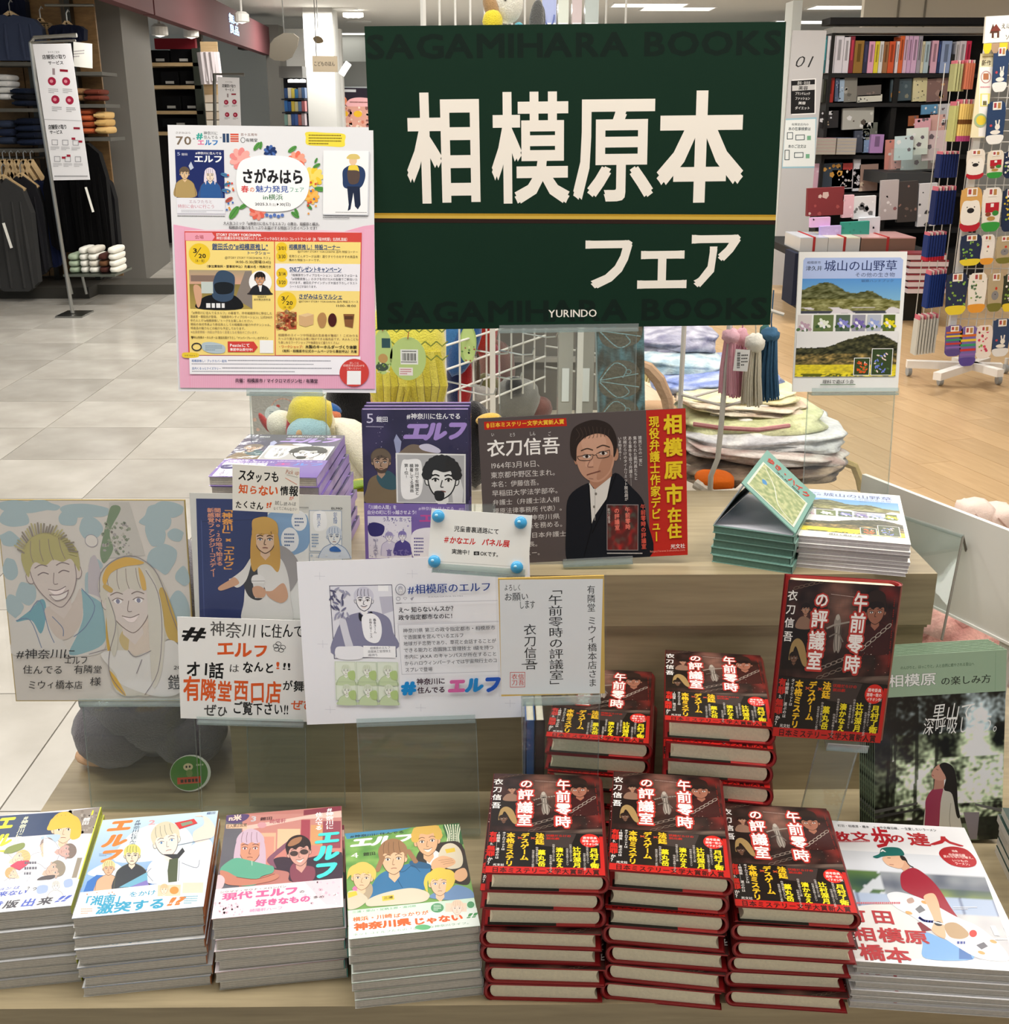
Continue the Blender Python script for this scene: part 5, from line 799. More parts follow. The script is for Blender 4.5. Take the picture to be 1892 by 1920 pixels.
C4.ell_(1228, 1160, 82, 60, '5aa070'); C4.greek(1180, 1120, 1280, 1200, 4, 'e0f0e4'); C4.ell_(1650, 1122, 46, 42, '5aa070'); C4.rect(1330, 1100, 1600, 1210, 'f4dcc8'); C4.person(1480, 1160, 70, 'f8e4d4', 'f0d8c0', 'f4dcc8', body=0, ln='c08a70', lw=.02); C4.ell_(1050, 1405, 100, 34, '6ab880')
TK = .0133
for cv, zt, n, nm, co, sp, tx in ((C1, .793, 8, 'navy volume one', 'c8d048', 'R', 'leftmost comic stack'), (C2, .797, 8, 'sky blue volume two', 'c06a2c', 'R', 'blue-topped comic stack'), (C3, .79, 7, 'pink volume three', '6ac4b8', 'R', 'pink-topped comic stack'), (C4, .784, 8, 'green volume four', 'e4e6e4', 'R', 'green-topped comic stack')):
    t = (zt - TZ) / n; M = zs(cv.M, zt, t)
    b = book_soft('comic_book', '%s comic book lying face up as topmost of the %s' % (nm, tx), 'comic book', cv, t, co, spine=sp, plate='b8b6ae', M=M, grp=nm + ' comics')
    stack(b, M, n, t, '%s book from the top of the ' + tx, nm + ' comics', jit=.003)
# purple volume 5: one upright in front of others, and a stack behind the handwritten card
b5 = book_soft('comic_book', 'purple comic book standing upright, front copy with white paper picture on its cover', 'comic book', V5, .012, 'a890d8', M=V5.M @ Matrix.Translation((0, 0, -.012)), grp='purple comic books')
for k in (1, 2): dup(b5, V5.M @ Matrix.Translation((.0016 * k, .0025 * k, -.012 - .0125 * k)), 'purple comic book standing %s behind the upright front copy' % ('second' if k == 1 else 'last'), 'purple comic books')
stand(V5.M @ Matrix.Translation((0, 0, -.038)), V5.w, .003, .12, (V5.w * .1, V5.w * .9), 'clear acrylic easel behind the upright purple comic books')
qz = [(452, 815), (636, 823), (613, 899), (410, 889)]; Mr, w_, h_ = fitq(qz, hplane(1.16)); t = (1.16 - RZ) / 10; sx = w_ / V5.w
for k in range(10):
    M = zs(Mr, 1.16 - k * t, .012) @ Matrix.Translation((.002 * k * .9, rnd.uniform(-.002, .002), 0)) @ Matrix.Rotation(rnd.uniform(-.015, .015), 4, 'Z') @ Matrix.Diagonal((1.0, 1, t / .012, 1))
    M.translation.z = 1.16 - (k + 1) * t
    dup(b5, M, 'purple comic book, %s of the flat stack at the riser left end' % ordn(k), 'purple comic books')

# ---- red hardcover novel ----
Z = (1440, 1060, 3.84); pl = plane((.38, 1.17, .95), R(-4), R(6))
HC = Cv([(137, 92), (945, 158), (857, 1300), (48, 1205)], Z, pl); HC.bg('24120f')
def hc(u, v):
    n = noise.noise(Vector((u * 5, v * 7, 3))); m = noise.noise(Vector((u * 14, v * 16, 5))); r = 44 + 50 * n + 22 * m; g = 26 + 24 * n + 18 * m; b = 24 + 20 * n + 16 * m
    c = math.exp(-(((u - .47) / .15) ** 2 + ((v - .25) / .28) ** 2)); r += 78 * c; g += 62 * c; b += 52 * c
    if u > .8: r += 46 * (.5 + n)
    return r, g, b
HC.img(137, 92, 945, 860, 44, 40, hc); HC.img(60, 800, 900, 1010, 30, 10, noisy((60, 46, 42), (110, 92, 82), 6))
HC.line([(440, 200), (640, 230)], 3, 'c8b0a8'); 
for k in range(5): HC.line([(430 + k * 40, 170), (425 + k * 38, 330)], 2, '6a5048')
for k in range(4): HC.line([(430, 190 + k * 34), (640, 205 + k * 34)], 2, '6a5048')
# faces (stand-ins) and the statue
HC.blob([(195, 430), (210, 370), (250, 350), (300, 380), (300, 440)], '8a6a58'); HC.person(262, 300, 30, 'a87c64', '1a1010', '30241e', body=0, ln='2a1510'); HC.rect(100, 445, 290, 720, '160c0b'); HC.blob([(150, 650), (170, 540), (215, 505), (262, 560), (285, 700), (250, 690), (200, 560), (170, 640)], 'a08454'); HC.person(188, 640, 30, '6a4c3c', '20140f', '1a1010', body=0, ln='1a0c0a')
HC.person(770, 330, 72, '9a6450', '1c1010', '3a1414', body=1.6, ln='241010', lw=.03); HC.blob([(700, 300), (705, 210), (770, 180), (835, 215), (842, 320), (820, 270), (740, 262)], '2a1a16')
HC.blob([(470, 400), (488, 350), (505, 345), (520, 400), (510, 470), (530, 560), (510, 620), (495, 600), (480, 616), (470, 560), (478, 470)], '8d837a'); HC.line([(420, 440), (480, 415), (510, 412), (580, 400)], 12, '9a9086', True); HC.ell_(496, 365, 15, 21, 'b0a79c'); [HC.line([(484 + k * 9, 430), (478 + k * 11, 520), (486 + k * 8, 600)], 4, ('5c5650', 'b4aca2')[k % 2], True) for k in range(5)]; HC.line([(440, 500), (500, 480), (540, 540)], 10, '7a7068', True)
def chain(a, b, n, r, c):
    for k in range(n):
        u = k / (n - 1); x, y = a[0] + (b[0] - a[0]) * u, a[1] + (b[1] - a[1]) * u; ang = math.atan2(b[1] - a[1], b[0] - a[0])
        HC.line([(x + r * math.cos(q_) * math.cos(ang) - r * .45 * math.sin(q_) * math.sin(ang), y + r * math.cos(q_) * math.sin(ang) + r * .45 * math.sin(q_) * math.cos(ang)) for q_ in [2 * math.pi * i / 10 for i in range(11)]], 5, c)
chain((690, 590), (870, 440), 6, 26, 'b0a498'); chain((400, 720), (560, 660), 5, 26, '8a7c72'); chain((380, 790), (520, 740), 4, 24, '7a6a60'); chain((190, 150), (370, 110), 6, 20, '6a5448'); HC.dots(640, 560, 900, 780, 22, 1.5, 5, ['e8dcd0', 'c89080', '8a2a20'])
for ch, x0, y0, x1, y1 in (('午', 612, 190, 716, 330), ('前', 592, 330, 706, 478), ('零', 580, 480, 694, 620), ('時', 562, 630, 680, 766), ('の', 330, 180, 430, 285), ('評', 308, 300, 428, 430), ('議', 296, 448, 414, 588), ('室', 288, 592, 400, 730)):
    HC.t(ch, x0 - 6, y0 - 6, x1 + 6, y1 + 6, 'b8342c', .085); HC.t(ch, x0, y0, x1, y1, 'f8f2ee', .03)
for ch, x0, y0, x1, y1 in (('衣', 132, 160, 206, 236), ('刀', 124, 258, 194, 330), ('信', 116, 352, 188, 424), ('吾', 108, 446, 180, 520)): HC.t(ch, x0, y0, x1, y1, 'f4f0ec', .02)
[HC.ell_(905 - k * .6, 235 + k * 15, 4, 6, '8a2018', 6) for k in range(34) if k % 5]
# paper band
HC.poly([(84, 768), (895, 868), (862, 1240), (52, 1142)], '14100f'); HC.poly([(480, 815), (700, 850), (640, 1000), (440, 960)], '3c3230')
HC.poly([(54, 1140), (866, 1228), (858, 1302), (46, 1206)], 'c0201c'); HC.poly([(862, 890), (893, 894), (858, 1298), (828, 1290)], 'c0201c'); 
tx = '日本ミステリー文学大賞新人賞'
for k, ch in enumerate(tx): x = 92 + k * 52.5; HC.t(ch, x, 1152 + (x - 92) * .118, x + 50, 1206 + (x - 92) * .118, '2a0c0a', .03)
HC.t('有罪', 86, 782, 142, 900, 'c8241c', .05, v=True); HC.t('か、', 88, 900, 118, 930, 'f0ece8', .02); HC.t('無罪', 66, 928, 124, 1044, 'c8241c', .05, v=True); HC.t('か？', 66, 1050, 102, 1130, 'f0ece8', .02, v=True)
HC.t('1時間後……選ぶのは', 138, 786, 164, 1076, 'f0ece8', .015, v=True); HC.t('タイムリミットは', 176, 790, 202, 990, 'f0ece8', .015, v=True); HC.t('光文社', 100, 1116, 178, 1144, 'f0ece8', .01)
HC.t('本格ミステリ', 206, 800, 266, 1156, 'f4c024', .05, v=True); HC.t('デスゲーム', 306, 812, 366, 1104, 'f4c024', .05, v=True); HC.t('法廷', 408, 820, 472, 946, 'f4c024', .05, v=True); HC.t('×', 276, 838, 318, 886, 'c8542c', .02); HC.t('×', 368, 848, 408, 896, 'c8542c', .02)
HC.t('伏線だらけの', 482, 840, 662, 866, 'b8241c', .03); HC.t('脱出劇', 482, 872, 576, 896, 'b8241c', .03)
HC.ell_(790, 930, 70, 72, 'd8281f', 24); HC.t('選考委員', 742, 882, 846, 910, 'f8e4e0', .02); HC.t('満場一致の', 734, 916, 850, 944, 'f8e4e0', .02); HC.t('イチオシ作!', 738, 950, 850, 978, 'f8e4e0', .02)
for tx, x0, y0, x1, y1 in (('月村了衛', 778, 1010, 842, 1222), ('辻村深月', 660, 985, 718, 1206), ('湊かなえ', 540, 985, 594, 1196), ('薬丸岳', 414, 1000, 468, 1176)): HC.t(tx, x0, y0, x1, y1, 'ecd820', .045, v=True)
for x, y in ((756, 990), (728, 1060), (640, 960), (612, 1000), (520, 950), (492, 1060), (402, 970), (374, 1000)): HC.t('作者の本格ミステリ愛が伝わって'[:9 + (x % 3)], x - 2, y, x + 18, y + 180, 'cfc8c2', .01, v=True)
HW, HH, HT = HC.w, HC.h, .0237
f = .0006 / (HC.k * HC.eps); HC.v = [(x, y, z * f) for x, y, z in HC.v]; hcp = HC.mesh('jacket_print'); hcp.materials.append(MT['gloss'])
def hard(label, M, grp, flap_r=True):
    """hardcover: page block with rounded back, red case, jacket with print and inner flaps"""
    r = thing('hardcover_book', label, 'book', M, grp); w, h, t = HW, HH, HT; X90 = Matrix.Rotation(math.pi / 2, 4, 'X')
    def arc(x, r_, z0, z1, n=8, s=1): return [(x + s * r_ * math.sin(math.pi * i / n), z0 + (z1 - z0) * (.5 - .5 * math.cos(math.pi * i / n))) for i in range(n + 1)]
    pg = [(.006, .0024)] + arc(w - .011, .0055, .0024, t - .0024) + [(.006, t - .0024)] + [(.006 + .0035 * math.sin(math.pi * i / 6), t - .0024 + (.0048 - t) * (i / 6)) for i in range(1, 6)]
    m = MB().prism(pg, -h + .004, -.004, 'e8deC0'.lower(), X90); part('page_block', m, 'pages', r)
    o = [(.001, 0)] + arc(w - .008, .0085, 0, t, 10) + [(.001, t), (.001, t - .0022)] + arc(w - .009, .0068, t - .0022, .0022, 10) + [(.001, .0022)]
    part('red_case', MB().prism(o, -h + .001, -.001, '9c2226', X90), 'gloss', r)
    jo = [(-.0006, -.0006)] + arc(w - .008, .0096, -.0006, t + .0006, 10) + [(-.0006, t + .0006), (-.0006, t + .0001)] + arc(w - .008, .0089, t + .0001, -.0001, 10) + [(-.0006, -.0001)]
    j = part('dust_jacket', MB().prism(jo, -h + .0004, -.0012, '751a1c', X90).box(.004, -.0002, .0022, w * .6, .012, .0026, '14100f').box(w * .6, -.0002, .0022, w - .01, .012, .0026, 'c83438'), 'gloss', r)
    link('jacket_print', hcp, None, j, Matrix.Translation((0, 0, t + .0007)) @ Matrix.Diagonal((.972, 1, 1, 1)))
    part('spine_print', MB().box(w - .0075, h * .33, 0, w - .007, h - .002, .001, '2a1512'), 'gloss', j)
    return r
GR = 'red hardcover novels'
h0 = hard('red and black hardcover standing upright on clear stand at the riser front', HC.M @ Matrix.Translation((0, 0, -HT)), GR)
stand(HC.M @ Matrix.Translation((0, 0, -HT)), HC.w, .25, .0, (HC.w * .5, HC.w * .87), 'tall clear acrylic stand under the upright red hardcover', hook=.06, tilt=22)
def hstack(nl, nr, ztop, n, nm, nflip=None, jit=.003):
    """near-left and near-right photo points of the top cover"""
    a, b = PZ(*nl, ztop), PZ(*nr, ztop); ang = math.atan2(b.y - a.y, b.x - a.x); M0 = T(a.x, a.y, ztop - HT, ang); c = (a + b) / 2
    tt = (ztop - TZ) / n if n < 12 else HT
    for k in range(n):
        z = ztop - (k + 1) * tt; M = T(a.x + rnd.uniform(-jit, jit), a.y + rnd.uniform(-jit, jit), z, ang + rnd.uniform(-.02, .02))
        if nflip and nflip(k): M = M @ Matrix.Translation((HW, HH, 0)) @ Matrix.Rotation(math.pi, 4, 'Z')
        M = M @ Matrix.Diagonal((1, 1, tt / HT * .93, 1))
        dup(h0, M, ('red hardcover, %s in the ' % ordn(k)) + nm, GR)
hstack((905, 1634), (1134, 1640), .858, 7, 'front stack nearest the comics', lambda k: k > 2)
hstack((1140, 1628), (1368, 1646), .86, 7, 'middle front stack', lambda k: k > 2)
hstack((1376, 1697), (1604, 1708), .822, 6, 'rightmost front stack beside the magazines', lambda k: k > 0)
hstack((1026, 1379), (1234, 1394), .885, 8, 'rear stack behind the gold-edged autograph board')
hstack((1252, 1350), (1461, 1366), .925, 9, 'rear stack before the bare riser front')
# two books on edge seen between the rear stack and the comics
for k, (x, c, lb) in enumerate(((985, '2a5a9a', 'blue paperback standing on edge beside the rear hardcover stack'), (1003, '2a1a1a', 'dark paperback standing on edge beside the blue one'))):
    P = PY(x, 1440, 1.27); r = thing('paperback', lb, 'book', (P.x, 1.265, TZ)); part('cover', MB().box(0, 0, 0, .0012, .11, .19, c).box(.0105, 0, 0, .0117, .11, .19, c).box(0, 0, 0, .0117, .001, .19, c), 'gloss', r); part('page_block', MB().box(.0014, .0012, .002, .0103, .108, .188, 'd8d0c0'), 'pages', r)

# ---- walking magazine ----
Z = (1520, 1530, 5.086); zt = .755; MG = Cv([(30, 20), (1470, 115), (2130, 1480), (428, 1385)], Z, hplane(zt)); MG.bg('eeeef2')
def mg(u, v):
    n = noise.noise(Vector((u * 8, v * 8, 1)))
    if v < .2: return (216, 220, 228)
    if v < .42:
        if math.hypot((u - .17) / .13, (v - .3) / .1) < 1 + n: return (74 + 40 * n, 104 + 40 * n, 70)
        if u > .6 and v > .32: return (104 + 60 * n, 120 + 60 * n, 92)
        return (128 + 60 * n, 134 + 60 * n, 144 + 50 * n) if u > .3 else (200, 206, 214)
    if v < .58: return (172, 188, 214) if (u * 9) % 1 > .06 else (120, 130, 160)
    return (198 + 20 * n, 198 + 20 * n, 202 + 16 * n)
mq = [(165, 310), (1600, 400), (1960, 1378), (425, 1300)]
def mp(u, v): a = (mq[0][0] + (mq[1][0] - mq[0][0]) * u, mq[0][1] + (mq[1][1] - mq[0][1]) * u); b = (mq[3][0] + (mq[2][0] - mq[3][0]) * u, mq[3][1] + (mq[2][1] - mq[3][1]) * u); return a[0] + (b[0] - a[0]) * v, a[1] + (b[1] - a[1]) * v
z = MG.k * MG.eps; MG.k += 1; b0 = len(MG.v)
for j in range(51):
    for i in range(61):
        p = MG.m(*mp(i / 60, j / 50)); MG.v.append((p[0], p[1], z)); MG.c.append(lin(tuple(max(0, min(255, q)) for q in mg(i / 60, j / 50))))
for j in range(50):
    for i in range(60): a = b0 + j * 61 + i; MG.f.append((a + 61, a + 62, a + 1, a))
MG.poly([(380, 870), (900, 800), (1060, 1040), (1120, 1360), (430, 1360)], 'dddcda')
tx = '町田・相模原・橋本 ＋ 中央線沿線、一生愛したいラーメン'
for k, ch in enumerate(tx): x = 250 + k * 34; MG.t(ch, x, 66 + k * 2.1, x + 32, 92 + k * 2.1, '4a4a50', .02)
for ch, x0, y0, x1, y1 in (('散', 168, 130, 360, 225), ('歩', 545, 90, 740, 290), ('達', 905, 150, 1105, 278), ('人', 1105, 185, 1420, 275)): MG.t(ch, x0, y0, x1, y1, 'b8202c', .035)
MG.t('文', 368, 135, 540, 225, 'b8202c', .035); MG.t('の', 745, 165, 885, 245, 'b8202c', .035); MG.greek(214, 224, 580, 262, 1, 'c86a70', .35)
MG.blob([(1235, 370), (1270, 310), (1380, 296), (1500, 330), (1582, 420), (1570, 480), (1460, 494), (1330, 460)], 'b01e28')
for tx, x0, y0, x1, y1 in (('特集', 1350, 326, 1402, 348), ('中央線沿線', 1316, 356, 1470, 384), ('変わらない日替え、', 1268, 374, 1560, 398), ('いつもの', 1352, 416, 1500, 436), ('ラーメン。', 1376, 440, 1530, 468)): MG.t(tx, x0, y0, x1, y1, 'f4dcd8', .02)
# person with skateboard
MG.blob([(1080, 1100), (1300, 1180), (1450, 1230), (1560, 1362), (1120, 1360), (1085, 1220)], '78a8dc'); MG.poly([(1430, 1250), (1530, 1300), (1560, 1362), (1430, 1362)], '4a74b4')
MG.blob([(870, 560), (930, 510), (1010, 500), (1130, 580), (1240, 700), (1340, 860), (1430, 1000), (1320, 960), (1200, 900), (1060, 790), (940, 730), (880, 680)], '9c2438'); MG.poly([(1030, 1020), (1100, 1000), (1170, 1090), (1080, 1100)], '7a1c2c')
MG.blob([(740, 760), (800, 726), (900, 735), (1100, 800), (1400, 960), (1620, 1060), (1840, 1250), (1890, 1370), (1720, 1372), (1560, 1330), (1280, 1160), (1000, 970), (820, 870)], 'dcdee4'); MG.blob([(1290, 1040), (1400, 1020), (1520, 1120), (1460, 1170), (1340, 1150)], 'b89c7c'); MG.ell_(1560, 1120, 36, 34, 'd03a34'); MG.line([(1050, 970), (1100, 1000), (1190, 1010)], 22, '2a3a9a', True); MG.blob([(930, 800), (980, 780), (1000, 820), (950, 836)], 'b89a90')
for x, y in ((950, 925), (1100, 825), (1640, 1300), (1750, 1195)): MG.ell_(x, y, 36, 15, 'd8a468', 10, .3)
MG.poly([(1010, 890), (1060, 850), (1110, 900), (1050, 930)], '7a7a80'); MG.poly([(1590, 1230), (1660, 1200), (1700, 1240), (1640, 1270)], '6a6a74'); MG.greek(1410, 1190, 1500, 1220, 1, '3a4a9a', .8)
MG.blob([(1090, 770), (1180, 740), (1230, 820), (1260, 960), (1290, 1060), (1300, 1160), (1240, 1150), (1170, 1090), (1190, 1000), (1140, 880)], 'ddb494'); MG.ell_(1232, 1028, 40, 22, '20242c', 14, .2); MG.line([(1185, 1010), (1290, 1034)], 12, 'e8e8ea')
MG.poly([(860, 400), (905, 395), (960, 490), (900, 530), (850, 470)], 'd4a488'); MG.blob([(690, 400), (760, 378), (880, 380), (900, 440), (870, 500), (800, 490), (730, 460)], 'e0b698'); MG.blob([(860, 380), (905, 390), (935, 440), (920, 430), (880, 420)], '2a2220'); MG.line([(920, 430), (950, 470), (990, 492)], 8, '2a2220', True); MG.blob([(600, 385), (660, 360), (680, 310), (760, 296), (860, 310), (902, 372), (820, 380), (700, 384), (640, 402)], '1f6a64'); MG.t('A', 666, 312, 716, 342, 'f0f0f0', .05); MG.line([(740, 400), (770, 402)], 5, '3a2a24'); MG.line([(760, 462), (800, 466)], 5, '9a5a50')
MG.greek(390, 815, 880, 862, 1, 'c8707a', .4)
for ch, x0, y0, x1, y1 in (('町', 320, 880, 520, 1005), ('田', 570, 890, 780, 1022), ('相', 390, 1050, 610, 1185), ('模', 630, 1060, 870, 1200), ('原', 880, 1080, 1110, 1210), ('橋', 450, 1215, 690, 1370), ('本', 700, 1245, 940, 1390)): MG.t(ch, x0, y0, x1, y1, 'b0222c', .035)
MG.t('11', 1650, 1020, 1880, 1142, 'f4f4f6', .035); MG.greek(1700, 1160, 1880, 1190, 1, 'e8e8ec'); MG.greek(1370, 866, 1600, 900, 2, 'e0e0e4')
n = 7; t = (zt - TZ) / n; M = zs(MG.M, zt, t); mb_ = book_soft('magazine', 'white walking magazine with a skateboarder cover, topmost of its stack', 'magazine', MG, t, 'ecebe8', 'cfcac2', 'R', M, 'gloss', 'skateboarder cover magazines'); stack(mb_, M, n, t, '%s skateboarder magazine from the top of the right-hand stack', 'skateboarder cover magazines', jit=.004)
# dark green magazine stack at the right edge
P = PZ(1866, 1568, .76); Mg = T(P.x, P.y - .19, TZ, R(-8)); cv = Cv([(0, 0), (100, 0), (100, 140), (0, 140)], w=.182, h=.255); cv.bg('1f3a34'); cv.t('さが', 6, 6, 60, 30, 'e8e8e4', .02)
n = 6; t = (.76 - TZ) / n; Mt = Mg @ Matrix.Translation((0, 0, .066 - t)); mb_ = book_soft('magazine', 'dark green magazine cut off at the right edge, topmost of its stack', 'magazine', cv, t, 'd4d0c8', 'cfcac2', 'L', Mt, 'gloss', 'dark green magazines'); stack(mb_, Mt, n, t, '%s dark green magazine from the top of the stack at the right edge', 'dark green magazines')
# ---- upright green magazines ----
Z = (1480, 1180, 4.57); pl = plane((.6, 1.272, TZ), R(-3), R(5))
GM = Cv([(740, 238), (1850, 178), (1836, 1798), (722, 1850)], Z, pl); GM.bg('9db79b'); GM.rect(1755, 200, 1760, 530, '8aa88a')
def forest(u, v):
    n = noise.noise(Vector((u * 10, v * 13, 1))); m = noise.noise(Vector((u * 30, v * 38, 4))); k = noise.noise(Vector((u * 3.2, v * 3.2, 8)))
    b = 90 + 120 * n + 120 * m; lightc = max(0, min(1, (v - .3) * 2.4)) * (1 if v < .74 else .3)
    if v < .42: hole = max(0, k - .02) * 480 * (1 - v); b = b * .6 + hole
    b += lightc * (150 + 170 * k)
    b = (b - 95) * 1.7 + 85
    if u < .14: b *= .35
    for tx in (.15, .32, .47, .1):
        if abs(u - tx - .01 * math.sin(v * 5)) < .013: b *= .3
    if v > .84: b = 30 + 20 * m + (90 if (.36 < u < .42 or abs(u - .72) < .1 - (1 - v) * .4) and v > .88 else 0)
    return b * .92 + 4, b + 6, b * (.84 if v > .25 else 1.05)
z = GM.k * GM.eps; GM.k += 1; b0 = len(GM.v); nx, ny = 110, 120
for j in range(ny + 1):
    for i in range(nx + 1): u, v = i / nx, j / ny; GM.v.append((GM.w * u, GM.h * (1 - .212) * (1 - v), z)); GM.c.append(lin(tuple(max(8, min(245, q)) for q in forest(u, v))))
for j in range(ny):
    for i in range(nx): a = b0 + j * (nx + 1) + i; GM.f.append((a + nx + 1, a + nx + 2, a + 1, a))
GM.t('のんびりと、ほっこりと。人と自然に癒やされる里山へ', 958, 312, 1580, 342, '4a6a50', .01); GM.t('相模原', 855, 382, 1262, 490, '4a6050', .045) ; GM.t('相模原', 855, 382, 1262, 490, 'f4f6f2', .02); GM.t('の楽しみ方', 1296, 400, 1724, 474, '2a322c', .01)
GM.t('里山で、', 1210, 620, 1700, 780, 'f4f4f0', 0, it=.25, jit=.1); GM.t('深呼吸しよう。', 1140, 740, 1840, 900, 'f4f4f0', 0, it=.2, jit=.1)
GM.poly([(724, 1540), (1100, 1470), (1102, 1490), (724, 1570)], '5a5a58'); GM.poly([(724, 1590), (1120, 1520), (1122, 1535), (724, 1620)], '3a3a3a'); GM.poly([(1600, 1480), (1838, 1530), (1838, 1560), (1600, 1500)], '6a6a68'); GM.poly([(1500, 1560), (1640, 1560), (1620, 1800), (1560, 1800)], '8a8288')
GM.blob([(1150, 1680), (1170, 1500), (1200, 1400), (1330, 1360), (1430, 1420), (1460, 1560), (1480, 1830), (1150, 1830)], 'd2cec2'); GM.blob([(1175, 1440), (1240, 1350), (1320, 1340), (1300, 1480), (1270, 1830), (1165, 1830), (1168, 1560)], 'a23a58'); GM.line([(1390, 1480), (1380, 1640), (1420, 1820)], 6, 'a8a498', True)
GM.poly([(1255, 1220), (1330, 1240), (1330, 1350), (1240, 1360)], 'c08a78'); GM.blob([(1220, 1235), (1240, 1180), (1290, 1140), (1350, 1150), (1370, 1230), (1320, 1280), (1250, 1270)], 'd09a86'); GM.blob([(1290, 1145), (1340, 1125), (1410, 1170), (1440, 1300), (1450, 1480), (1470, 1600), (1440, 1590), (1400, 1400), (1330, 1360), (1345, 1260), (1310, 1190)], '171314'); GM.line([(1226, 1232), (1240, 1240)], 5, '9a3a40'); GM.line([(1262, 1182), (1280, 1190)], 4, '3a2420')
gmb = book_soft('guide_magazine', 'pale green guide magazine with a woman in woods, front copy standing upright', 'magazine', GM, .003, '9db79b', 'e4e4e0', 'R', GM.M @ Matrix.Translation((0, 0, -.003)), 'gloss', 'pale green guide magazines')
for k in range(1, 8): dup(gmb, GM.M @ Matrix.Translation((-.0016 * k, .0004 * k, -.003 - .0042 * k)), 'pale green guide magazine, %s behind the upright front copy' % ('next', 'second', 'third', 'fourth', 'fifth', 'sixth', 'last')[k - 1], 'pale green guide magazines')
stand(GM.M @ Matrix.Translation((0, 0, -.037)), GM.w, .002, .1, (GM.w * .1, GM.w * .9), 'clear acrylic easel behind the pale green guide magazines')
# ---- booklets and green map books on the riser ----
Z = (1180, 600, 2.657); zt = RZ + .045; Mk, w_, h_ = fitq([(Z[0] + x / Z[2], Z[1] + y / Z[2]) for x, y in ((852, 842), (1362, 872), (1385, 1118), (840, 1072))], hplane(zt))
cv = Cv([(0, 0), (1, 0), (1, 1), (0, 1)], w=w_, h=h_); n = 9; t = .045 / n; r = thing('plant_booklet', 'white plant booklet with mountain photographs, topmost of the stack on the riser', 'booklet', zs(Mk, zt, t), 'white plant booklets')
part('page_block', MB().box(.0004, .0004, .0004, w_ - .0004, h_ - .0004, t - .0004, 'c8c2c4'), 'pages', r); co = part('cover', MB().box(0, 0, 0, w_, h_, .0003, 'f0eeea').box(0, 0, t - .0004, w_, h_, t - .0001, 'f0eeea'), 'gloss', r)
km = K.mesh('cover_print'); link('cover_print', km, 'gloss', co, Matrix.Translation((0, 0, t)) @ Matrix.Diagonal((w_ / K.w, h_ / K.h, .3, 1)))
stack(r, zs(Mk, zt, t), n, t, '%s white plant booklet from the top of the riser stack', 'white plant booklets', jit=.0022, rot=.02)
a = PZ(1337, 985, RZ + .052); b = PZ(1490, 1006, RZ + .052); ang = math.atan2(b.y - a.y, b.x - a.x); gw = (b - a).length; gh = .15; gt = .0104
Mb = T(a.x, a.y, RZ + .052 - gt, ang)
r = thing('map_book', 'green map book lying closed, topmost under the open one', 'book', Mb, 'green map books'); part('page_block', MB().box(.001, .001, .0012, gw - .002, gh - .001, gt - .0012, '5f7f72'), 'pages', r); part('cover', MB().box(0, 0, 0, gw, gh, .001, '7aa296').box(0, 0, gt - .001, gw, gh, gt, '7aa296').box(gw - .001, 0, 0, gw, gh, gt, '7aa296'), 'gloss', r)
stack(r, Mb, 5, gt, '%s closed green map book from the top of its stack', 'green map books', jit=.0025, rot=.03)
Mo = T(a.x, a.y, RZ + .052, ang); r = thing('map_book', 'green map book propped half open like a tent on its stack', 'book', Mo, 'green map books')
px_, pz_ = gw * .34, .062
def slab(p, q, y0, y1, th, c): return MB().bar((p[0], (y0 + y1) / 2, p[1]), (q[0], (y0 + y1) / 2, q[1]), y1 - y0, th, c)
part('back_cover', slab((.001, .0015), (px_, pz_), .0, gh, .0016, 'b4bcc2'), 'gloss', r); fc = part('front_cover', slab((px_ - .003, pz_ + .002), (gw, .004), .0, gh * 1.12, .0016, '8ab8ac'), 'gloss', r)
part('open_page', MB().box(.002, .002, .0002, gw - .003, gh - .002, .0014, 'dadae4'), 'paper', r); part('loose_page', slab((.004, .003), (px_ + .01, pz_ - .008), .006, gh - .006, .0004, 'e8eaee'), 'paper', r)
d = Vector((gw - px_ + .003, 0, .002 - pz_)); Lf = d.length; d.normalize(); Mf = Matrix((d, Vector((0, 1, 0)), d.cross(Vector((0, 1, 0))))).transposed().to_4x4(); Mf.translation = Vector((px_ - .003, 0, pz_ + .002)) + d.cross(Vector((0, 1, 0))) * .0012
cv = Cv([(0, 0), (100, 0), (100, 160), (0, 160)], w=Lf, h=gh * 1.12); cv.rect(6, 48, 94, 150, 'e8ecdc'); cv.img(9, 51, 91, 147, 30, 36, noisy((150, 168, 120), (206, 210, 160), 12)); cv.dots(10, 55, 90, 145, 60, .6, 1.6, ['c8d8a8', 'e0d8a0', '9ab0a0', 'e8e4c8']); cv.line([(14, 60), (40, 90), (60, 130), (88, 140)], 1.6, 'eef0e4', True); cv.blob([(20, 100), (26, 96), (30, 104), (24, 110)], '5a9ad0'); cv.t('歩き・ハイク', 8, 14, 92, 34, 'd8483c', .03, jit=.1); cv.t('津久井・相模', 30, 36, 76, 43, '3a4a44'); cv.make('map_print', 'gloss', fc, (Mf))
cv = Cv([(0, 0), (100, 0), (100, 160), (0, 160)], w=gw * .5, h=gh)
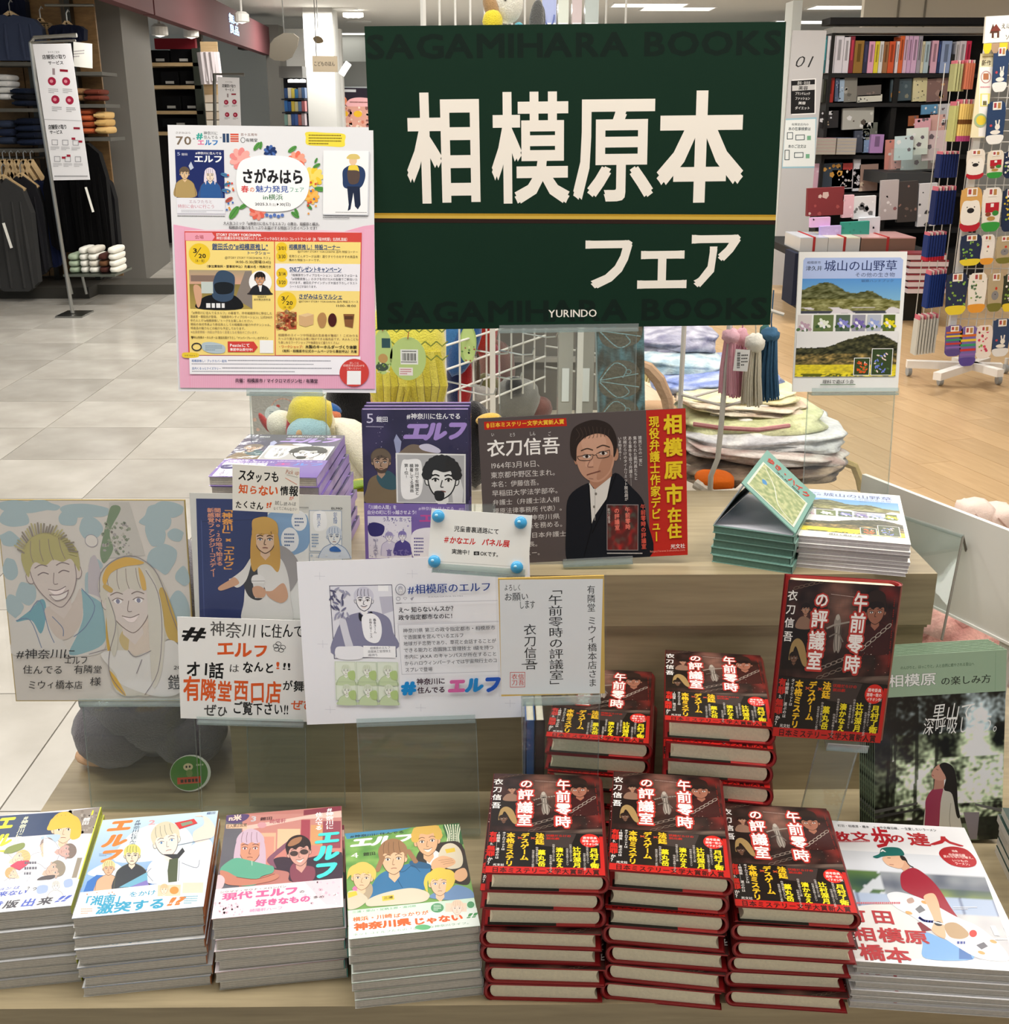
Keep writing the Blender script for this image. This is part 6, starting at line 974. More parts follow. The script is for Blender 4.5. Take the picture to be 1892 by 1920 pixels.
# loose open acrylic tent at the right of the riser
t_ = thing('acrylic_stand', 'bent clear acrylic stand leaning in front of the white panel at right', 'stand', (0, 0, 0))
apx = PY(1806, 1006, 1.72); lft = PY(1690, 968, 1.8); dn = PY(1766, 1200, 1.62); rt = PY(1840, 1165, 1.78); off = lft - apx
for nm, q in (('front_leaf', dn), ('rear_leaf', rt)):
    n_ = (q - apx).cross(off).normalized() * .003; part(nm, MB().add([apx, q, q + off, lft, apx + n_, q + n_, q + off + n_, lft + n_], [(0, 1, 2, 3), (7, 6, 5, 4), (0, 4, 5, 1), (1, 5, 6, 2), (2, 6, 7, 3), (3, 7, 4, 0)], 'ffffff'), 'acrylic', t_); part('sheet_edge', MB().tube([apx, q], .0022, '6a665c', 5), 'plastic', t_)
part('ridge', MB().tube([apx, lft], .004, 'd8dcd8', 8), 'edge', t_)
# ---------------- goods table behind the riser ----------------
def ex(px, py, Y): p = PY(px, py, Y); return p.x, p.z
gt_ = thing('goods_table', 'low white table behind the riser carrying bags and soft toys', 'table', (0, 0, 0))
part('table_top', MB().box(-.46, 1.84, .84, .60, 2.95, .87, 'd8cfbe'), 'matt', gt_)
for x in (-.42, .54):
    for y in (1.9, 2.9): part('leg', MB().box(x - .02, y - .02, 0, x + .02, y + .02, .839, 'd8d8d4'), 'matt', gt_)
# white panel at the right
P1 = PY(1624, 888, 1.96); P2 = PZ(1892, 991, P1.z); dr = (P2 - P1); dr.z = 0; dr.normalize(); nn = Vector((dr.y, -dr.x, 0)); P2 = P1 + dr * ((P2 - P1).length + .25)
def onp(px, py): d = ray(px, py); return O + d * ((P1 - O).dot(nn) / d.dot(nn))
bt = onp(1762, 1135).z; wp = thing('white_panel', 'long white board standing on edge at the right behind the riser', 'panel', (0, 0, 0)); Ax = Matrix((dr, nn, Vector((0, 0, 1)))).transposed().to_4x4(); Ax.translation = Vector((P1.x, P1.y, bt))
Lp = (P2 - P1).length; part('board', MB().box(0, 0, 0, Lp, .009, P1.z - bt, 'dedcd6', Ax), 'matt', wp); part('lower_edge_strip', MB().box(0, -.003, -.004, Lp, .012, 0, 'f4f4f2', Ax), 'gloss', wp)
for k, zb in ((.02, 0), (.6, TZ + .0006)): part('foot', MB().box(Lp * k, 0, zb - bt, Lp * k + .02, .009, -.004, 'c8c8c4', Ax), 'matt', wp)
lb_ = thing('low_bench', 'low white bench under the pink satin bags', 'bench', (.84, 2.1, 0)); part('seat', MB().box(-.15, -.2, .545, .26, .3, .575, 'dcdad4'), 'matt', lb_)
for x in (-.13, .22): part('leg', MB().box(x, -.18, 0, x + .03, .28, .545, 'd0cec8'), 'matt', lb_)
for k, (x, y, w, lb) in enumerate(((1800, 1190, .1, 'pink satin bag showing under the white panel'), (1845, 1212, .07, 'smaller pink satin bag right of the other under the white panel'))):
    P = PY(x, y, 1.98 + .1 * k); t_ = thing('folded_bag', lb, 'bag', P); m = MB(); m.smooth = True; m.ell((0, 0, 0), (w * 1.1, .1, .075), 'e0aca0', 28, 18, .7, .3, k, 8, col2='c88c84'); part('body', m, 'brocade', t_)
    part('bow', MB().ell((-.01, -.1, .01), (.03, .01, .02), 'd8988c', 10, 6), 'cloth', t_)
for k, (x, y, w) in enumerate(((1826, 965, .04), (1868, 972, .04))):
    P = PY(x, y, 2.6); t_ = thing('gift_pouch', 'pale pink pouch peeping over the white panel, %s one' % ('left' if k == 0 else 'right'), 'pouch', P); m = MB(); m.smooth = True; m.ell((0, 0, 0), (w, .05, .035), 'e4cfc4', 14, 9, .6, .2, k); part('body', m, 'cloth', t_); part('fold', MB().bar((-w * .5, -.052, .02), (w * .3, -.05, -.01), .004, .002, 'c8a89c'), 'cloth', t_)
# folded bags, lowest first
BG = ((1290, 868, 1600, 918, 1.90, 'a8927a', '5a4438', 'brown patterned bag at the bottom of the folded pile'), (1300, 838, 1604, 878, 1.92, 'd8d0c8', 'b89c94', 'cream and pink bag, second from the bottom of the pile'),
      (1296, 800, 1604, 858, 1.95, 'e4e4e2', 'c8c8cc', 'white embroidered bag in the lower middle of the pile'), (1292, 772, 1562, 826, 1.98, 'dcdcae', 'c4c894', 'pale yellow-green bag with white embroidery in the pile'),
      (1286, 752, 1528, 784, 2.01, 'e6dcc4', 'd0b8a0', 'cream bag above the pink strap in the pile'), (1284, 738, 1510, 765, 2.03, 'ece4b8', 'e4d8a0', 'light yellow bag near the top of the near pile'),
      (1238, 700, 1480, 748, 2.12, 'b8c4e4', '6f86c8', 'blue and white lattice patterned bag on top of the near pile'), (1205, 660, 1372, 716, 2.22, 'd4e0e0', '9ab8c8', 'pale aqua woven bag behind the lattice bag'), (1192, 612, 1358, 672, 2.32, 'c0c0d0', '7c7c98', 'grey-violet brocade bag at the back with fringe'))
for i, (x0, y0, x1, y1, Y, c, c2, lb) in enumerate(BG):
    a = PY(x0, y1, Y); b = PY(x1, y0, Y); w = (b.x - a.x) / 2; h = (b.z - a.z) / 2 * .72; dpt = .13 if i < 6 else .16; t_ = thing('folded_bag', lb, 'bag', ((a.x + b.x) / 2, Y + dpt * .9, a.z))
    m = MB(); m.smooth = True; m.ell((0, 0, h), (w, dpt, h), c, 56, 30, .55, .16, i, 5, M=Matrix.Rotation((-.05, .06, -.03)[i % 3], 4, 'Y'), col2=c2); part('body', m, 'brocade', t_)
    m = MB(); m.tube([(w * .98 * math.cos(q), -dpt * .9 * math.sin(q) - .002, h * (1 + .2 * math.sin(3 * q + i))) for q in [math.pi * k / 16 for k in range(17)]], .0035, ('e8e0d0', 'cfa8a0', 'f0f0ec')[i % 3], 6); part('piping', m, 'cloth', t_)
    for k in range(4): q = .5 + k * .7; part('embroidered_flower', MB().ell((w * .6 * math.cos(q), -dpt * .72 * math.sin(q) - .01, h * 1.75), (.016, .012, .004), 'f4f2ea', 8, 5), 'cloth', t_) if i in (2, 3, 4) else None
    if i in (7, 8):
        m = MB()
        for k in range(70): q = math.pi * (.12 + .76 * k / 70); x = w * .9 * math.cos(q); y = -dpt * .95 * math.sin(q); m.tube([(x, y, h * .5), (x * 1.04 + rnd.uniform(-.003, .003), y - .012, h * .5 - .022)], .0022, rnd.choice(['e4cf8c', 'd8bc70', 'f0e2b0']), 4)
        o = part('fringe', m, 'cloth', t_); o['kind'] = 'stuff'
P = PY(1340, 900, 1.86); t_ = thing('folded_bag', 'small orange-lined pouch with beaded edge at the pile foot', 'bag', P); m = MB(); m.smooth = True; m.ell((0, 0, 0), (.032, .04, .012), 'd0641c', 16, 10, .7, .1, 2); part('lining', m, 'cloth', t_); m = MB().tube([(-.036, -.02, .0), (-.01, -.042, -.012), (.03, -.044, -.010), (.05, -.02, -.004)], .009, 'e4dccf', 8); part('beaded_edge', m, 'brocade', t_)
P = PY(1330, 770, 1.9); t_ = thing('bag_strap', 'dusty pink strap lying across the folded pile', 'strap', (0, 0, 0)); part('strap', MB().tube([PY(1300, 795, 1.9), PY(1350, 802, 1.9), PY(1420, 806, 1.92), PY(1480, 798, 1.95)], .004, 'c48c8c', 6), 'cloth', t_)
t_ = thing('tan_bag', 'tan leather bag with an arched handle behind the portrait panel', 'bag', PY(1240, 800, 2.0)); o = Vector(t_.matrix_basis.translation)
part('handle', MB().tube([PY(x, y, 2.0) - o for x, y in ((1196, 682), (1215, 690), (1235, 712), (1250, 745), (1258, 790))], [.009, .011, .012, .011, .009], 'c2a284', 8), 'cloth', t_); m = MB(); m.smooth = True; m.ell((-.01, .06, -.03), (.06, .05, .06), 'b89878', 16, 10, .6); part('body', m, 'cloth', t_)
part('yellow_trim', MB().tube([PY(x, y, 2.0) - o + Vector((0, .02, 0)) for x, y in ((1590, 873), (1608, 880), (1618, 905), (1622, 925))], .008, 'c8b078', 6), 'cloth', thing('leather_bag_handle', 'mustard tan bag edge at the right end of the pile', 'bag', o))
# wire display posts and tassels
wr = thing('wire_rack', 'white wire rack with two bent posts behind the portrait panel', 'rack', (0, 0, 0)); br = lambda pts, Y: [PY(x, y, Y) for x, y in pts]
part('post', MB().tube(br([(1286, 470), (1283, 610), (1275, 768)], 1.93), .0042, 'd8d4cc', 8), 'matt', wr); part('post', MB().tube(br([(1374, 470), (1368, 610), (1352, 800), (1346, 860), (1333, 892), (1330, 950)], 1.80), .0045, 'dcd8d0', 8), 'matt', wr)
part('cross_wire', MB().tube([PY(1278, 740, 1.93), PY(1360, 762, 1.82), PY(1405, 748, 1.9)], .0025, 'cfcac2', 6), 'matt', wr); part('cross_wire', MB().tube([PY(1296, 745, 1.93), PY(1350, 730, 2.0)], .0025, 'cfcac2', 6), 'matt', wr); part('cross_wire', MB().tube([PY(1284, 560, 1.93), PY(1372, 560, 1.8), PY(1470, 590, 1.78)], .003, 'cfcac2', 6), 'matt', wr)
part('base_wire', MB().tube([PY(1330, 952, 1.80), PY(1275, 940, 1.86), PY(1270, 900, 1.98)], .004, 'd8d4cc', 6), 'matt', wr)
for x, y0, ym, y1, Y, c, c2, w, lb in ((1372, 615, 640, 738, 1.80, 'dca4b0', 'e8b8c4', .016, 'dusty pink tassel hanging left of the other tassels'), (1392, 612, 645, 742, 1.83, 'c890a0', 'e4b0bc', .013, 'darker pink tassel partly behind the barcode tag'), (1417, 622, 655, 756, 1.79, 'd0c8b4', 'e8e4d8', .018, 'ivory tassel with a knotted white ball'), (1436, 608, 632, 700, 1.86, '3a5a58', '446a66', .010, 'dark teal tassel behind the blue one'), (1446, 614, 636, 746, 1.80, '3f6280', '4a7090', .017, 'blue tassel hanging rightmost below the sign corner')):
    p = PY(x, y0 - 10, Y); q = PY(x - 2, ym, Y); e = PY(x - 6, y1, Y); t_ = thing('tassel', lb, 'tassel', p); q -= p; e -= p
    part('cord', MB().tube([(0, 0, .05), (0, 0, 0), (.002, 0, q.z * .5)], .0012, c, 5), 'cloth', t_); m = MB(); m.smooth = True; m.ell((q.x, 0, (q.z) * .72), (w * .9, w * .9, abs(q.z) * .42), c2, 14, 10, nz=.25, ns=14); part('knot', m, 'cloth', t_)
    m = MB()
    for k in range(54): a = rnd.random() * 6.283; r = math.sqrt(rnd.random()); m.tube([(q.x + r * w * .6 * math.cos(a), r * w * .6 * math.sin(a), q.z), (q.x + r * w * .85 * math.cos(a), r * w * .8 * math.sin(a), (q.z + e.z) / 2), (e.x + r * w * math.cos(a), r * w * math.sin(a), e.z + rnd.uniform(-.004, .004))], .0014, c, 4)
    o = part('skirt', m, 'cloth', t_); o['kind'] = 'stuff'
cv = Cv([(1379, 654), (1406, 657), (1402, 697), (1375, 695)], (0, 0, 1), plane((0, 1.775, 1), 0, 0)); cv.bg('f0eeec'); cv.rect(1382, 660, 1388, 690, '2a2a2a'); [cv.rect(1382, 661 + k * 3.2, 1388, 662 + k * 3.2 + (k % 3) * .4, 'f0eeec') for k in range(9)]; cv.greek(1390, 664, 1402, 688, 4, '5a5a5a'); board(cv, 'price_tag', 'white barcode price tag hanging on the pink tassels', 'tag', .0006)
# blue brocade pouch seen under the sign stand
cv = Cv([(1112, 470), (1196, 470), (1222, 1034), (1132, 1040)], (0, 0, 1), plane((0, 1.86, 1), 0, 0)); cv.bg('62645c')
cv.img(1112, 470, 1212, 776, 24, 60, noisy((84, 82, 70), (110, 150, 158), 9, 3, 2.2))
for y in (520, 600, 690, 760):
    cv.blob([(1122, y), (1150, y - 34), (1192, y - 24), (1196, y + 20), (1160, y + 34), (1130, y + 26)], '77705e'); cv.line([(1124, y), (1150, y - 30), (1172, y - 20), (1166, y - 4)], 2, 'a8ccd0', True); cv.line([(1124, y + 4), (1156, y + 32), (1178, y + 24), (1170, y + 12)], 2, 'a8ccd0', True); cv.line([(1124, y + 2), (1196, y + 14)], 1.6, 'a8ccd0'); cv.line([(1124, y), (1194, y - 10)], 1.6, 'a8ccd0'); cv.ring(1176, y - 14, 5, 4, 1.6, 'a8ccd0', 10)
board(cv, 'brocade_bag', 'hanging brown and aqua scroll-patterned bag under the sign', 'bag', .03, '5c7a80', 'brocade', 'brocade', pname='patterned_front')
# plastic covered goods seen through the acrylic
for k, (x0, x1, c) in enumerate(((1046, 1076, 'a8a69e'), (1080, 1116, '9c9a92'))):
    a = PY(x0, 778, 2.5); b = PY(x1, 600, 2.5); t_ = thing('wrapped_item', 'grey plastic-wrapped item seen through the sign stand, %s one' % ('left' if k == 0 else 'right'), 'item', ((a.x + b.x) / 2, 2.5, a.z)); w = (b.x - a.x) / 2; h = b.z - a.z + .1
    part('body', MB().box(-w, 0, -.12, w, .05, h, c), 'wrap', t_); part('white_label', MB().box(-w * .5, -.002, h * .1, w * .5, -.001, h * .34, 'e4e8e8'), 'paper', t_)
# grid wall
ga, gb = PY(808, 700, 2.32), PY(1022, 700, 2.76); ga.z = gb.z = 0; gd = (gb - ga); gL = gd.length; gd.normalize(); nv = 10; z0, z1 = .95, 2.05
gw_ = thing('wire_grid', 'white wire grid panel with hooks receding behind the purple comics', 'grid panel', (ga.x, ga.y, z0)); gl = lambda s, z: gd * s + Vector((0, 0, z - z0))
for k in range(nv): part('vertical_wire', MB().tube([gl(gL * k / (nv - 1), z0 + (.02 if k else .16)), gl(gL * k / (nv - 1), z1)], .0024 if k else .006, 'e4e2dc', 6), 'matt', gw_)
zr = PY(808, 703, 2.32).z
for k in range(-8, 14):
    z = zr + k * .0508
    if z0 + .03 < z < z1: part('cross_wire', MB().tube([gl(0, z), gl(gL, z)], .0024, 'e8e6e0', 6), 'matt', gw_)
part('foot_post', MB().box(-.009, -.006, -.08, .009, .006, .2, 'd4d2cc'), 'matt', gw_)
g2 = thing('wire_grid', 'short return wire grid panel seen through the sign stand', 'grid panel', (gb.x, gb.y, z0)); d2 = Vector((.2, -.16, 0)).normalized()
for k in range(5): part('vertical_wire', MB().tube([d2 * k * .05, d2 * k * .05 + Vector((0, 0, z1 - z0))], .0024, 'cfcdc6', 6), 'matt', g2)
for k in range(4, 14): part('cross_wire', MB().tube([Vector((0, 0, zr - .3 + k * .0508 - z0 + .02)), d2 * .2 + Vector((0, 0, zr - .3 + k * .0508 - z0 + .02))], .0024, 'cfcdc6', 6), 'matt', g2)
for k, (s, x, y) in enumerate(((1, 838, 690), (3, 872, 650), (2, 846, 715), (5, 905, 668), (7, 958, 650), (4, 890, 705))):
    p = gl(gL * s / 9, PY(x, y, 2.5).z); t_ = thing('display_hook', 'chrome hook on the wire grid, %s from its near post' % ordn(k + 1).replace('second', 'second'), 'hook', Vector((ga.x, ga.y, z0)) + p, 'chrome hooks on the wire grid'); nn2 = Vector((-gd.y, gd.x, 0)) * -1
    part('prong', MB().tube([(0, 0, 0), nn2 * .06 + Vector((0, 0, -.004)), nn2 * .085 + Vector((0, 0, .0)), nn2 * .09 + Vector((0, 0, .014))], .002, 'b8bcbc', 6), 'metal', t_)
bp = thing('backing_board', 'dull grey-brown board behind the wire grid toys', 'board', (0, 0, 0)); part('board', MB().box(PY(830, 700, 2.9).x, 2.9, .87, PY(1122, 700, 2.9).x, 2.92, PY(1000, 350, 2.9).z, '837e76'), 'matt', bp)  # added board with rails, stands in for dark goods to darken the background
for k in range(3): part('rail', MB().box(PY(832, 700, 2.9).x, 2.88, 1.0 + .17 * k, PY(1120, 700, 2.9).x, 2.899, 1.012 + .17 * k, 'b4b0a8'), 'matt', bp)
# soft toys
def toy(name, label, P, parts_, cat='soft toy'):
    t_ = thing(name, label, cat, P)
    for nm, ctr, r, c, rot, nz_ in parts_: m = MB(); m.smooth = True; m.ell((0, 0, 0), r, c, 18, 12, 1, nz_, len(nm), 8); part(nm, m, 'plush', t_, Matrix.Translation(ctr) @ Matrix.Rotation(rot, 4, 'Y'))
    return t_
for j, (x, y) in enumerate(((728, 690), (790, 690))):
    P = PY(x, y, 2.05); t_ = toy('bird_toy', 'hanging yellow feathered bird toy, %s, under the sign left end' % ('left one' if j == 0 else 'right one beside the grid'), P, [('body', (0, .03, .03), (.045, .035, .08), 'e8dc5c', 0, .1), ('base_fluff', (0, .05, -.07), (.04, .03, .05), 'd8a832', 0, .1)])
    for k in range(6): part('feather', MB().tube([(-.03 + k * .012, 0, .03), (-.03 + k * .014, -.01, -.03), (-.02 + k * .008 + j * .006, 0, -.075 - (k % 3) * .012)], [.009, .0085, .005], ('e6d860', 'd8c848')[k % 2], 8), 'plush', t_)
    m = MB()
    for k in range(12): m.tube([(-.03 + (k % 4) * .02, -.034, .08 - (k // 4) * .025), (-.02 + (k % 4) * .02, -.037, .072 - (k // 4) * .025), (-.01 + (k % 4) * .02, -.034, .08 - (k // 4) * .025)], .0014, '7a8440', 4)
    o = part('stitching', m, 'cloth', t_); o['kind'] = 'stuff'
for j, (q, lb) in enumerate((([(700, 617), (736, 617), (736, 702), (700, 702)], 'green oval toy tag with small drawings, leftmost beside the poster'), ([(731, 632), (799, 632), (799, 713), (731, 713)], 'green oval toy tag with a barcode sticker'), ([(866, 610), (895, 610), (892, 680), (856, 680)], 'green oval toy tag behind the grid on the blue toy'))):
    cv = Cv(q, (0, 0, 1), plane((0, 1.98 if j < 2 else 2.45, 1), 0, 0)); (x0, y0), (x1, y1) = q[0], q[2]; cx, cy = (x0 + x1) / 2, (y0 + y1) / 2; rx, ry = (x1 - x0) / 2, (y1 - y0) / 2
    cv.ell_(cx, cy, rx, ry, 'c0d88c', 30); t_ = thing('toy_tag', lb, 'tag', cv.M)
    if j == 1: cv.rect(751, 655, 784, 683, 'f0f2f0'); [cv.rect(754 + k * 2.2, 662, 754 + k * 2.2 + (.8 + (k % 3) * .4), 676, '303030') for k in range(12)]; cv.greek(754, 657, 781, 661, 1, '404040'); cv.greek(752, 677, 781, 681, 1, '404040'); cv.rect(748, 689, 774, 704, 'f4ecec'); cv.greek(750, 691, 772, 703, 3, 'c05a6a')
    elif j == 0: cv.rect(716, 634, 732, 652, '3a5a60'); cv.ell_(718, 672, 9, 9, 'c8a068'); cv.ell_(716, 688, 12, 8, '4a5a50'); cv.dots(704, 680, 732, 700, 14, 1.5, 3, ['8ab060', 'e8e8c0'])
    else: cv.dots(866, 640, 892, 675, 14, 1.5, 3, ['6a9058', 'e8e8c0', 'b0605a'])
    cv.make('tag_face', 'paper', t_); ob = MB().prism([(cv.w / 2 * (1 + math.cos(a)), cv.h / 2 * (1 + math.sin(a))) for a in [2 * math.pi * k / 24 for k in range(24)]], -.0016, 0, 'a8c478'); part('card', ob, 'paper', t_); part('loop', MB().tube([(cv.w / 2, -.001, cv.h * .0), (cv.w / 2, -.001, .0)], .0005, 'b04a4a', 4), 'cloth', t_) if 0 else part('red_loop', MB().tube([(cv.w / 2, cv.h * .96, .001), (cv.w / 2 + .002, cv.h * 1.12, .004)], .0008, 'c05a4a', 5), 'cloth', t_)
toy('bird_toy', 'blue feathered bird toy hanging behind the wire grid', PY(845, 650, 2.5), [('body', (0, .03, .03), (.055, .04, .085), '4a84c4', .1, .1), ('wing', (.03, .0, .0), (.03, .02, .07), '2f5c98', .4, .1)])
toy('parrot_toy', 'red and blue parrot toy behind the wire grid', PY(903, 640, 2.7), [('body', (0, .03, .03), (.04, .04, .07), 'b4281c', 0, .1), ('wing', (-.025, .0, .05), (.02, .02, .05), '24407c', .3, .1)])
toy('penguin_toy', 'navy and red toy hanging low on the wire grid', PY(862, 725, 2.55), [('body', (0, .03, .0), (.035, .035, .075), '1f2c58', 0, .1), ('red_wing', (.012, .0, .0), (.016, .015, .065), 'a02024', .1, .1), ('yellow_foot', (-.05, .0, -.05), (.018, .02, .016), 'e8b040', 0, 0)])
toy('elephant_toy', 'grey seal-like toy below the hooks on the grid', PY(885, 752, 2.6), [('body', (0, .02, .0), (.055, .04, .035), '9a9690', 0, .15), ('fin', (-.03, .0, .03), (.014, .01, .035), '8a8680', .5, 0)])
toy('bear_toy', 'brown toy with pink ribbon seen through the grid', PY(930, 700, 2.8), [('body', (0, .03, .0), (.05, .04, .08), '8a6258', 0, .15), ('ribbon', (.0, -.01, .0), (.012, .008, .075), 'b86a74', .0, 0)])
toy('sheep_toy', 'grey sheep toy with dark face seen through the sign stand', PY(968, 745, 2.7), [('body', (0, .03, -.01), (.06, .045, .055), '8f8c86', 0, .2), ('face', (-.005, -.01, .03), (.022, .02, .022), '2a2624', 0, 0)])
toy('monkey_toy', 'reddish brown toy at the foot of the grid corner', PY(1000, 772, 2.75), [('body', (0, .03, .0), (.05, .04, .035), '8a5248', 0, .15), ('arm', (-.04, .0, .01), (.012, .012, .03), '9a6a60', .6, 0)])
toy('pouch_toy', 'olive pouch toy behind the grid hooks', PY(912, 735, 2.7), [('body', (0, .03, .0), (.035, .03, .04), '77744c', 0, .1), ('chain', (-.02, .0, .03), (.006, .006, .06), '5a4a3c', 0, .3)])
toy('duck_toy', 'black toy with yellow beak under the yellow birds', PY(758, 775, 2.02), [('body', (0, .05, -.06), (.06, .05, .07), '17171c', 0, .1), ('beak', (-.016, -.01, .012), (.022, .02, .010), 'f0d040', .15, 0)])
toy('duck_toy', 'black toy with yellow beak behind the portrait panel corner', PY(918, 790, 2.2), [('body', (-.03, .05, -.06), (.04, .05, .09), '17171c', 0, .1), ('beak', (-.002, -.0, .004), (.026, .02, .012), 'e8bc50', -.15, 0)])
# white goose, black penguin, dogs and parrot left of the comics
toy('goose_toy', 'large white goose toy leaning between the purple comics and their flat stack', PY(640, 870, 1.95), [('body', (.01, .04, -.02), (.075, .06, .10), 'f0ead8', -.5, .06), ('neck', (-.045, .02, .09), (.028, .03, .09), 'f0e8c8', -.35, .04), ('wing', (.045, .0, .0), (.02, .03, .09), 'e8e2d0', -.6, .04), ('foot', (.035, -.02, -.075), (.03, .03, .02), 'f4f0e4', 0, 0)])
toy('penguin_toy', 'tall black penguin toy behind the white goose', PY(665, 800, 2.2), [('body', (0, .06, -.02), (.07, .07, .15), '101014', 0, .03), ('fluffy_crest', (-.04, .0, .12), (.045, .04, .03), '9a8448', 0, .3), ('blue_cheek', (-.045, -.03, .045), (.026, .015, .012), '2f6ab8', .3, 0), ('orange_cheek', (-.038, -.036, .034), (.018, .012, .012), 'f0906a', .3, 0)])
toy('parrot_toy', 'yellow and green parrot tail lying behind the comics stack', PY(672, 918, 1.84), [('tail', (0, .02, 0), (.035, .03, .010), 'd4cc30', -.1, .1), ('green_feather', (-.005, .0, .008), (.03, .02, .005), '8cae38', -.15, .1)])
toy('dog_toy', 'white dog toy with a red collar above the flat comics stack', PY(528, 805, 1.95), [('head', (0, 0, .01), (.026, .024, .024), 'efe8d8', 0, .05), ('collar', (.017, .0, .012), (.008, .026, .026), 'c83038', .2, 0), ('body', (.04, .0, .004), (.03, .024, .022), 'f2ede0', 0, .05), ('ear', (-.028, -.0, .012), (.006, .008, .02), 'b02a24', -.5, 0)])
toy('parrot_toy', 'yellow-headed parakeet toy with pale blue face above the flat comics stack', PY(582, 808, 1.93), [('crest', (0, .01, .025), (.04, .035, .04), 'e6cf38', 0, .15), ('face', (0, -.018, .0), (.038, .03, .03), 'a8cdd8', 0, .02), ('beak', (-.012, -.045, .004), (.006, .008, .01), 'caa070', 0, 0)])
cv = Cv([(470, 700), (560, 700), (570, 822), (474, 822)], (0, 0, 1), plane((0, 2.1, 1), 0, 0)); cv.bg('b0aaa4'); cv.ring(530, 765, 22, 20, 2, 'd8a898'); cv.dots(476, 705, 560, 818, 12, 2, 6, ['c04a40', '8a9a88', 'c8c0b8', 'd8b0a0']); cv.ell_(512, 774, 16, 16, 'd8dee0'); cv.greek(505, 768, 520, 780, 3, '7a8a90'); board(cv, 'printed_bag', 'grey printed bag with round sticker behind the dog toy', 'bag', .02, '9a948e', 'cloth', 'cloth')
# toys above the sign's top edge
a, b = PY(905, 80, 2.2), PY(1135, 80, 2.2); ts = thing('upper_shelf', 'narrow white shelf hidden behind the top of the green sign', 'shelf', (a.x, 2.16, a.z)); part('shelf_board', MB().box(0, 0, -.012, b.x - a.x, .3, 0, 'e4e2dc'), 'matt', ts)
for x in (.01, b.x - a.x - .02): part('post', MB().box(x, .27, .87 - a.z, x + .012, .285, -.012, 'dcdad4'), 'matt', ts)
toy('bird_toy', 'cream parakeet toy peeking over the green sign top edge', PY(945, 28, 2.2), [('head', (.006, 0, .02), (.028, .025, .035), 'f0ecdc', 0, .03), ('brown_wing', (-.022, -.015, .01), (.013, .012, .028), 'b08c60', -.35, 0), ('yellow_wing', (-.02, -.022, -.012), (.018, .012, .02), 'e8d43c', 0, .1), ('eye', (.002, -.026, .024), (.0028, .002, .003), '101010', 0, 0), ('blue_chest', (.026, -.01, -.03), (.012, .01, .018), '5aa8b8', 0, 0)])
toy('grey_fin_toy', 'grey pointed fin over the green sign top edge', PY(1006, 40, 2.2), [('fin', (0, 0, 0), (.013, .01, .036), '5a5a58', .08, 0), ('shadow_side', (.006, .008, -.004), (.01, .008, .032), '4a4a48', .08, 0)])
for k, (x0, x1, c, lb) in enumerate(((1016, 1044, 'aab4dc', 'pale blue dotted bag over the green sign top'), (1045, 1067, 'd4d8cc', 'off-white hanging pack over the green sign top'), (1071, 1092, 'c8b8b8', 'pinkish hanging pack over the green sign top'), (1095, 1124, 'b4bcb8', 'grey clear hanging pack over the green sign top'))):
    a = PY(x0, 120, 2.4); b = PY(x1, -30, 2.4); t_ = thing('hanging_pack', lb, 'pack', ((a.x + b.x) / 2, 2.4, a.z)); w = (b.x - a.x) / 2; h = b.z - a.z; part('body', MB().box(-w, 0, 0, w, .03, h, c), 'wrap', t_); part('seam', MB().box(-w * .9, -.002, h * .5, w * .9, -.001, h * .52, 'e8e8ec'), 'paper', t_)
    if k == 0: part('dotted_arc', MB().tube([(w * .7 * math.cos(q), -.003, h * .62 - .02 * math.sin(q)) for q in [math.pi * i / 8 for i in range(9)]], .0014, '6a78b4', 5), 'paper', t_)
# grey plush sitting on the table at left
P = Vector((-.498, 1.55, TZ)); t_ = thing('grey_toy', 'big grey plush toy sitting on the table left of the riser', 'soft toy', P)
for nm, ctr, r, c, rot, nz_ in (('body', (0, .0, .105), (.118, .13, .108), '77737a', 0, .06), ('arm', (-.105, -.03, .15), (.035, .05, .045), '7d7980', .3, .1), ('head', (.0, .03, .24), (.085, .085, .08), '77737a', 0, .05), ('left_lap', (-.05, -.075, .06), (.06, .055, .055), '716d74', 0, .05), ('right_lap', (.055, -.075, .058), (.055, .05, .052), '6d6970', 0, .05)):
    m = MB(); m.smooth = True; m.ell((0, 0, 0), r, c, 40, 26, 1, nz_, len(nm), 7); part(nm, m, 'plush', t_, Matrix.Translation(ctr) @ Matrix.Rotation(rot, 4, 'Y'))
m = MB(); m.smooth = True; m.ell((0, 0, 0), (.04, .03, .012), 'dcb490', 20, 12); part('foot_pad', m, 'cloth', t_, Matrix.Translation((-.075, -.07, .017)))
c0 = PZ(362, 1480, TZ); cv = Cv([(-1, -1), (1, -1), (1, 1), (-1, 1)], w=.056, h=.052); cv.ell_(0, 0, 1, 1, 'e8ece4', 30); cv.ell_(-.06, 0, .92, .94, '4c8a34', 30); cv.ell_(-.1, -.35, .24, .2, 'e8d8b0'); cv.ell_(-.18, -.36, .05, .07, '2a2a20', 8); cv.ell_(-.02, -.36, .05, .07, '2a2a20', 8); cv.ell_(-.05, .0, .16, .22, '7a9a50'); cv.rect(-.66, .2, .5, .56, 'd84a28'); cv.greek(-.5, .28, .36, .5, 1, '3a2010', .8); cv.greek(.3, -.5, .7, -.3, 1, 'c8d8b0')
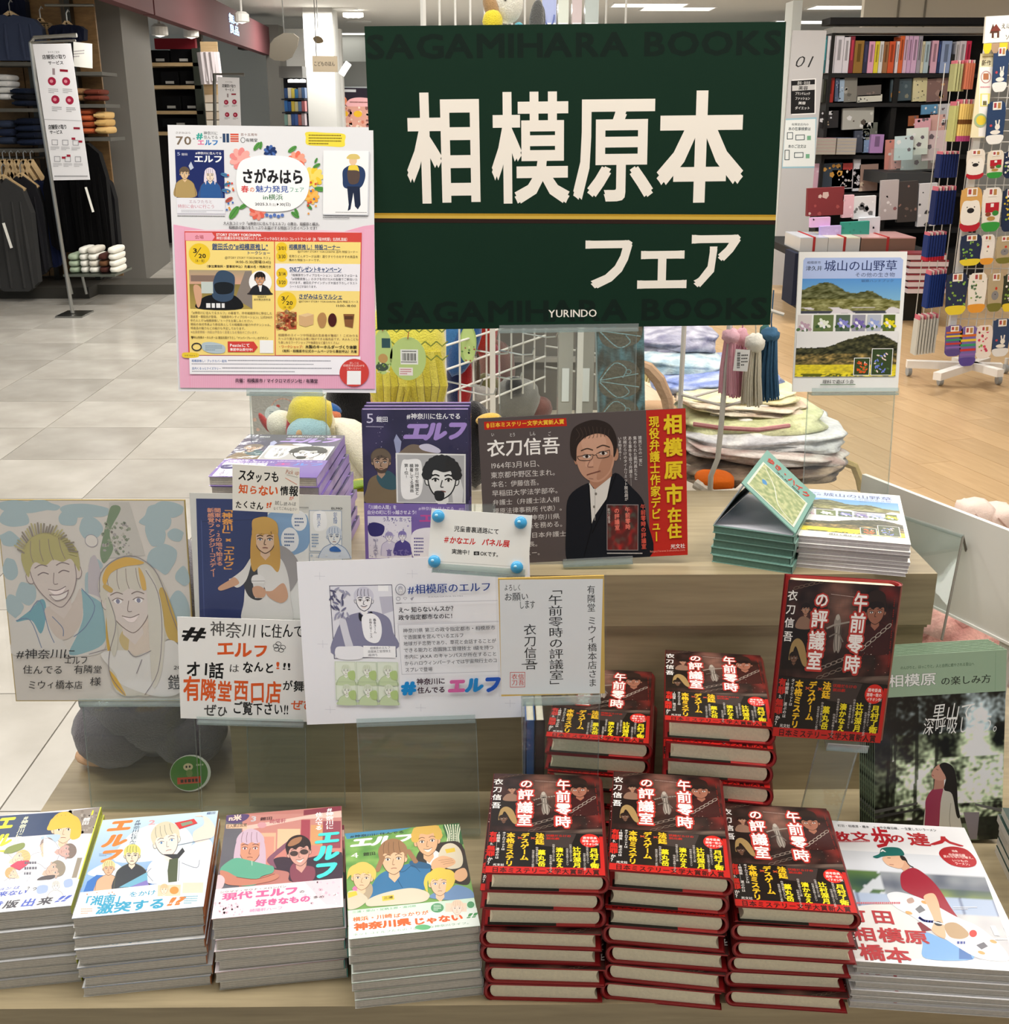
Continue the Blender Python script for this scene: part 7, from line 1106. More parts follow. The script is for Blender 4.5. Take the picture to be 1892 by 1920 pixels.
Mt = T(c0.x - .028, c0.y - .012, TZ + .002, .12, R(72), 0); t_ = thing('toy_tag', 'round green paper tag with red label in front of the grey plush', 'tag', Mt); cv.make('tag_face', 'paper', t_); part('card', MB().prism([(.028 + .028 * math.cos(a), .026 + .026 * math.sin(a)) for a in [2 * math.pi * k / 28 for k in range(28)]], -.001, 0, 'dfe4dc'), 'paper', t_)
# ---------------- left: clothes shop across the aisle ----------------
def wb(m, x0, y0, x1, y1, Y, d, c, pad=0):
    ym = (y0 + y1) / 2; a = PY(x0, ym, Y); b = PY(x1, ym, Y); return m.box(a.x, Y, PY((x0 + x1) / 2, y1, Y).z, b.x, Y + d, PY((x0 + x1) / 2, y0, Y).z, c)
def wrap_(x0, y0, x1, y1, Y): ym = (y0 + y1) / 2; return PY(x0, ym, Y).x, PY(x1, ym, Y).x, PY((x0 + x1) / 2, y1, Y).z, PY((x0 + x1) / 2, y0, Y).z
YL = 10.9
struct('wall_left', MB().box(-9, 11.35, 0, -4.0, 11.45, CEIL, '6a6660').box(-5.4, 6, 2.55, -5.3, 11.3, CEIL, '5a5650'), 'matt')
fx = thing('clothes_fixture', 'wood-backed clothes shelving of the shop at the left', 'shelving', (0, 0, 0))
for k, (x0, x1) in enumerate(((-60, 62), (64, 142), (150, 205))): a, b, z0, z1 = wrap_(x0, 0, x1, 560, YL + .3); part('back_panel', MB().box(a, YL + .3, .12, b, YL + .33, 3.0, 'a08050'), 'backboard', fx)
a, b, z0, z1 = wrap_(-60, 0, 150, 560, YL); part('base_plinth', MB().box(a, YL - .35, 0, b + .05, YL + .35, .1, '35332e'), 'matt', fx); part('dark_plinth_wing', MB().box(b + .05, YL - .1, 0, b + .75, YL + .35, .09, '4a4842'), 'matt', fx)
for x0, x1, y in ((-40, 66, 118), (-40, 72, 204), (-40, 80, 279), (134, 198, 136), (138, 204, 196), (148, 214, 258)): a, b, z0, z1 = wrap_(x0, y, x1, y + 6, YL - .05); part('shelf', MB().box(a, YL - .15, z0, b, YL + .28, z0 + .03, '55544f'), 'matt', fx)
for x in (60, 140): a = PY(x, 280, YL).x; part('upright', MB().box(a, YL + .15, .1, a + .05, YL + .25, 3.0, '4a4a46'), 'metal', fx)
for x0, x1, y in ((-30, 82, 292), (84, 176, 6)): a, b, z0, z1 = wrap_(x0, y, x1, y + 4, YL - .05); part('hanging_rail', MB().tube([(a, YL - .05, z0), (b, YL - .05, z0)], .012, '8a8a86', 8), 'metal', fx)
def garment(px, y0, w, y1, c, label, Y=YL - .1, name='hanging_garment', stripe=None, tag_=0, grp='hanging clothes', hanger=1, sl=.3):
    x = PY(px, (y0 + y1) / 2, Y).x; z1 = PY(px, y0, Y).z; z0 = PY(px, y1, Y).z; W = w / 2150 * Y / 2 * 1.0; t_ = thing(name, label, 'clothing', (x, Y, z1), grp); h = z1 - z0
    pl_ = [(-.16 * W, 0), (-.75 * W, -.09 * h), (-W, -sl * h), (-.93 * W, -h * .92), (-.5 * W, -h), (.5 * W, -h), (.93 * W, -h * .92), (W, -sl * h), (.75 * W, -.09 * h), (.16 * W, 0), (0, -.05 * h)]
    m = MB().prism(pl_, -.05, .05, c, Matrix.Rotation(math.pi / 2, 4, 'X')); part('body', m, 'cloth', t_)
    f = MB()
    for k in (-.55, -.15, .3, .62): f.tube([(k * W, -.045, -.2 * h), (k * W * 1.1, -.05, -.6 * h), (k * W * 1.15, -.045, -.97 * h)], [.01, .022, .015], c, 6)
    o = part('folds', f, 'cloth', t_); o['kind'] = 'stuff'
    if stripe: part('stripes', None or [m2 := MB(), [m2.box(-W * .9, -.056, -h * (.2 + k * .16), W * .9, -.052, -h * (.14 + k * .16), stripe) for k in range(5)]][0], 'cloth', t_)
    if tag_: part('paper_tag', MB().bar((0, -.12, -.38 * h), (.04, -.12, -.6 * h), .05, .004, 'f0f0ea'), 'paper', t_)
    if hanger:
        g = min(.2, W * .8); m = MB().bar((0, 0, .02), (-g, 0, -.1), .035, .03, 'e0c498').bar((0, 0, .02), (g, 0, -.1), .035, .03, 'e0c498'); part('wooden_hanger', m, 'pinewood', t_); part('hook', MB().tube([(0, 0, .02), (0, 0, .09), (.02, 0, .12), (.03, 0, .1)], .006, 'b8b8b4', 5), 'metal', t_)
    return t_
for a in ((25, 28, 110, 114, '3a4258', 'slate blue jacket high at the left edge'), (4, -20, 90, 60, '181c2c', 'navy jacket above the slate blue one at the left edge', YL + .1), (78, 40, 36, 66, '8a7454', 'striped tan shirt hanging at the shop upper shelf', YL, 'hanging_garment', '3a3228'), (128, 46, 62, 78, '161a2c', 'navy shirt on a wooden hanger above the service banner'),
          (20, 334, 92, 545, '3c3c3c', 'charcoal sweatshirt with white tag at the lower left', YL - .5, 'hanging_garment', None, 1), (52, 330, 70, 515, '242428', 'near-black sweatshirt behind the charcoal one', YL - .3, 'hanging_garment', None, 1), (84, 338, 60, 500, '1c2340', 'navy trousers beside the black coats', YL - .2, 'hanging_garment', None, 0, 'hanging clothes', 0),
          (128, 300, 76, 472, '08080a', 'long black coat below the banner, left one', YL - .3, 'hanging_garment', None, 0, 'hanging clothes', 0), (172, 268, 66, 478, '070708', 'long black coat with white tag beside the grey pillar', YL - .35, 'hanging_garment', None, 1, 'hanging clothes', 0), (200, 330, 40, 470, '121214', 'black skirt at the right end of the rail', YL - .1, 'hanging_garment', None, 0, 'hanging clothes', 0)): garment(*a)
for k in range(5):
    x = 6 + k * 13; P = PY(x, 300, YL - .2); t_ = thing('wooden_hanger', 'pale wooden hanger on the left rail, %s' % ('leftmost', 'second', 'middle', 'fourth', 'rightmost')[k], 'hanger', P, 'wooden hangers'); part('shoulder', MB().bar((0, 0, 0), (-.07, 0, -.17), .05, .03, 'e4c79c').bar((0, 0, 0), (.09, 0, -.17), .05, .03, 'd8b888'), 'pinewood', t_); part('hook', MB().tube([(0, 0, 0), (0, 0, .06), (.02, 0, .08), (.03, 0, .06)], .005, 'c8c8c4', 5), 'metal', t_)
def folded(x0, y0, x1, y1, n, cols, label, Y=YL - .05, grp='folded clothes', ac='cloth'):
    a, b, z0, z1 = wrap_(x0, y0, x1, y1, Y); t = (z1 - z0) / n
    for k in range(n):
        c = cols[k % len(cols)]; t_ = thing('folded_garment', '%s, %s from the top' % (label, ordn(n - 1 - k)), 'clothing', ((a + b) / 2, Y, z0 + .012 + k * t), grp); m = MB(); m.smooth = True
        m.ell((0, .1, t * .52), ((b - a) / 2 * (1 + .08 * rnd.uniform(-1, 1)), .16, t * .5), c, 16, 8, .5, .06, k); part('fold', m, 'cloth', t_); part('folded_edge', MB().tube([(-(b - a) * .42, -.055, t * .5), (0, -.062, t * .45), ((b - a) * .42, -.055, t * .5)], t * .22, c, 6), 'cloth', t_)
folded(-10, 142, 22, 190, 4, ['e8e8e8', 'dcdcda'], 'white shirt in the stack at the left edge'); folded(24, 168, 56, 202, 3, ['1c2436', '14161e'], 'navy shirt right of the white stack'); folded(-6, 228, 30, 274, 3, ['333c50', '262e44'], 'slate blue shirt on the middle left shelf'); folded(32, 224, 72, 276, 4, ['1c2438', '161c2c'], 'dark navy shirt on the middle left shelf')
folded(140, 168, 158, 192, 2, ['9a7450'], 'brown knit beside the banner edge'); folded(160, 170, 192, 192, 2, ['6a3428'], 'maroon knit on the upper right shelf'); folded(150, 206, 178, 254, 4, ['c86840', 'a85434'], 'rust orange shirt on the shelf right of the banner'); folded(180, 212, 204, 254, 3, ['d8b478', 'c8a468'], 'tan shirt right of the rust orange stack')
YB = YL - .7; t_ = thing('low_shelf', 'low glass shelf under the black coats', 'shelf', (0, 0, 0)); a, b, z0, z1 = wrap_(126, 512, 222, 516, YB); part('glass_shelf', MB().box(a, YB - .1, z0, b, YB + .4, z0 + .02, '7c8278'), 'metal', t_)
for x in (a + .02, b - .3): part('leg', MB().tube([(x, YB - .05, z0), (x + .02, YB - .05, .1)], .012, '9a9a94', 6), 'metal', t_)
zs_ = z0 + .02
for x0, x1, n, cs, lb in ((128, 148, 3, ['a8b8a0'], 'sage green shirt at the left of the low shelf'), (150, 164, 4, ['e8e8e0'], 'white shirt beside the sage green stack'), (166, 184, 4, ['f0efe6', 'dcd8cc'], 'cream shirt in the middle of the low shelf'), (185, 202, 3, ['4a2c28', '6a4a34'], 'dark brown shirt on the low shelf'), (204, 221, 4, ['f0eee4'], 'white shirt at the right end of the low shelf')):
    a, b, q0, q1 = wrap_(x0, 466, x1, 512, YB); t = .055
    for k in range(n):
        t_ = thing('folded_garment', '%s, %s from the top' % (lb, ordn(n - 1 - k)), 'clothing', ((a + b) / 2, YB, zs_ + k * t), 'folded clothes on the low shelf'); m = MB(); m.smooth = True; m.ell((0, .12, t * .5), ((b - a) / 2, .16, t * .5), cs[k % len(cs)], 14, 8, .5, .06, k); part('fold', m, 'cloth', t_)
def service_banner(q, Y, label, two=1):
    c = Cv(q, (0, 0, 1), plane((0, Y, 1), 0, R(-2)), eps=.0003); c.bg('e8e8ec'); (xa, ya), (xb, yb), (xc, yc), (xd, yd) = q
    f = lambda u, v: (xa + (xb - xa) * u + ((xd - xa) * (1 - u) + (xc - xb) * u) * v, ya + (yd - ya) * v); s = (xb - xa) / 75
    def tx(st, u0, v0, u1, v1, col, b=.01): p = f(u0, v0); r = f(u1, v0); c.t(st, p[0], p[1], r[0], p[1] + (v1 - v0) * (yd - ya), col, b)
    k_ = .56 if two else .9
    tx('すべてご注文', .36, .05 * k_ * 1.6, .68, .07 * k_ * 1.6, '4a4a4c'); tx('店舗受け取り', .2, .135 * k_, .84, .20 * k_, '2c2c2e', .03); tx('サービス', .33, .215 * k_, .74, .27 * k_, '2c2c2e', .03)
    p = f(.45, .36 * k_); c.rect(p[0] - 3 * s, p[1] - 7 * s, p[0] + 2 * s, p[1] + 6 * s, '9a8a8e'); p = f(.72, .33 * k_); c.rect(p[0] - 8 * s, p[1] - 2 * s, p[0] + 8 * s, p[1] + 3 * s, '8c1c30')
    for u, v in ((.36, .48), (.74, .47), (.38, .72), (.76, .72)): p = f(u, v * k_ * 1.02); c.ell_(p[0], p[1], 8 * s, 8.5 * s, 'a02040', 14); c.ell_(p[0] - s, p[1], 3.5 * s, 3.5 * s, 'd88a98', 8); g0 = f(u - .12, v * k_ + .06); g1 = f(u + .12, v * k_ + .1); c.greek(g0[0], g0[1], g1[0], g1[1], 3, '98989c')
    if two:
        c.rect(f(0, .56)[0], f(0, .56)[1], f(1, .56)[0], f(1, .56)[1] + 1, 'b8b8bc'); tx('店舗受け取り', .08, .6, .58, .635, '2c2c2e', .03); tx('サービス', .1, .64, .44, .67, '2c2c2e', .03); p = f(.84, .62); c.rect(p[0] - 6, p[1] - 2, p[0] + 6, p[1] + 2, '8c1c30')
        for j in (0, 1):
            for i in (0, 1, 2): p = f(.2 + i * .28, .71 + j * .12); c.frame(p[0] - 5, p[1], p[0] + 5, p[1] + 9, 1.2, 'a0a0a6'); c.greek(p[0] - 8, p[1] + 12, p[0] + 8, p[1] + 19, 3, 'a8a8ac')
        for u, v in ((.72, .69), (.9, .71), (.38, .83), (.52, .815)): p = f(u, v); c.rect(p[0] - 4, p[1], p[0] + 3, p[1] + 4, '9c2038')
        g0 = f(.05, .965); g1 = f(.95, .98); c.greek(g0[0], g0[1], g1[0], g1[1], 1, '6a6a6e')
    t_ = board(c, 'service_banner', label, 'banner', .004, 'dcdce0', pname='printed_panel'); return c, t_
c, t_ = service_banner([(66, 86), (138, 78), (163, 337), (96, 338)], 9.6, 'tall white pickup-service banner with red round icons at the left')
st_ = thing('banner_stand', 'bent steel stand holding the tall white service banner', 'stand', (0, 0, 0)); part('pole', MB().tube([PY(144, 66, 9.63), PY(64, 71, 9.63), PY(57, 80, 9.63), PY(66, 150, 9.63), PY(100, 360, 9.63), PY(132, 562, 9.63), Vector((PY(134, 570, 9.63).x, 9.63, .02))], .016, 'a8a8a4', 8), 'metal', st_); part('cross_bar', MB().tube([PY(58, 80, 9.62), PY(142, 76, 9.62)], .01, 'a0a09c', 6), 'metal', st_); q = PY(134, 570, 9.63); part('base', MB().box(q.x - .1, 9.5, 0, q.x + .12, 9.8, .015, '8a8a86'), 'metal', st_)
cv = Cv([(136, 76), (171, 84), (175, 129), (140, 124)], (0, 0, 1), plane((0, 9.75, 1), 0, 0), eps=.0003); cv.bg('dcdcd6'); cv.greek(138, 93, 158, 108, 3, '8a8488'); board(cv, 'notice_sheet', 'small blank-looking white notice beside the banner top', 'sheet', .003, 'dcdcd8')
# pillars, fascia
A0, A1 = PZ(275, 525, 0), PZ(320, 490, 0)
pm = MB(); d = (A1 - A0); d.z = 0; e = Vector((-d.y, d.x, 0)).normalized() * .62; vs = [A0, A1, A1 + e, A0 + e]; pm.add([(v.x, v.y, 0) for v in vs] + [(v.x, v.y, CEIL) for v in vs], [(0, 3, 2, 1), (4, 5, 6, 7), (0, 1, 5, 4), (1, 2, 6, 5), (2, 3, 7, 6), (3, 0, 4, 7)], '6f6d68'); struct('pillar_left', pm, 'matt')
def Pz_(px, py, z): d_ = ray(px, py); return O + d_ * ((z - EYE) / d_.z)
f0, f1 = Pz_(290, 28, 2.5), Pz_(508, 104, 2.5); dd = (f1 - f0).normalized(); f00 = f0 - dd * 3.2
def beam(name, p, q, z0, z1, th, c, mat='matt'):
    n_ = Vector((-(q - p).y, (q - p).x, 0)).normalized() * th; m = MB(); vs = [p, q, q + n_, p + n_]; m.add([(v.x, v.y, z0) for v in vs] + [(v.x, v.y, z1) for v in vs], [(0, 3, 2, 1), (4, 5, 6, 7), (0, 1, 5, 4), (1, 2, 6, 5), (2, 3, 7, 6), (3, 0, 4, 7)], c); return m
fb = thing('fascia_board', 'dark red fascia board over the clothes shop entrance', 'fascia', (0, 0, 0)); o = part('board', beam('', f00, f0 - dd * .03, 2.5, 2.93, .12, '62393c'), 'matt', fb); part('board', beam('', f0 + dd * .03, f1, 2.5, 2.93, .12, '62393c'), 'matt', fb)
for px in (417, 468): q = Pz_(px, 60, 2.93); part('suspension_rod', MB().tube([(q.x, q.y, 2.9), (q.x, q.y, CEIL)], .03, 'e8e8e6', 8), 'matt', fb)
q = Pz_(422, 55, 2.72); sp = thing('lit_shop_sign', 'small glowing blue letters on the dark red fascia', 'sign', Matrix.Translation(f0 + dd * ((PY(422, 50, f0.y).x * 0) + (f1 - f0).length * .56) + Vector((0, 0, .1))))
ang = math.atan2(dd.y, dd.x); cv = Cv([(0, 0), (100, 0), (100, 100), (0, 100)], w=.85, h=.26, eps=.002); cv.t('無印', 4, 2, 96, 48, 'ffffff', .04); cv.t('良品', 4, 52, 96, 98, 'ffffff', .04); cv.make('letter', 'blueled', sp, Matrix.Rotation(ang, 4, 'Z') @ Matrix.Rotation(math.pi / 2, 4, 'X') @ Matrix.Translation((-.4, 0, .01)))
E0, E1 = f1, Pz_(527, 160, 2.2); pp = PY(508, 200, f1.y); struct('pillar_far_left', MB().box(pp.x - .02, f1.y - .05, 0, PY(531, 200, f1.y).x, f1.y + .6, 2.97, '77756f').box(PY(440, 40, f1.y).x, f1.y + .1, 2.6, pp.x - .02, f1.y + .5, 2.97, '2e2a28'), 'matt')
# shop interior: dark wall, black shelving, second banner, towel, spotlights
struct('wall_shop', MB().box(PY(366, 100, 15.5).x, 15.5, 0, pp.x + .1, 15.6, 2.96, '5c5852'), 'matt'); struct('trim_1', MB().box(PY(290, 85, 15.2).x, 15.2, PY(330, 92, 15.2).z, PY(366, 85, 15.2).x, 15.3, PY(330, 72, 15.2).z, 'a02834'), 'matt')
sh = thing('dark_shelving', 'dark shelving with pale wood shelf edges inside the clothes shop', 'shelving', (0, 0, 0)); a, b, z0, z1 = wrap_(278, 92, 372, 300, 15); part('back_panel', MB().box(a, 15.3, 0, b, 15.35, z1, '1c1a1a'), 'matt', sh)
for y in (122, 164, 211, 250): z = PY(330, y, 15).z; part('shelf', MB().box(a, 14.8, z - .02, b + .1, 15.3, z + .02, 'd8bc8c'), 'pinewood', sh)
part('side_panel', MB().box(b + .02, 14.8, 0, b + .12, 15.3, z1, '3a4038'), 'matt', sh)
for k, (x0, y0, x1, y1, c) in enumerate(((284, 94, 316, 120, '121214'), (320, 92, 368, 120, '101012'), (302, 134, 334, 162, '141416'), (338, 132, 374, 162, '121214'), (304, 180, 338, 208, '151517'), (342, 180, 376, 208, '121214'), (304, 222, 374, 240, '1a1c1e'))):
    a, b, z0, z1 = wrap_(x0, y0, x1, y1, 14.85); t_ = thing('storage_box', 'black storage box in the dark shelving, %s' % ('top left', 'top right', 'second row left', 'second row right', 'third row left', 'third row right', 'lowest visible')[k], 'box', ((a + b) / 2, 14.85, z0)); w = (b - a) / 2; part('body', MB().box(-w, 0, .012, w, .3, z1 - z0, c), 'cloth', t_); part('label_holder', MB().box(-.05, -.01, .03, .05, 0, .06, 'b8b8b4'), 'paper', t_)
a, b, z0, z1 = wrap_(380, 98, 404, 158, 14.5); t_ = thing('hanging_towel', 'white towel hanging at the end of the dark shelving', 'towel', ((a + b) / 2, 14.5, z1)); m = MB(); [m.tube([(a + (b - a) * k / 5 - (a + b) / 2, .02 * (k % 2), 0), (a + (b - a) * k / 5 - (a + b) / 2 + .02, 0, z0 - z1 + .03 * (k % 2))], .055, 'dcd4d8', 8) for k in range(6)]; o = part('cloth', m, 'cloth', t_); part('wood_backing', MB().box(-.1, .08, -z1, .1, .1, .12, 'c09868'), 'pinewood', t_)
a, b, z0, z1 = wrap_(386, 176, 412, 240, 14.5); t_ = thing('folded_linens', 'pile of cream linens beside the second service banner', 'linens', ((a + b) / 2, 14.5, z0)); [part('linen', MB().box(-(b - a) / 2, 0, k * (z1 - z0) / 4, (b - a) / 2, .3, (k + .9) * (z1 - z0) / 4, ('e4ddd0', 'd8c8b4')[k % 2]), 'cloth', t_) for k in range(4)]; part('pedestal', MB().box(-.1, .02, -z0, .1, .28, -.001, '4a4640'), 'matt', t_)
service_banner([(409, 144), (449, 146), (452, 250), (411, 250)], 13.0, 'smaller far service banner with red icons inside the shop', 0)
st_ = thing('banner_stand', 'thin grey stand of the smaller far service banner', 'stand', (0, 0, 0)); part('pole', MB().tube([PY(458, 140, 13.03), PY(402, 139, 13.03), PY(403, 250, 13.03), Vector((PY(404, 300, 13.03).x, 13.03, .02))], .02, '7a7a76', 6), 'metal', st_); q = PY(404, 300, 13.03); part('base', MB().box(q.x - .3, 12.8, 0, q.x + .3, 13.3, .02, '7a7a76'), 'metal', st_)
for x, y, Y, lb in ((299, 56, 13.5, 'spotlight at the corner of the grey pillar'), (453, 32, 15, 'white spotlight above the dark red fascia'), (358, 60, 14.5, 'small spotlight inside the shop')):
    P = PY(x, y, Y); t_ = thing('spotlight', lb, 'lamp', P); part('housing', MB().lathe([(.05, .06), (.09, .03), (.09, -.05), (.07, -.06)], 'e4e4e0', 14), 'matt', t_); part('lens', MB().lathe([(.068, -.055), (.001, -.075)], 'ffffff', 14), 'lamp', t_); part('stem', MB().tube([(0, 0, .05), (0, 0, CEIL - P.z)], .015, 'dcdcd8', 6), 'matt', t_)
# further hall in the middle left
struct('wall_far_left', MB().box(PY(528, 150, 21).x, 21.2, 0, PY(640, 150, 21).x, 21.4, 2.95, 'dcdcd8'), 'matt'); a = PY(574, 150, 19.5).x; b = PY(628, 150, 19.5).x; struct('pillar_white', MB().box(a, 19.5, 0, b, 20.2, CEIL, 'b9b9b5'), 'matt')
struct('wall_far_middle', MB().box(PY(634, 150, 23).x, 23, 2.05, PY(760, 150, 23).x, 23.1, 2.5, '9a9c98').box(PY(634, 150, 23).x, 22.9, 1.9, PY(760, 150, 23).x, 23.1, 2.06, 'e8f0f4'), 'matt')
def spines(x0, x1, y0, y1, Y, cols, label, grp, name='shelf_book', dpt=.2, txt=1):
    """one thing per spine; cols = list of (width share, height share, colour)"""
    a, b, z0, z1 = wrap_(x0, y0, x1, y1, Y); tot = sum(c[0] for c in cols); x = a
    for k, (w, h, c) in enumerate(cols):
        W = (b - a) * w / tot; t_ = thing(name, label % ordw(k, len(cols)), 'book', (x, Y, z0), grp); H_ = (z1 - z0) * h
        part('cover', MB().box(.002, 0, 0, W - .002, dpt, H_, c), 'gloss', t_)
        if txt: cc = lin(c); dk = tuple(int(255 * min(1, max(0, (v ** .45) * (.72 if sum(cc) > .5 else 1.5)))) for v in cc); part('spine_title', MB().box(W * .32, -.002, H_ * .35, W * .68, -.0005, H_ * .9, dk) if txt == 1 else MB().box(W * .3, -.002, H_ * .6, W * .7, -.0005, H_ * .85, dk), 'paper', t_)
        x += W
def ordw(k, n): return 'leftmost' if k == 0 else 'rightmost' if k == n - 1 else ('second', 'third', 'fourth', 'fifth', 'sixth', 'seventh', 'eighth', 'ninth', 'tenth', 'eleventh', 'twelfth', 'thirteenth', 'fourteenth', 'fifteenth', 'sixteenth')[k - 1] + ' from left'
t_ = thing('far_bookcase', 'dark bookcase at the end of the aisle beside the white pillar', 'bookcase', (0, 0, 0)); a, b, z0, z1 = wrap_(531, 146, 574, 320, 18.5); part('carcass', MB().box(a, 18.75, 0, b, 18.8, z1, '1a1a20').box(a, 18.4, z1, b, 18.8, z1 + .16, '6a6a68'), 'matt', t_)
for y in (185, 210, 236, 262): part('shelf', MB().box(a, 18.45, PY(550, y, 18.5).z - .02, b, 18.75, PY(550, y, 18.5).z, '22222a'), 'matt', t_)
for r_, (y0, y1, cs) in enumerate(((164, 184, ['3a5a90', 'e4e0d0', 'd8c858', '3a7ab0', '8a8a90', '4a6a98']), (188, 209, ['3a78c0', '2f5ca0', 'e0c850', 'd8d0a0', '6a8ab0', 'b86a70']), (212, 235, ['8ab0a8', 'e0d8c8', '3a5a98', '4a6ab0', 'c0706a', 'b8a8b0']))): spines(533, 572, y0, y1, 18.5, [(1, rnd.uniform(.85, 1), c) for c in cs], ('book in the %s row of the far aisle bookcase, ' % ('top', 'middle', 'lower')[r_]) + '%s', 'books in the far aisle bookcase', txt=0)
for x, lb in ((546, 'left'), (556, 'middle'), (567, 'right')): q = PY(x, 152, 18.35); t_ = thing('shelf_lamp', 'small round lamp on the far bookcase top, %s one' % lb, 'lamp', q); part('disc', MB().lathe([(.05, -.02), (.05, .02), (.001, .03)], 'f4f0e8', 12), 'lamp', t_)
cv = Cv([(585, 104), (632, 106), (633, 135), (587, 135)], (0, 0, 1), plane((0, 15, 1)), eps=.0005); cv.bg('988c78'); cv.t('こどものほん', 588, 114, 628, 124, '4a443c', .02); t_ = board(cv, 'hanging_sign', 'beige hanging sign for the childrens books section', 'sign', .03, 'b0a694'); part('hanger_wire', MB().tube([(.05, cv.h, 0), (.05, cv.h + CEIL - 2.2, 0)], .006, '9a9a96', 5), 'metal', t_)
for x, y, Y, s_, lb in ((534, 88, 14, .36, 'large grey leaf-shaped sign panel hanging beside the far pillar'), (597, 75, 17, .13, 'small brown leaf-shaped panel hanging from the ceiling')):
    P = PY(x, y, Y); t_ = thing('leaf_panel', lb, 'panel', P); ol = [(-.45, .05), (-.3, .17), (0, .27), (.3, .26), (.46, .18), (.4, .02), (.2, -.2), (-.05, -.28), (-.35, -.26), (-.5, -.2)]; part('leaf', MB().prism([(u * s_ * 1.0, v * s_ * 1.5) for u, v in ol], -.02, .02, '8a8478' if s_ > .2 else '8a7a60', Matrix.Rotation(math.pi / 2, 4, 'X') @ Matrix.Rotation(0 if s_ > .2 else -.9, 4, 'Z')), 'matt', t_); part('hanger_wire', MB().tube([(0, 0, .1), (0, 0, CEIL - P.z)], .006, '8a8a86', 5), 'metal', t_)
cv = Cv([(634, 165), (720, 165), (720, 262), (636, 262)], (0, 0, 1), plane((0, 21.5, 1)), eps=.0008); cv.bg('2a2430'); cv.rect(640, 168, 668, 173, 'c8ccd0'); cv.ell_(643, 190, 8, 9, 'e88a60'); cv.blob([(652, 200), (654, 188), (672, 183), (696, 186), (698, 200)], 'ecb4b8'); cv.rect(636, 200, 700, 250, 'd8a090'); cv.greek(656, 190, 690, 195, 1, '7a4a40'); cv.dots(636, 200, 700, 250, 60, 2, 5, ['e8c8b0', 'c87860', 'f0d8c8', '8a5a58', 'e0a8a8']); cv.ell_(645, 214, 8, 6, 'e8b830'); cv.ell_(671, 214, 8, 6, 'e8b830'); t_ = board(cv, 'toy_display', 'colourful pink and orange shop display far down the aisle', 'display', .3, '2a2430', pname='display_face'); part('base', MB().box(0, -1.25, -.3, cv.w, -.001, 0, '2a2430'), 'matt', t_)
q = PY(641, 120, 19); t_ = thing('wall_lamp', 'curved glowing lamp near the childrens sign', 'lamp', q); part('tube_lamp', MB().tube([PY(640, 140, 19) - q, PY(646, 130, 19) - q, PY(654, 118, 19) - q], .05, 'ffffff', 8), 'lamp', t_)
for k, (x, y) in enumerate(((617, 73), (655, 95), (665, 101), (675, 107))): q = PY(x, y, 20); q.z = CEIL - .07 if q.z > 2.3 else q.z; t_ = thing('spotlight', 'tiny ceiling spotlight in the far hall, %s' % ('nearest the leaf panel', 'left of three', 'middle of three', 'right of three')[k], 'lamp', q); part('bulb', MB().lathe([(.08, .03), (.08, -.03), (.001, -.05)], 'ffffff', 12), 'lamp', t_)
# ---------------- right: bookcase with the 01 panel ----------------
struct('wall_right', MB().box(PY(1620, 20, 13.2).x, 13.2, 2.45, 9, 13.3, CEIL, 'd8d6cc').box(PY(1684, 20, 13.2).x - .01, 13.19, 2.45, PY(1684, 20, 13.2).x + .01, 13.2, CEIL, '8a8880').box(PY(1734, 20, 13.2).x - .01, 13.19, 2.45, PY(1734, 20, 13.2).x + .01, 13.2, CEIL, '8a8880'), 'matt')
struct('wall_back_right', MB().box(PY(1410, 60, 20).x, 20, 0, 10, 20.1, 2.86, 'b8b4ac'), 'matt'); struct('pillar_right', MB().box(PY(1469, 250, 12.0).x, 12.0, 0, PY(1486, 250, 12.0).x, 12.3, 2.62, 'd4dcdc'), 'matt')
YR = 11.5; bc = thing('bookcase', 'tall black bookcase at the right behind the sock rack', 'bookcase', (0, 0, 0)); a, b, z0, z1 = wrap_(1546, 32, 1850, 530, YR); a = PY(1540, 300, YR).x; zt = PY(1700, 62, YR).z
part('back_panel', MB().box(a, YR + .36, 0, b, YR + .4, zt, '141414'), 'matt', bc); part('silver_header', MB().box(a, YR - .02, zt, b, YR + .3, PY(1700, 51, YR).z, '9a9a98'), 'matt', bc); part('top_beam', MB().box(a, YR + .1, PY(1700, 44, YR).z, b, YR + .4, PY(1700, 31, YR).z, '1c1c1e'), 'matt', bc)
part('side_panel', MB().box(a, YR, 0, a + .03, YR + .36, zt, '1c1c1c'), 'matt', bc); xd = PY(1668, 250, YR).x; part('divider', MB().box(xd, YR + .02, 0, xd + .05, YR + .36, PY(1700, 143, YR).z, '1a1a1a'), 'matt', bc)
SH = [(y, PY(1690, y, YR).z) for y in (138, 193, 291, 362, 430)]
for y, z in SH: part('shelf', MB().box(a + .03, YR, z - .035, b, YR + .36, z, '202022'), 'matt', bc)
part('base', MB().box(a, YR - .3, 0, b, YR + .3, .32, '1e1e20'), 'matt', bc)
cv = Cv([(1484, 54), (1546, 60), (1511, 533), (1451, 536)], (0, 0, 1), plane((0, YR - .35, 1)), eps=.0005); cv.bg('c0c0c2'); cv.t('01', 1487, 96, 1519, 126, '2c2c2e', -.01, it=.3); cv.rect(1484, 146, 1528, 212, 'ececec'); cv.rect(1482, 148, 1526, 210, '1e1e20'); cv.rect(1484, 157, 1526, 167, 'c8c8c8'); cv.t('趣味・実用書', 1494, 149, 1518, 156, 'd8d8d8'); cv.t('美容', 1496, 158, 1514, 166, '2a2a2a', .02)
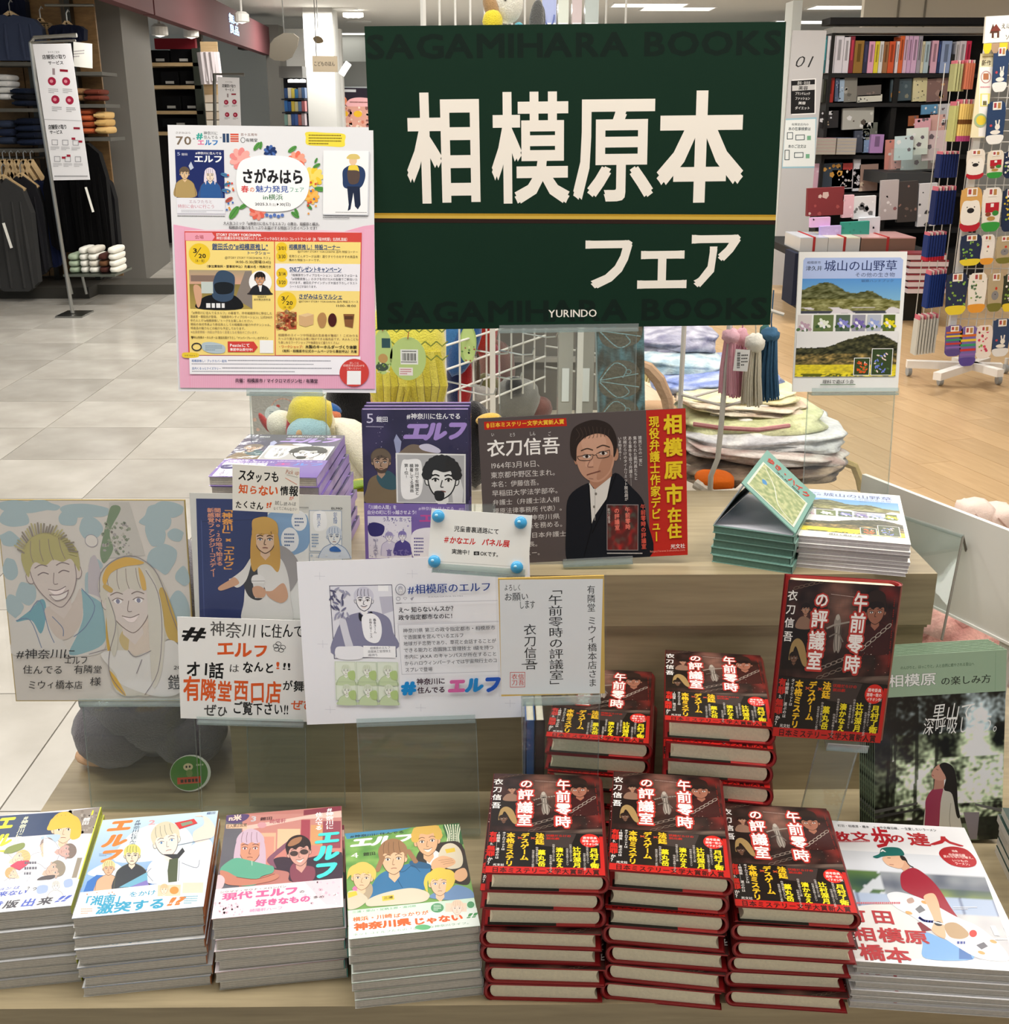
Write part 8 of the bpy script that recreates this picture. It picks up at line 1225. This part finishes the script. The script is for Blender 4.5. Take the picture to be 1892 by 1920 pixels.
for k, tx in enumerate(('ブランドムック', 'ファッション', '美容', 'ダイエット')): cv.t(tx, 1490 + (6 if len(tx) < 3 else 0), 169 + k * 9, 1518 - (8 if len(tx) < 3 else 0), 175 + k * 9, 'e0e0e0', .02)
cv.rect(1466, 218, 1530, 312, '9cc4d4'); cv.rect(1468, 221, 1528, 309, 'e8eeee'); cv.t('有隣堂店内の', 1484, 227, 1516, 232, '3a4a50', .01); cv.t('本の在庫検索は', 1478, 234, 1520, 241, '3a4a50', .02); cv.t('本のご注文は', 1478, 267, 1512, 274, '3a4a50', .02)
for x, y, w, h in ((1476, 245, 10, 12), (1492, 250, 16, 9), (1472, 278, 8, 18), (1490, 283, 16, 9)): cv.frame(x, y, x + w, y + h, 1.4, '4a5a60')
cv.rect(1513, 252, 1520, 260, '7ab090'); cv.rect(1511, 286, 1518, 294, '7ab090'); board(cv, 'end_panel', 'grey bookcase end panel marked 01 with black section sign', 'panel', .03, 'b4b4b6', pname='printed_face')
C_ = lambda s: [(float(p.split(':')[0]), float(p.split(':')[1]), p.split(':')[2]) for p in s.split()]
zsh = lambda i: SH[i][1]
spines(1544, 1678, 66, 137, YR + .02, C_('.6:.98:2f7078 1.6:.98:eceaf2 1.6:.98:e8e6f0 1.2:.95:e8e6f0 .9:.97:8a2838 1.8:.86:9a7430 .9:.84:2c2c48 1.2:.84:e8a8c8 .9:.84:e8d83a .8:.84:e4e4e4 1:.83:a07048 1.2:.84:d85a30'), 'book on the top shelf left half, %s', 'books on the top shelf, left half')
spines(1680, 1820, 66, 137, YR + .02, C_('.6:.84:e8e0e8 .9:.98:e06a38 .8:.98:e0c0dc .8:.98:d8b0d8 1.1:.98:dcb8dc .8:.98:a8a4b4 .6:.84:e0dcc0 1:.84:b8d0dc .3:.2:202020 1.3:.86:e4b4cc .6:.84:2c3c68 2:.85:9ab0dc .8:.5:1a1a1a .7:.84:d8d8e0 1.3:.85:e4dce8 1:.85:d83058'), 'book on the top shelf right half, %s', 'books on the top shelf, right half')
spines(1543, 1564, 146, 192, YR + .05, C_('1:.95:2a2c20 2:1:b82c1c'), 'box on the second shelf far left, %s', 'boxes at the second shelf left end', 'slim_box')
def faceout(x0, y0, x1, y1, name, label, cols, Y=YR + .05, cat='book', n=10, d=.04):
    cv = Cv([(x0, y0), (x1, y0), (x1, y1), (x0, y1)], (0, 0, 1), plane((0, Y, 1)), eps=.0004); cv.bg(cols[0]); 
    if n: cv.dots(x0 + 2, y0 + 2, x1 - 2, y1 - 2, n, min(x1 - x0, y1 - y0) * .05, min(x1 - x0, y1 - y0) * .2, cols)
    return board(cv, name, label, cat, d, cols[0], 'gloss', pname='cover_face')
for a_ in ((1566, 147, 1574, 190, 'slim_box', 'narrow blue-grey box on the second shelf', ['5a6a88', 'c8d0dc']), (1572, 149, 1583, 190, 'slim_box', 'pale box with three round pictures on the second shelf', ['a8c0d8', '3a3a48', 'e0e4ec']), (1583, 145, 1607, 191, 'clear_case', 'clear grey gift case on the second shelf left half', ['8a8880', 'b0aea8', '6a6862']), (1607, 160, 1652, 180, 'wrapped_item', 'wrapped brown item on a tray, second shelf', ['6a6460', 'a8a4a8', '8a7a74']), (1608, 178, 1654, 191, 'small_tray', 'cream display tray on the second shelf', ['dcdcd0', '4a4a48']),
    (1671, 148, 1709, 189, 'framed_picture', 'blue-grey card face out on the second shelf', ['4c5c64', '6a7a80', 'c08848', '8a8a78']), (1712, 146, 1725, 190, 'slim_box', 'yellow box strip with round pictures, left of two', ['e4dcb0', '3a3a34', '8a8a78']), (1725, 146, 1738, 190, 'slim_box', 'yellow box strip with round pictures, right of two', ['e0d8a8', '3a3a34', '8a8a78']), (1738, 147, 1777, 190, 'framed_picture', 'dusty pink card with a bear face on the second shelf', ['8c6e68', 'a88a80', 'd8a868']),
    (1537, 208, 1572, 240, 'book_display', 'black book display with white card on the third shelf', ['2c2828', 'e8e8ec', 'c8b090']), (1580, 202, 1638, 242, 'book_display', 'pale clear book holder on the third shelf', ['b8b8b0', 'd8d8d0', '5a5048', 'e8e8e8']), (1618, 230, 1645, 262, 'book_display', 'olive grey booklet on the third shelf', ['6a6e64', '8a8e84']), (1602, 245, 1620, 286, 'book', 'dark grey book standing beside the pale blue one', ['4a5060', '6a7080']), (1618, 243, 1630, 286, 'book', 'pale blue book standing on the third shelf', ['88a4c8', 'b0c4dc']),
    (1524, 307, 1541, 362, 'book', 'pale pink book on the fourth shelf, left end', ['e4b8cc', 'f0d4e0']), (1541, 306, 1580, 350, 'book', 'dark slate book with an orange face on the fourth shelf', ['3a4654', 'e8b058', 'd8a048']), (1578, 306, 1598, 352, 'book', 'red and white book on the fourth shelf', ['c04a48', 'f0e8e0']), (1600, 297, 1613, 358, 'book', 'narrow white book on the fourth shelf', ['e8e8f0', '3a3a44']), (1611, 308, 1646, 358, 'framed_picture', 'pinkish brown framed print on the fourth shelf', ['a88c80', 'd8c4b0', '7a5a54']),
    (1560, 318, 1612, 354, 'heart_pouch', 'pale grey heart-shaped card before the fourth shelf', ['c0bcc4', 'ccc8d0'])): faceout(*a_)
for k, (x0, x1, c) in enumerate(((1530, 1570, 'e0a8b8'), (1570, 1608, 'a8b4d8'))):
    P = [PZ(x, y, SH[2][1] + .2) for x, y in ((x0, 262), (x1, 266))]; a = PY(x0, 266, YR - .1); b = PY(x1, 266, YR - .1)
    for j in range(5): t_ = thing('magazine', '%s magazine pile on the third shelf, %s' % (('pink-covered', 'blue-and-white')[k], ordn(4 - j)), 'magazine', (a.x, YR - .1, SH[2][1] + .01 + j * .03), 'magazine piles on the third shelf'); part('body', MB().box(0, 0, 0, b.x - a.x - .01, .36, .027, 'b8b0a4').box(0, 0, .027, b.x - a.x - .01, .36, .029, c), 'gloss', t_)
spines(1632, 1657, 252, 287, YR, [(1, 1, 'b890c8')], 'lilac book block on the third shelf, %s', 'lilac books'); 
t_ = thing('sloping_tray', 'sloping clear tray packed with pink and white packets at the bookcase', 'tray', (0, 0, 0)); a = PY(1665, 320, YR - .7); b = PY(1755, 320, YR - .7); part('tray_base', MB().box(a.x, YR - .7, a.z - .12, b.x, YR, a.z - .02, '3a3c3e'), 'matt', t_); part('clear_front', MB().box(a.x, YR - .71, a.z, b.x, YR - .7, PY(1700, 278, YR - .7).z, 'ffffff'), 'acrylic', t_)
pk = [(1678, 255, 1712, 300, 'c8dce0'), (1700, 240, 1740, 290, 'dce4dc'), (1730, 245, 1775, 300, 'd8c4c8'), (1672, 280, 1690, 316, 'e8a8a0'), (1716, 222, 1745, 250, 'e0a8b4'), (1745, 215, 1772, 245, 'dcb0a8'), (1704, 217, 1722, 236, '9a5a38'), (1728, 196, 1758, 214, '5a90b8'), (1752, 195, 1782, 225, 'c8ccd4'), (1690, 285, 1740, 318, 'c8d8d8'), (1740, 285, 1768, 316, 'b8a8ac'), (1660, 262, 1682, 318, 'dc9488')]
for k, (x0, y0, x1, y1, c) in enumerate(pk): faceout(x0, y0, x1, y1, 'small_packet', '%s packet in the clear sloping tray, %s' % (('pale blue', 'mint white', 'mauve', 'salmon', 'rose', 'peach', 'brown', 'blue', 'silver', 'aqua grey', 'taupe', 'coral')[k], 'upper' if y0 < 230 else 'lower'), [c, 'e8e8e8', c, '6a6068'], YR - .5 + .04 * k, 'packet', 6, .02)
# magazine table in front of the bookcase
YM = 9.2; mt = thing('black_table', 'black low table of wrapped magazines in front of the bookcase', 'table', (0, 0, 0)); a = PY(1500, 470, YM); b = PY(1762, 470, YM); zt2 = PY(1620, 474, YM).z; part('table_top', MB().box(a.x, YM, zt2 - .06, b.x, YM + 1.3, zt2, '1c1c1e'), 'matt', mt); part('body', MB().box(a.x + .2, YM + .1, 0, b.x - .05, YM + 1.2, zt2 - .06, '26241f'), 'matt', mt); part('side_cloth', MB().box(a.x - .04, YM - .02, PY(1490, 572, YM).z, a.x + .1, YM + .3, zt2 - .002, '252a3c'), 'cloth', mt)
for k, (x0, y0, x1, y1, c, lb) in enumerate(((1500, 452, 1552, 470, 'c4ccd8', 'clear-wrapped pale magazine bundle at the table left'), (1553, 444, 1614, 472, 'e8e4d0', 'cream wrapped bundle with dark spots on the table'), (1612, 450, 1716, 472, 'd8a8a8', 'large pink-topped bundle tied in red'))):
    a, b, z0, z1 = wrap_(x0, y0, x1, y1, YM + .1); t_ = thing('magazine_bundle', lb, 'bundle', ((a + b) / 2, YM + .1, zt2)); w = (b - a) / 2; h = .1
    part('bundle', MB().box(-w, 0, 0, w, .5, h, '7a5a4c' if k == 2 else 'c8c8c8').box(-w, 0, h, w, .5, h + .008, c), 'wrap', t_); part('string', MB().box(-.01, -.003, 0, .01, .5, h + .012, 'a83838'), 'cloth', t_)
for j in range(6): a = PY(1700, 480, YM - .1); t_ = thing('magazine', 'red-edged white magazine stacked at the table right, %s from the top' % ordn(5 - j), 'magazine', (a.x + rnd.uniform(-.02, .02), YM - .16, PY(1715, 548, YM - .1).z + j * .052), 'red-edged magazines'); part('body', MB().box(0, 0, 0, .3, .2, .044, 'dcd0d8').box(0, -.002, .036, .3, .2, .048, '8a3440'), 'gloss', t_)
for a_ in ((1514, 352, 1582, 404, 'box_set', 'red clear-wrapped box set leaning on the table', ['7a2c30', 'a04a48', '4a3a3a', 'c8b0a8'], YM + .5), (1580, 366, 1601, 408, 'pouch', 'pale pink pouch beside the red box set', ['e0b4c0', 'f0d0d8'], YM + .5), (1601, 368, 1642, 410, 'tote_pack', 'white tote bag pack with grey bag picture', ['d8d8dc', '6a6a6c', 'e8e8ea'], YM + .5), (1520, 408, 1557, 426, 'paper_label', 'lilac paper label with blue writing', ['e0b4dc', 'e0b4dc'], YM + .35), (1538, 424, 1577, 452, 'box', 'lavender box in front of the wrapped bundles', ['b8a4d8', 'c0b0e0'], YM + .3), (1578, 416, 1630, 444, 'round_fan', 'teal round-topped pack on the table', ['2f9080', '2a8070'], YM + .35), (1612, 408, 1650, 440, 'round_fan', 'white round-topped pack behind the teal one', ['d0d4dc', 'c8ccd8'], YM + .45),
    (1652, 338, 1684, 412, 'display_case', 'narrow clear display case with pale print, left of three', ['b0a8a8', 'd8d4d4', '8a5a5c'], YM + .7), (1684, 340, 1720, 416, 'display_case', 'dark portrait display case, middle of three', ['3c3634', '8a6a60', '6a5850'], YM + .7), (1722, 344, 1756, 424, 'display_case', 'white and black display case, right of three', ['c8c8cc', '3a3a3c', 'e0e0e4'], YM + .7)):
    faceout(*a_[:7], a_[7], 'item', 8, .05)
# ---------------- sock rack ----------------
YK = 6.9; rk = thing('sock_rack', 'white wheeled wire rack of socks at the right edge', 'rack', (0, 0, 0)); pb_ = PY(1778, 680, YK); ptp = PY(1822, 40, YK); part('post', MB().box(pb_.x - .02, YK, .2, pb_.x + .02, YK + .03, ptp.z, 'e4e4e0'), 'matt', rk)
xL, xR = PY(1764, 400, YK).x, PY(1905, 400, YK).x; xp = pb_.x
for k in range(12): x = xp + .05 + k * .05; part('vertical_wire', MB().tube([(x, YK + .02, .28), (x, YK + .02, ptp.z - .2)], .003, 'd4d2cc', 5), 'matt', rk)
for k in range(30): z = .3 + k * .06; part('cross_wire', MB().tube([(xp, YK + .02, z), (xR + .2, YK + .02, z)], .003, 'd4d2cc', 5), 'matt', rk)
for k in range(5): x = xp - .02; y = YK + .05 + k * .1; part('side_wire', MB().tube([(x - .012 * k, y, .3), (x - .012 * k, y, ptp.z - .2)], .003, 'c8c6c0', 5), 'matt', rk)
for p, q in (((1700, 682), (1878, 688)), ((1757, 706), (1850, 676)), ((1790, 676), (1876, 700))): A_, B_ = PZ(*p, .12), PZ(*q, .12); part('base_leg', MB().bar(A_, B_, .05, .045, 'eceae6'), 'matt', rk)
for px, py in ((1703, 705), (1762, 723), (1871, 721), (1884, 700)): q = PZ(px, py, .0); t2 = part('caster', MB().lathe([(.03, -.012), (.03, .012)], '9aa0a4', 14, Matrix.Translation((q.x, q.y, .032)) @ Matrix.Rotation(math.pi / 2, 4, 'Y')), 'plastic', rk); part('caster_fork', MB().tube([(q.x, q.y, .045), (q.x, q.y, .1)], .012, 'd0d0cc', 8), 'matt', rk)
cv = Cv([(1849, 28), (1960, 28), (1958, 78), (1846, 78)], (0, 0, 1), plane((0, YK - .05, 1)), eps=.0003); cv.bg('f0eee6'); cv.poly([(1856, 60), (1862, 42), (1868, 60)], '5a3a30'); cv.rect(1860, 56, 1874, 69, '5a3a30'); cv.poly([(1857, 56), (1868, 43), (1877, 56)], '7a3c34'); cv.rect(1864, 60, 1870, 69, 'f0eee6'); cv.t('えほん', 1877, 42, 1906, 53, '3a3430', .0, jit=.1); cv.t('ソックス', 1885, 62, 1925, 74, '3a3430', 0, jit=.1); board(cv, 'rack_header', 'white header card with small house drawing on the sock rack', 'sign', .02, 'e8e6dc')
cv = Cv([(1844, 79), (1960, 79), (1958, 100), (1844, 100)], (0, 0, 1), plane((0, YK - .06, 1)), eps=.0003); [cv.poly([(1844 + k * 15, 79), (1859 + k * 15, 79), (1859 + k * 15, 90), (1855 + k * 15, 98), (1848 + k * 15, 98), (1844 + k * 15, 90)], ('e8cc38', 'b09478')[k % 2]) for k in range(5)]; t_ = thing('awning_trim', 'yellow and brown scalloped awning trim under the rack header', 'trim', cv.M); cv.make('scallops', 'paper', t_); part('backing_board', MB().box(0, cv.h * .5, -.003, cv.w, cv.h, -.001, 'd8c890'), 'paper', t_)
cv = Cv([(1838, 100), (1866, 101), (1848, 258), (1821, 258)], (0, 0, 1), plane((0, YK - .04, 1)), eps=.0003); cv.bg('ece4c0'); cv.rect(1836, 126, 1862, 256, 'f4f2ee'); cv.greek(1841, 104, 1862, 110, 1, '9a8a5a'); cv.t('新作', 1840, 112, 1858, 124, '4a4430', .02); cv.ring(1848, 145, 9, 11, 1.5, 'd8a0a0'); cv.rect(1843, 138, 1853, 150, 'b87a58'); cv.greek(1838, 162, 1856, 167, 1, 'd88a98'); cv.rect(1838, 176, 1856, 200, 'f0e888'); cv.rect(1841, 178, 1852, 198, 'f4f4f0'); cv.rect(1843, 190, 1850, 198, '7a7450'); cv.ell_(1839, 226, 12, 13, 'a8c098'); cv.ell_(1840, 226, 9, 9, 'e8d048'); board(cv, 'tall_card', 'tall cream card strip at the sock rack left side', 'card', .006, 'ece4c0')
def sock(x, y0, w, y1, body, toe, pat, label, pc='f0ece4', tilt=0):
    cv = Cv([(x - w / 2, y0), (x + w / 2, y0), (x + w / 2, y1), (x - w / 2, y1)], (0, 0, 1), plane((0, YK - .06, 1)), eps=.0003); h = y1 - y0
    t_ = thing('sock_pack', label, 'socks', cv.M); cv.blob([(x - w * .42, y0 + h * .06), (x + w * .42, y0 + h * .06), (x + w * .42, y0 + h * .8), (x + w * .3, y1 - 2), (x - w * .3, y1 - 2), (x - w * .42, y0 + h * .8)], body); cv.blob([(x - w * .42, y0 + h * .8), (x + w * .42, y0 + h * .8), (x + w * .28, y1 - 1), (x - w * .28, y1 - 1)], toe)
    if pat == 'bunny': cv.ell_(x + w * .1, y0 + h * .6, w * .13, h * .07, pc); cv.line([(x + w * .05, y0 + h * .58), (x, y0 + h * .45)], 2.4, pc); cv.line([(x + w * .15, y0 + h * .57), (x + w * .18, y0 + h * .44)], 2.4, pc); cv.ell_(x, y0 + h * .72, w * .26, h * .05, pc); cv.ell_(x - w * .24, y0 + h * .56, w * .07, h * .03, 'c8505a')
    if pat == 'bear': cv.blob([(x - w * .36, y0 + h * .34), (x, y0 + h * .3), (x + w * .36, y0 + h * .34), (x + w * .38, y0 + h * .8), (x - w * .38, y0 + h * .8)], pc); cv.ell_(x, y0 + h * .52, w * .16, h * .06, '2a2626'); cv.ell_(x - w * .16, y0 + h * .44, 1.2, 1.2, '2a2626', 6); cv.ell_(x + w * .16, y0 + h * .44, 1.2, 1.2, '2a2626', 6)
    if pat == 'dots': cv.dots(x - w * .36, y0 + h * .2, x + w * .36, y0 + h * .78, 16, 1.5, 3.6, [pc, pc, '8ab050'])
    if pat == 'car': cv.rect(x - w * .3, y0 + h * .34, x + w * .36, y0 + h * .56, 'b82430'); cv.rect(x - w * .05, y0 + h * .36, x + w * .1, y0 + h * .44, 'f0f0f0'); cv.ell_(x - w * .15, y0 + h * .6, w * .14, h * .05, '8a4a30'); cv.ell_(x + w * .2, y0 + h * .58, w * .16, h * .06, '3a8a3a'); cv.ell_(x, y0 + h * .7, w * .2, h * .05, 'b89050')
    if pat == 'stripe': [cv.rect(x - w * .42, y0 + h * (.2 + k * .12), x + w * .42, y0 + h * (.26 + k * .12), ('d8702c', 'e8c83c', '3a9a70', 'c83c3c', '8a6ab8')[k]) for k in range(5)]
    if pat == 'cat': cv.ell_(x, y0 + h * .58, w * .22, h * .12, pc); cv.ell_(x + w * .05, y0 + h * .4, w * .07, h * .04, 'c8402c'); cv.ell_(x, y0 + h * .55, 1.2, 1, '2a2a2a', 6)
    cv.rect(x - w * .2, y0 + 1, x + w * .25, y0 + h * .2, 'f4f0ea'); cv.rect(x + w * .05, y0 + 3, x + w * .2, y0 + h * .17, 'b88a50'); cv.rect(x - w * .15, y0 + 3, x - w * .02, y0 + h * .15, 'b04a50'); cv.make('printed_socks', 'cloth', t_)
    part('sock_body', MB().box(cv.w * .1, cv.h * .12, -.02, cv.w * .9, cv.h * .95, -.001, body), 'cloth', t_); part('clear_bag', MB().add([(0, 0, .012), (cv.w, 0, .012), (cv.w, cv.h, .012), (0, cv.h, .012)], [(0, 1, 2, 3)], 'ffffff'), 'film', t_)
for a_ in ((1876, 88, 30, 172, '34486c', 'f0f0ec', 'bunny', 'navy bunny socks with white toes, topmost at the rack'), (1867, 190, 36, 270, '2f4468', 'f0f0ec', 'bunny', 'navy bunny socks below the topmost pair'), (1829, 280, 36, 336, 'e8e0d4', 'b82430', 'bear', 'white bear socks with red toes in the fourth row'), (1866, 282, 32, 334, 'e8e0d0', '3a9a40', 'car', 'red car socks with green toes in the fourth row'), (1894, 284, 24, 334, '26304c', '26304c', 'dots', 'dark navy socks cut at the edge, fourth row'),
    (1820, 352, 42, 434, 'd8a860', 'b82430', 'bear', 'tan bear socks with red toes in the fifth row'), (1859, 352, 38, 434, 'ece8e0', '3a9a40', 'car', 'white red-car socks with green toes in the fifth row'), (1892, 354, 28, 434, '26304c', '26304c', 'dots', 'navy socks with yellow dots cut at the edge, fifth row', 'e8cc40'), (1820, 440, 42, 498, '2a3450', 'e8d23c', 'dots', 'navy fruit socks with yellow toes in the sixth row', '8ac060'), (1851, 440, 28, 496, 'ece8e4', 'e8a03c', 'cat', 'white cat socks with orange toes in the sixth row'), (1884, 442, 34, 494, 'b8a888', '7a7838', 'cat', 'beige cat socks with olive toes in the sixth row', '8a8a8c'),
    (1793, 512, 42, 590, '2a3450', 'e8d23c', 'dots', 'navy fruit socks with yellow toes in the seventh row', '8ac060'), (1832, 512, 36, 586, 'f0ece4', 'e8a03c', 'dots', 'white patterned socks with orange toes in the seventh row', '6a8a68'), (1866, 512, 30, 584, 'b8a888', '7a7838', 'cat', 'beige cat socks with olive toes in the seventh row', '8a8a8c'), (1892, 514, 24, 584, '3a4030', 'e8cc3c', 'dots', 'dark green socks cut at the edge, seventh row'),
    (1788, 610, 34, 668, '6a5a9a', '5a4a8a', 'stripe', 'purple striped socks at the bottom row left end'), (1815, 612, 34, 686, '7a6ab0', '5a4a98', 'stripe', 'longer rainbow striped socks in the bottom row'), (1845, 610, 32, 672, 'f0e4dc', 'f0e8e0', 'dots', 'white socks with pink dots in the bottom row', 'd84a6a'), (1877, 598, 34, 668, '34486c', 'e8e8e8', 'bunny', 'navy bunny socks in the bottom row')): sock(*a_)
k0 = 0
for x, y0, y1, n, wpx, cs, lb in ((1794, 113, 176, 4, 7, 'a8a878', 'olive socks edge-on, top left'), (1812, 112, 172, 4, 6, 'b86a50', 'orange-brown socks edge-on near the rack top'), (1786, 190, 272, 3, 6, 'b8b878', 'pale olive socks edge-on, second row'), (1806, 186, 272, 6, 6, 'e0c070', 'yellow and pink socks edge-on, second row'), (1776, 284, 338, 7, 6.5, '1f2a58', 'navy socks edge-on, third row'), (1768, 350, 428, 7, 7, '1c2858', 'navy socks edge-on, fourth row'), (1752, 436, 494, 7, 6.5, '24346c', 'red-tipped blue socks edge-on, fifth row'), (1752, 508, 584, 7, 6, '1f3472', 'bright blue socks edge-on, sixth row'), (1734, 592, 672, 7, 7, 'c4c4bc', 'grey-white socks edge-on, bottom row')):
    for k in range(n):
        xx = x + (k - n / 2) * wpx + 10; z1 = PY(xx, y0, YK).z; z0 = PY(xx, y1, YK).z; t_ = thing('sock_pack', '%s, %s on its hook' % (lb, ordw(k, n)), 'socks', (PY(xx, (y0 + y1) / 2, YK).x, YK + .02 + .012 * k, z0), 'edge-on sock packs'); h = z1 - z0
        part('sock_body', MB().box(-.006, -.03, h * .08, .006, .05, h * .9, cs), 'cloth', t_); part('header_card', MB().box(-.003, -.03, h * .9, .003, .05, h, 'd8c8c0' if k % 2 else 'c86a7a'), 'paper', t_)
        if 'red' in lb or 'yellow' in lb: part('toe', MB().box(-.0065, -.031, h * .08, .0065, .051, h * .2, 'b02838' if 'red' in lb else 'b04a78'), 'cloth', t_)
        if 'yellow' in lb: part('heel_band', MB().box(-.0065, -.031, h * .46, .0065, .051, h * .56, '6a4424'), 'cloth', t_)
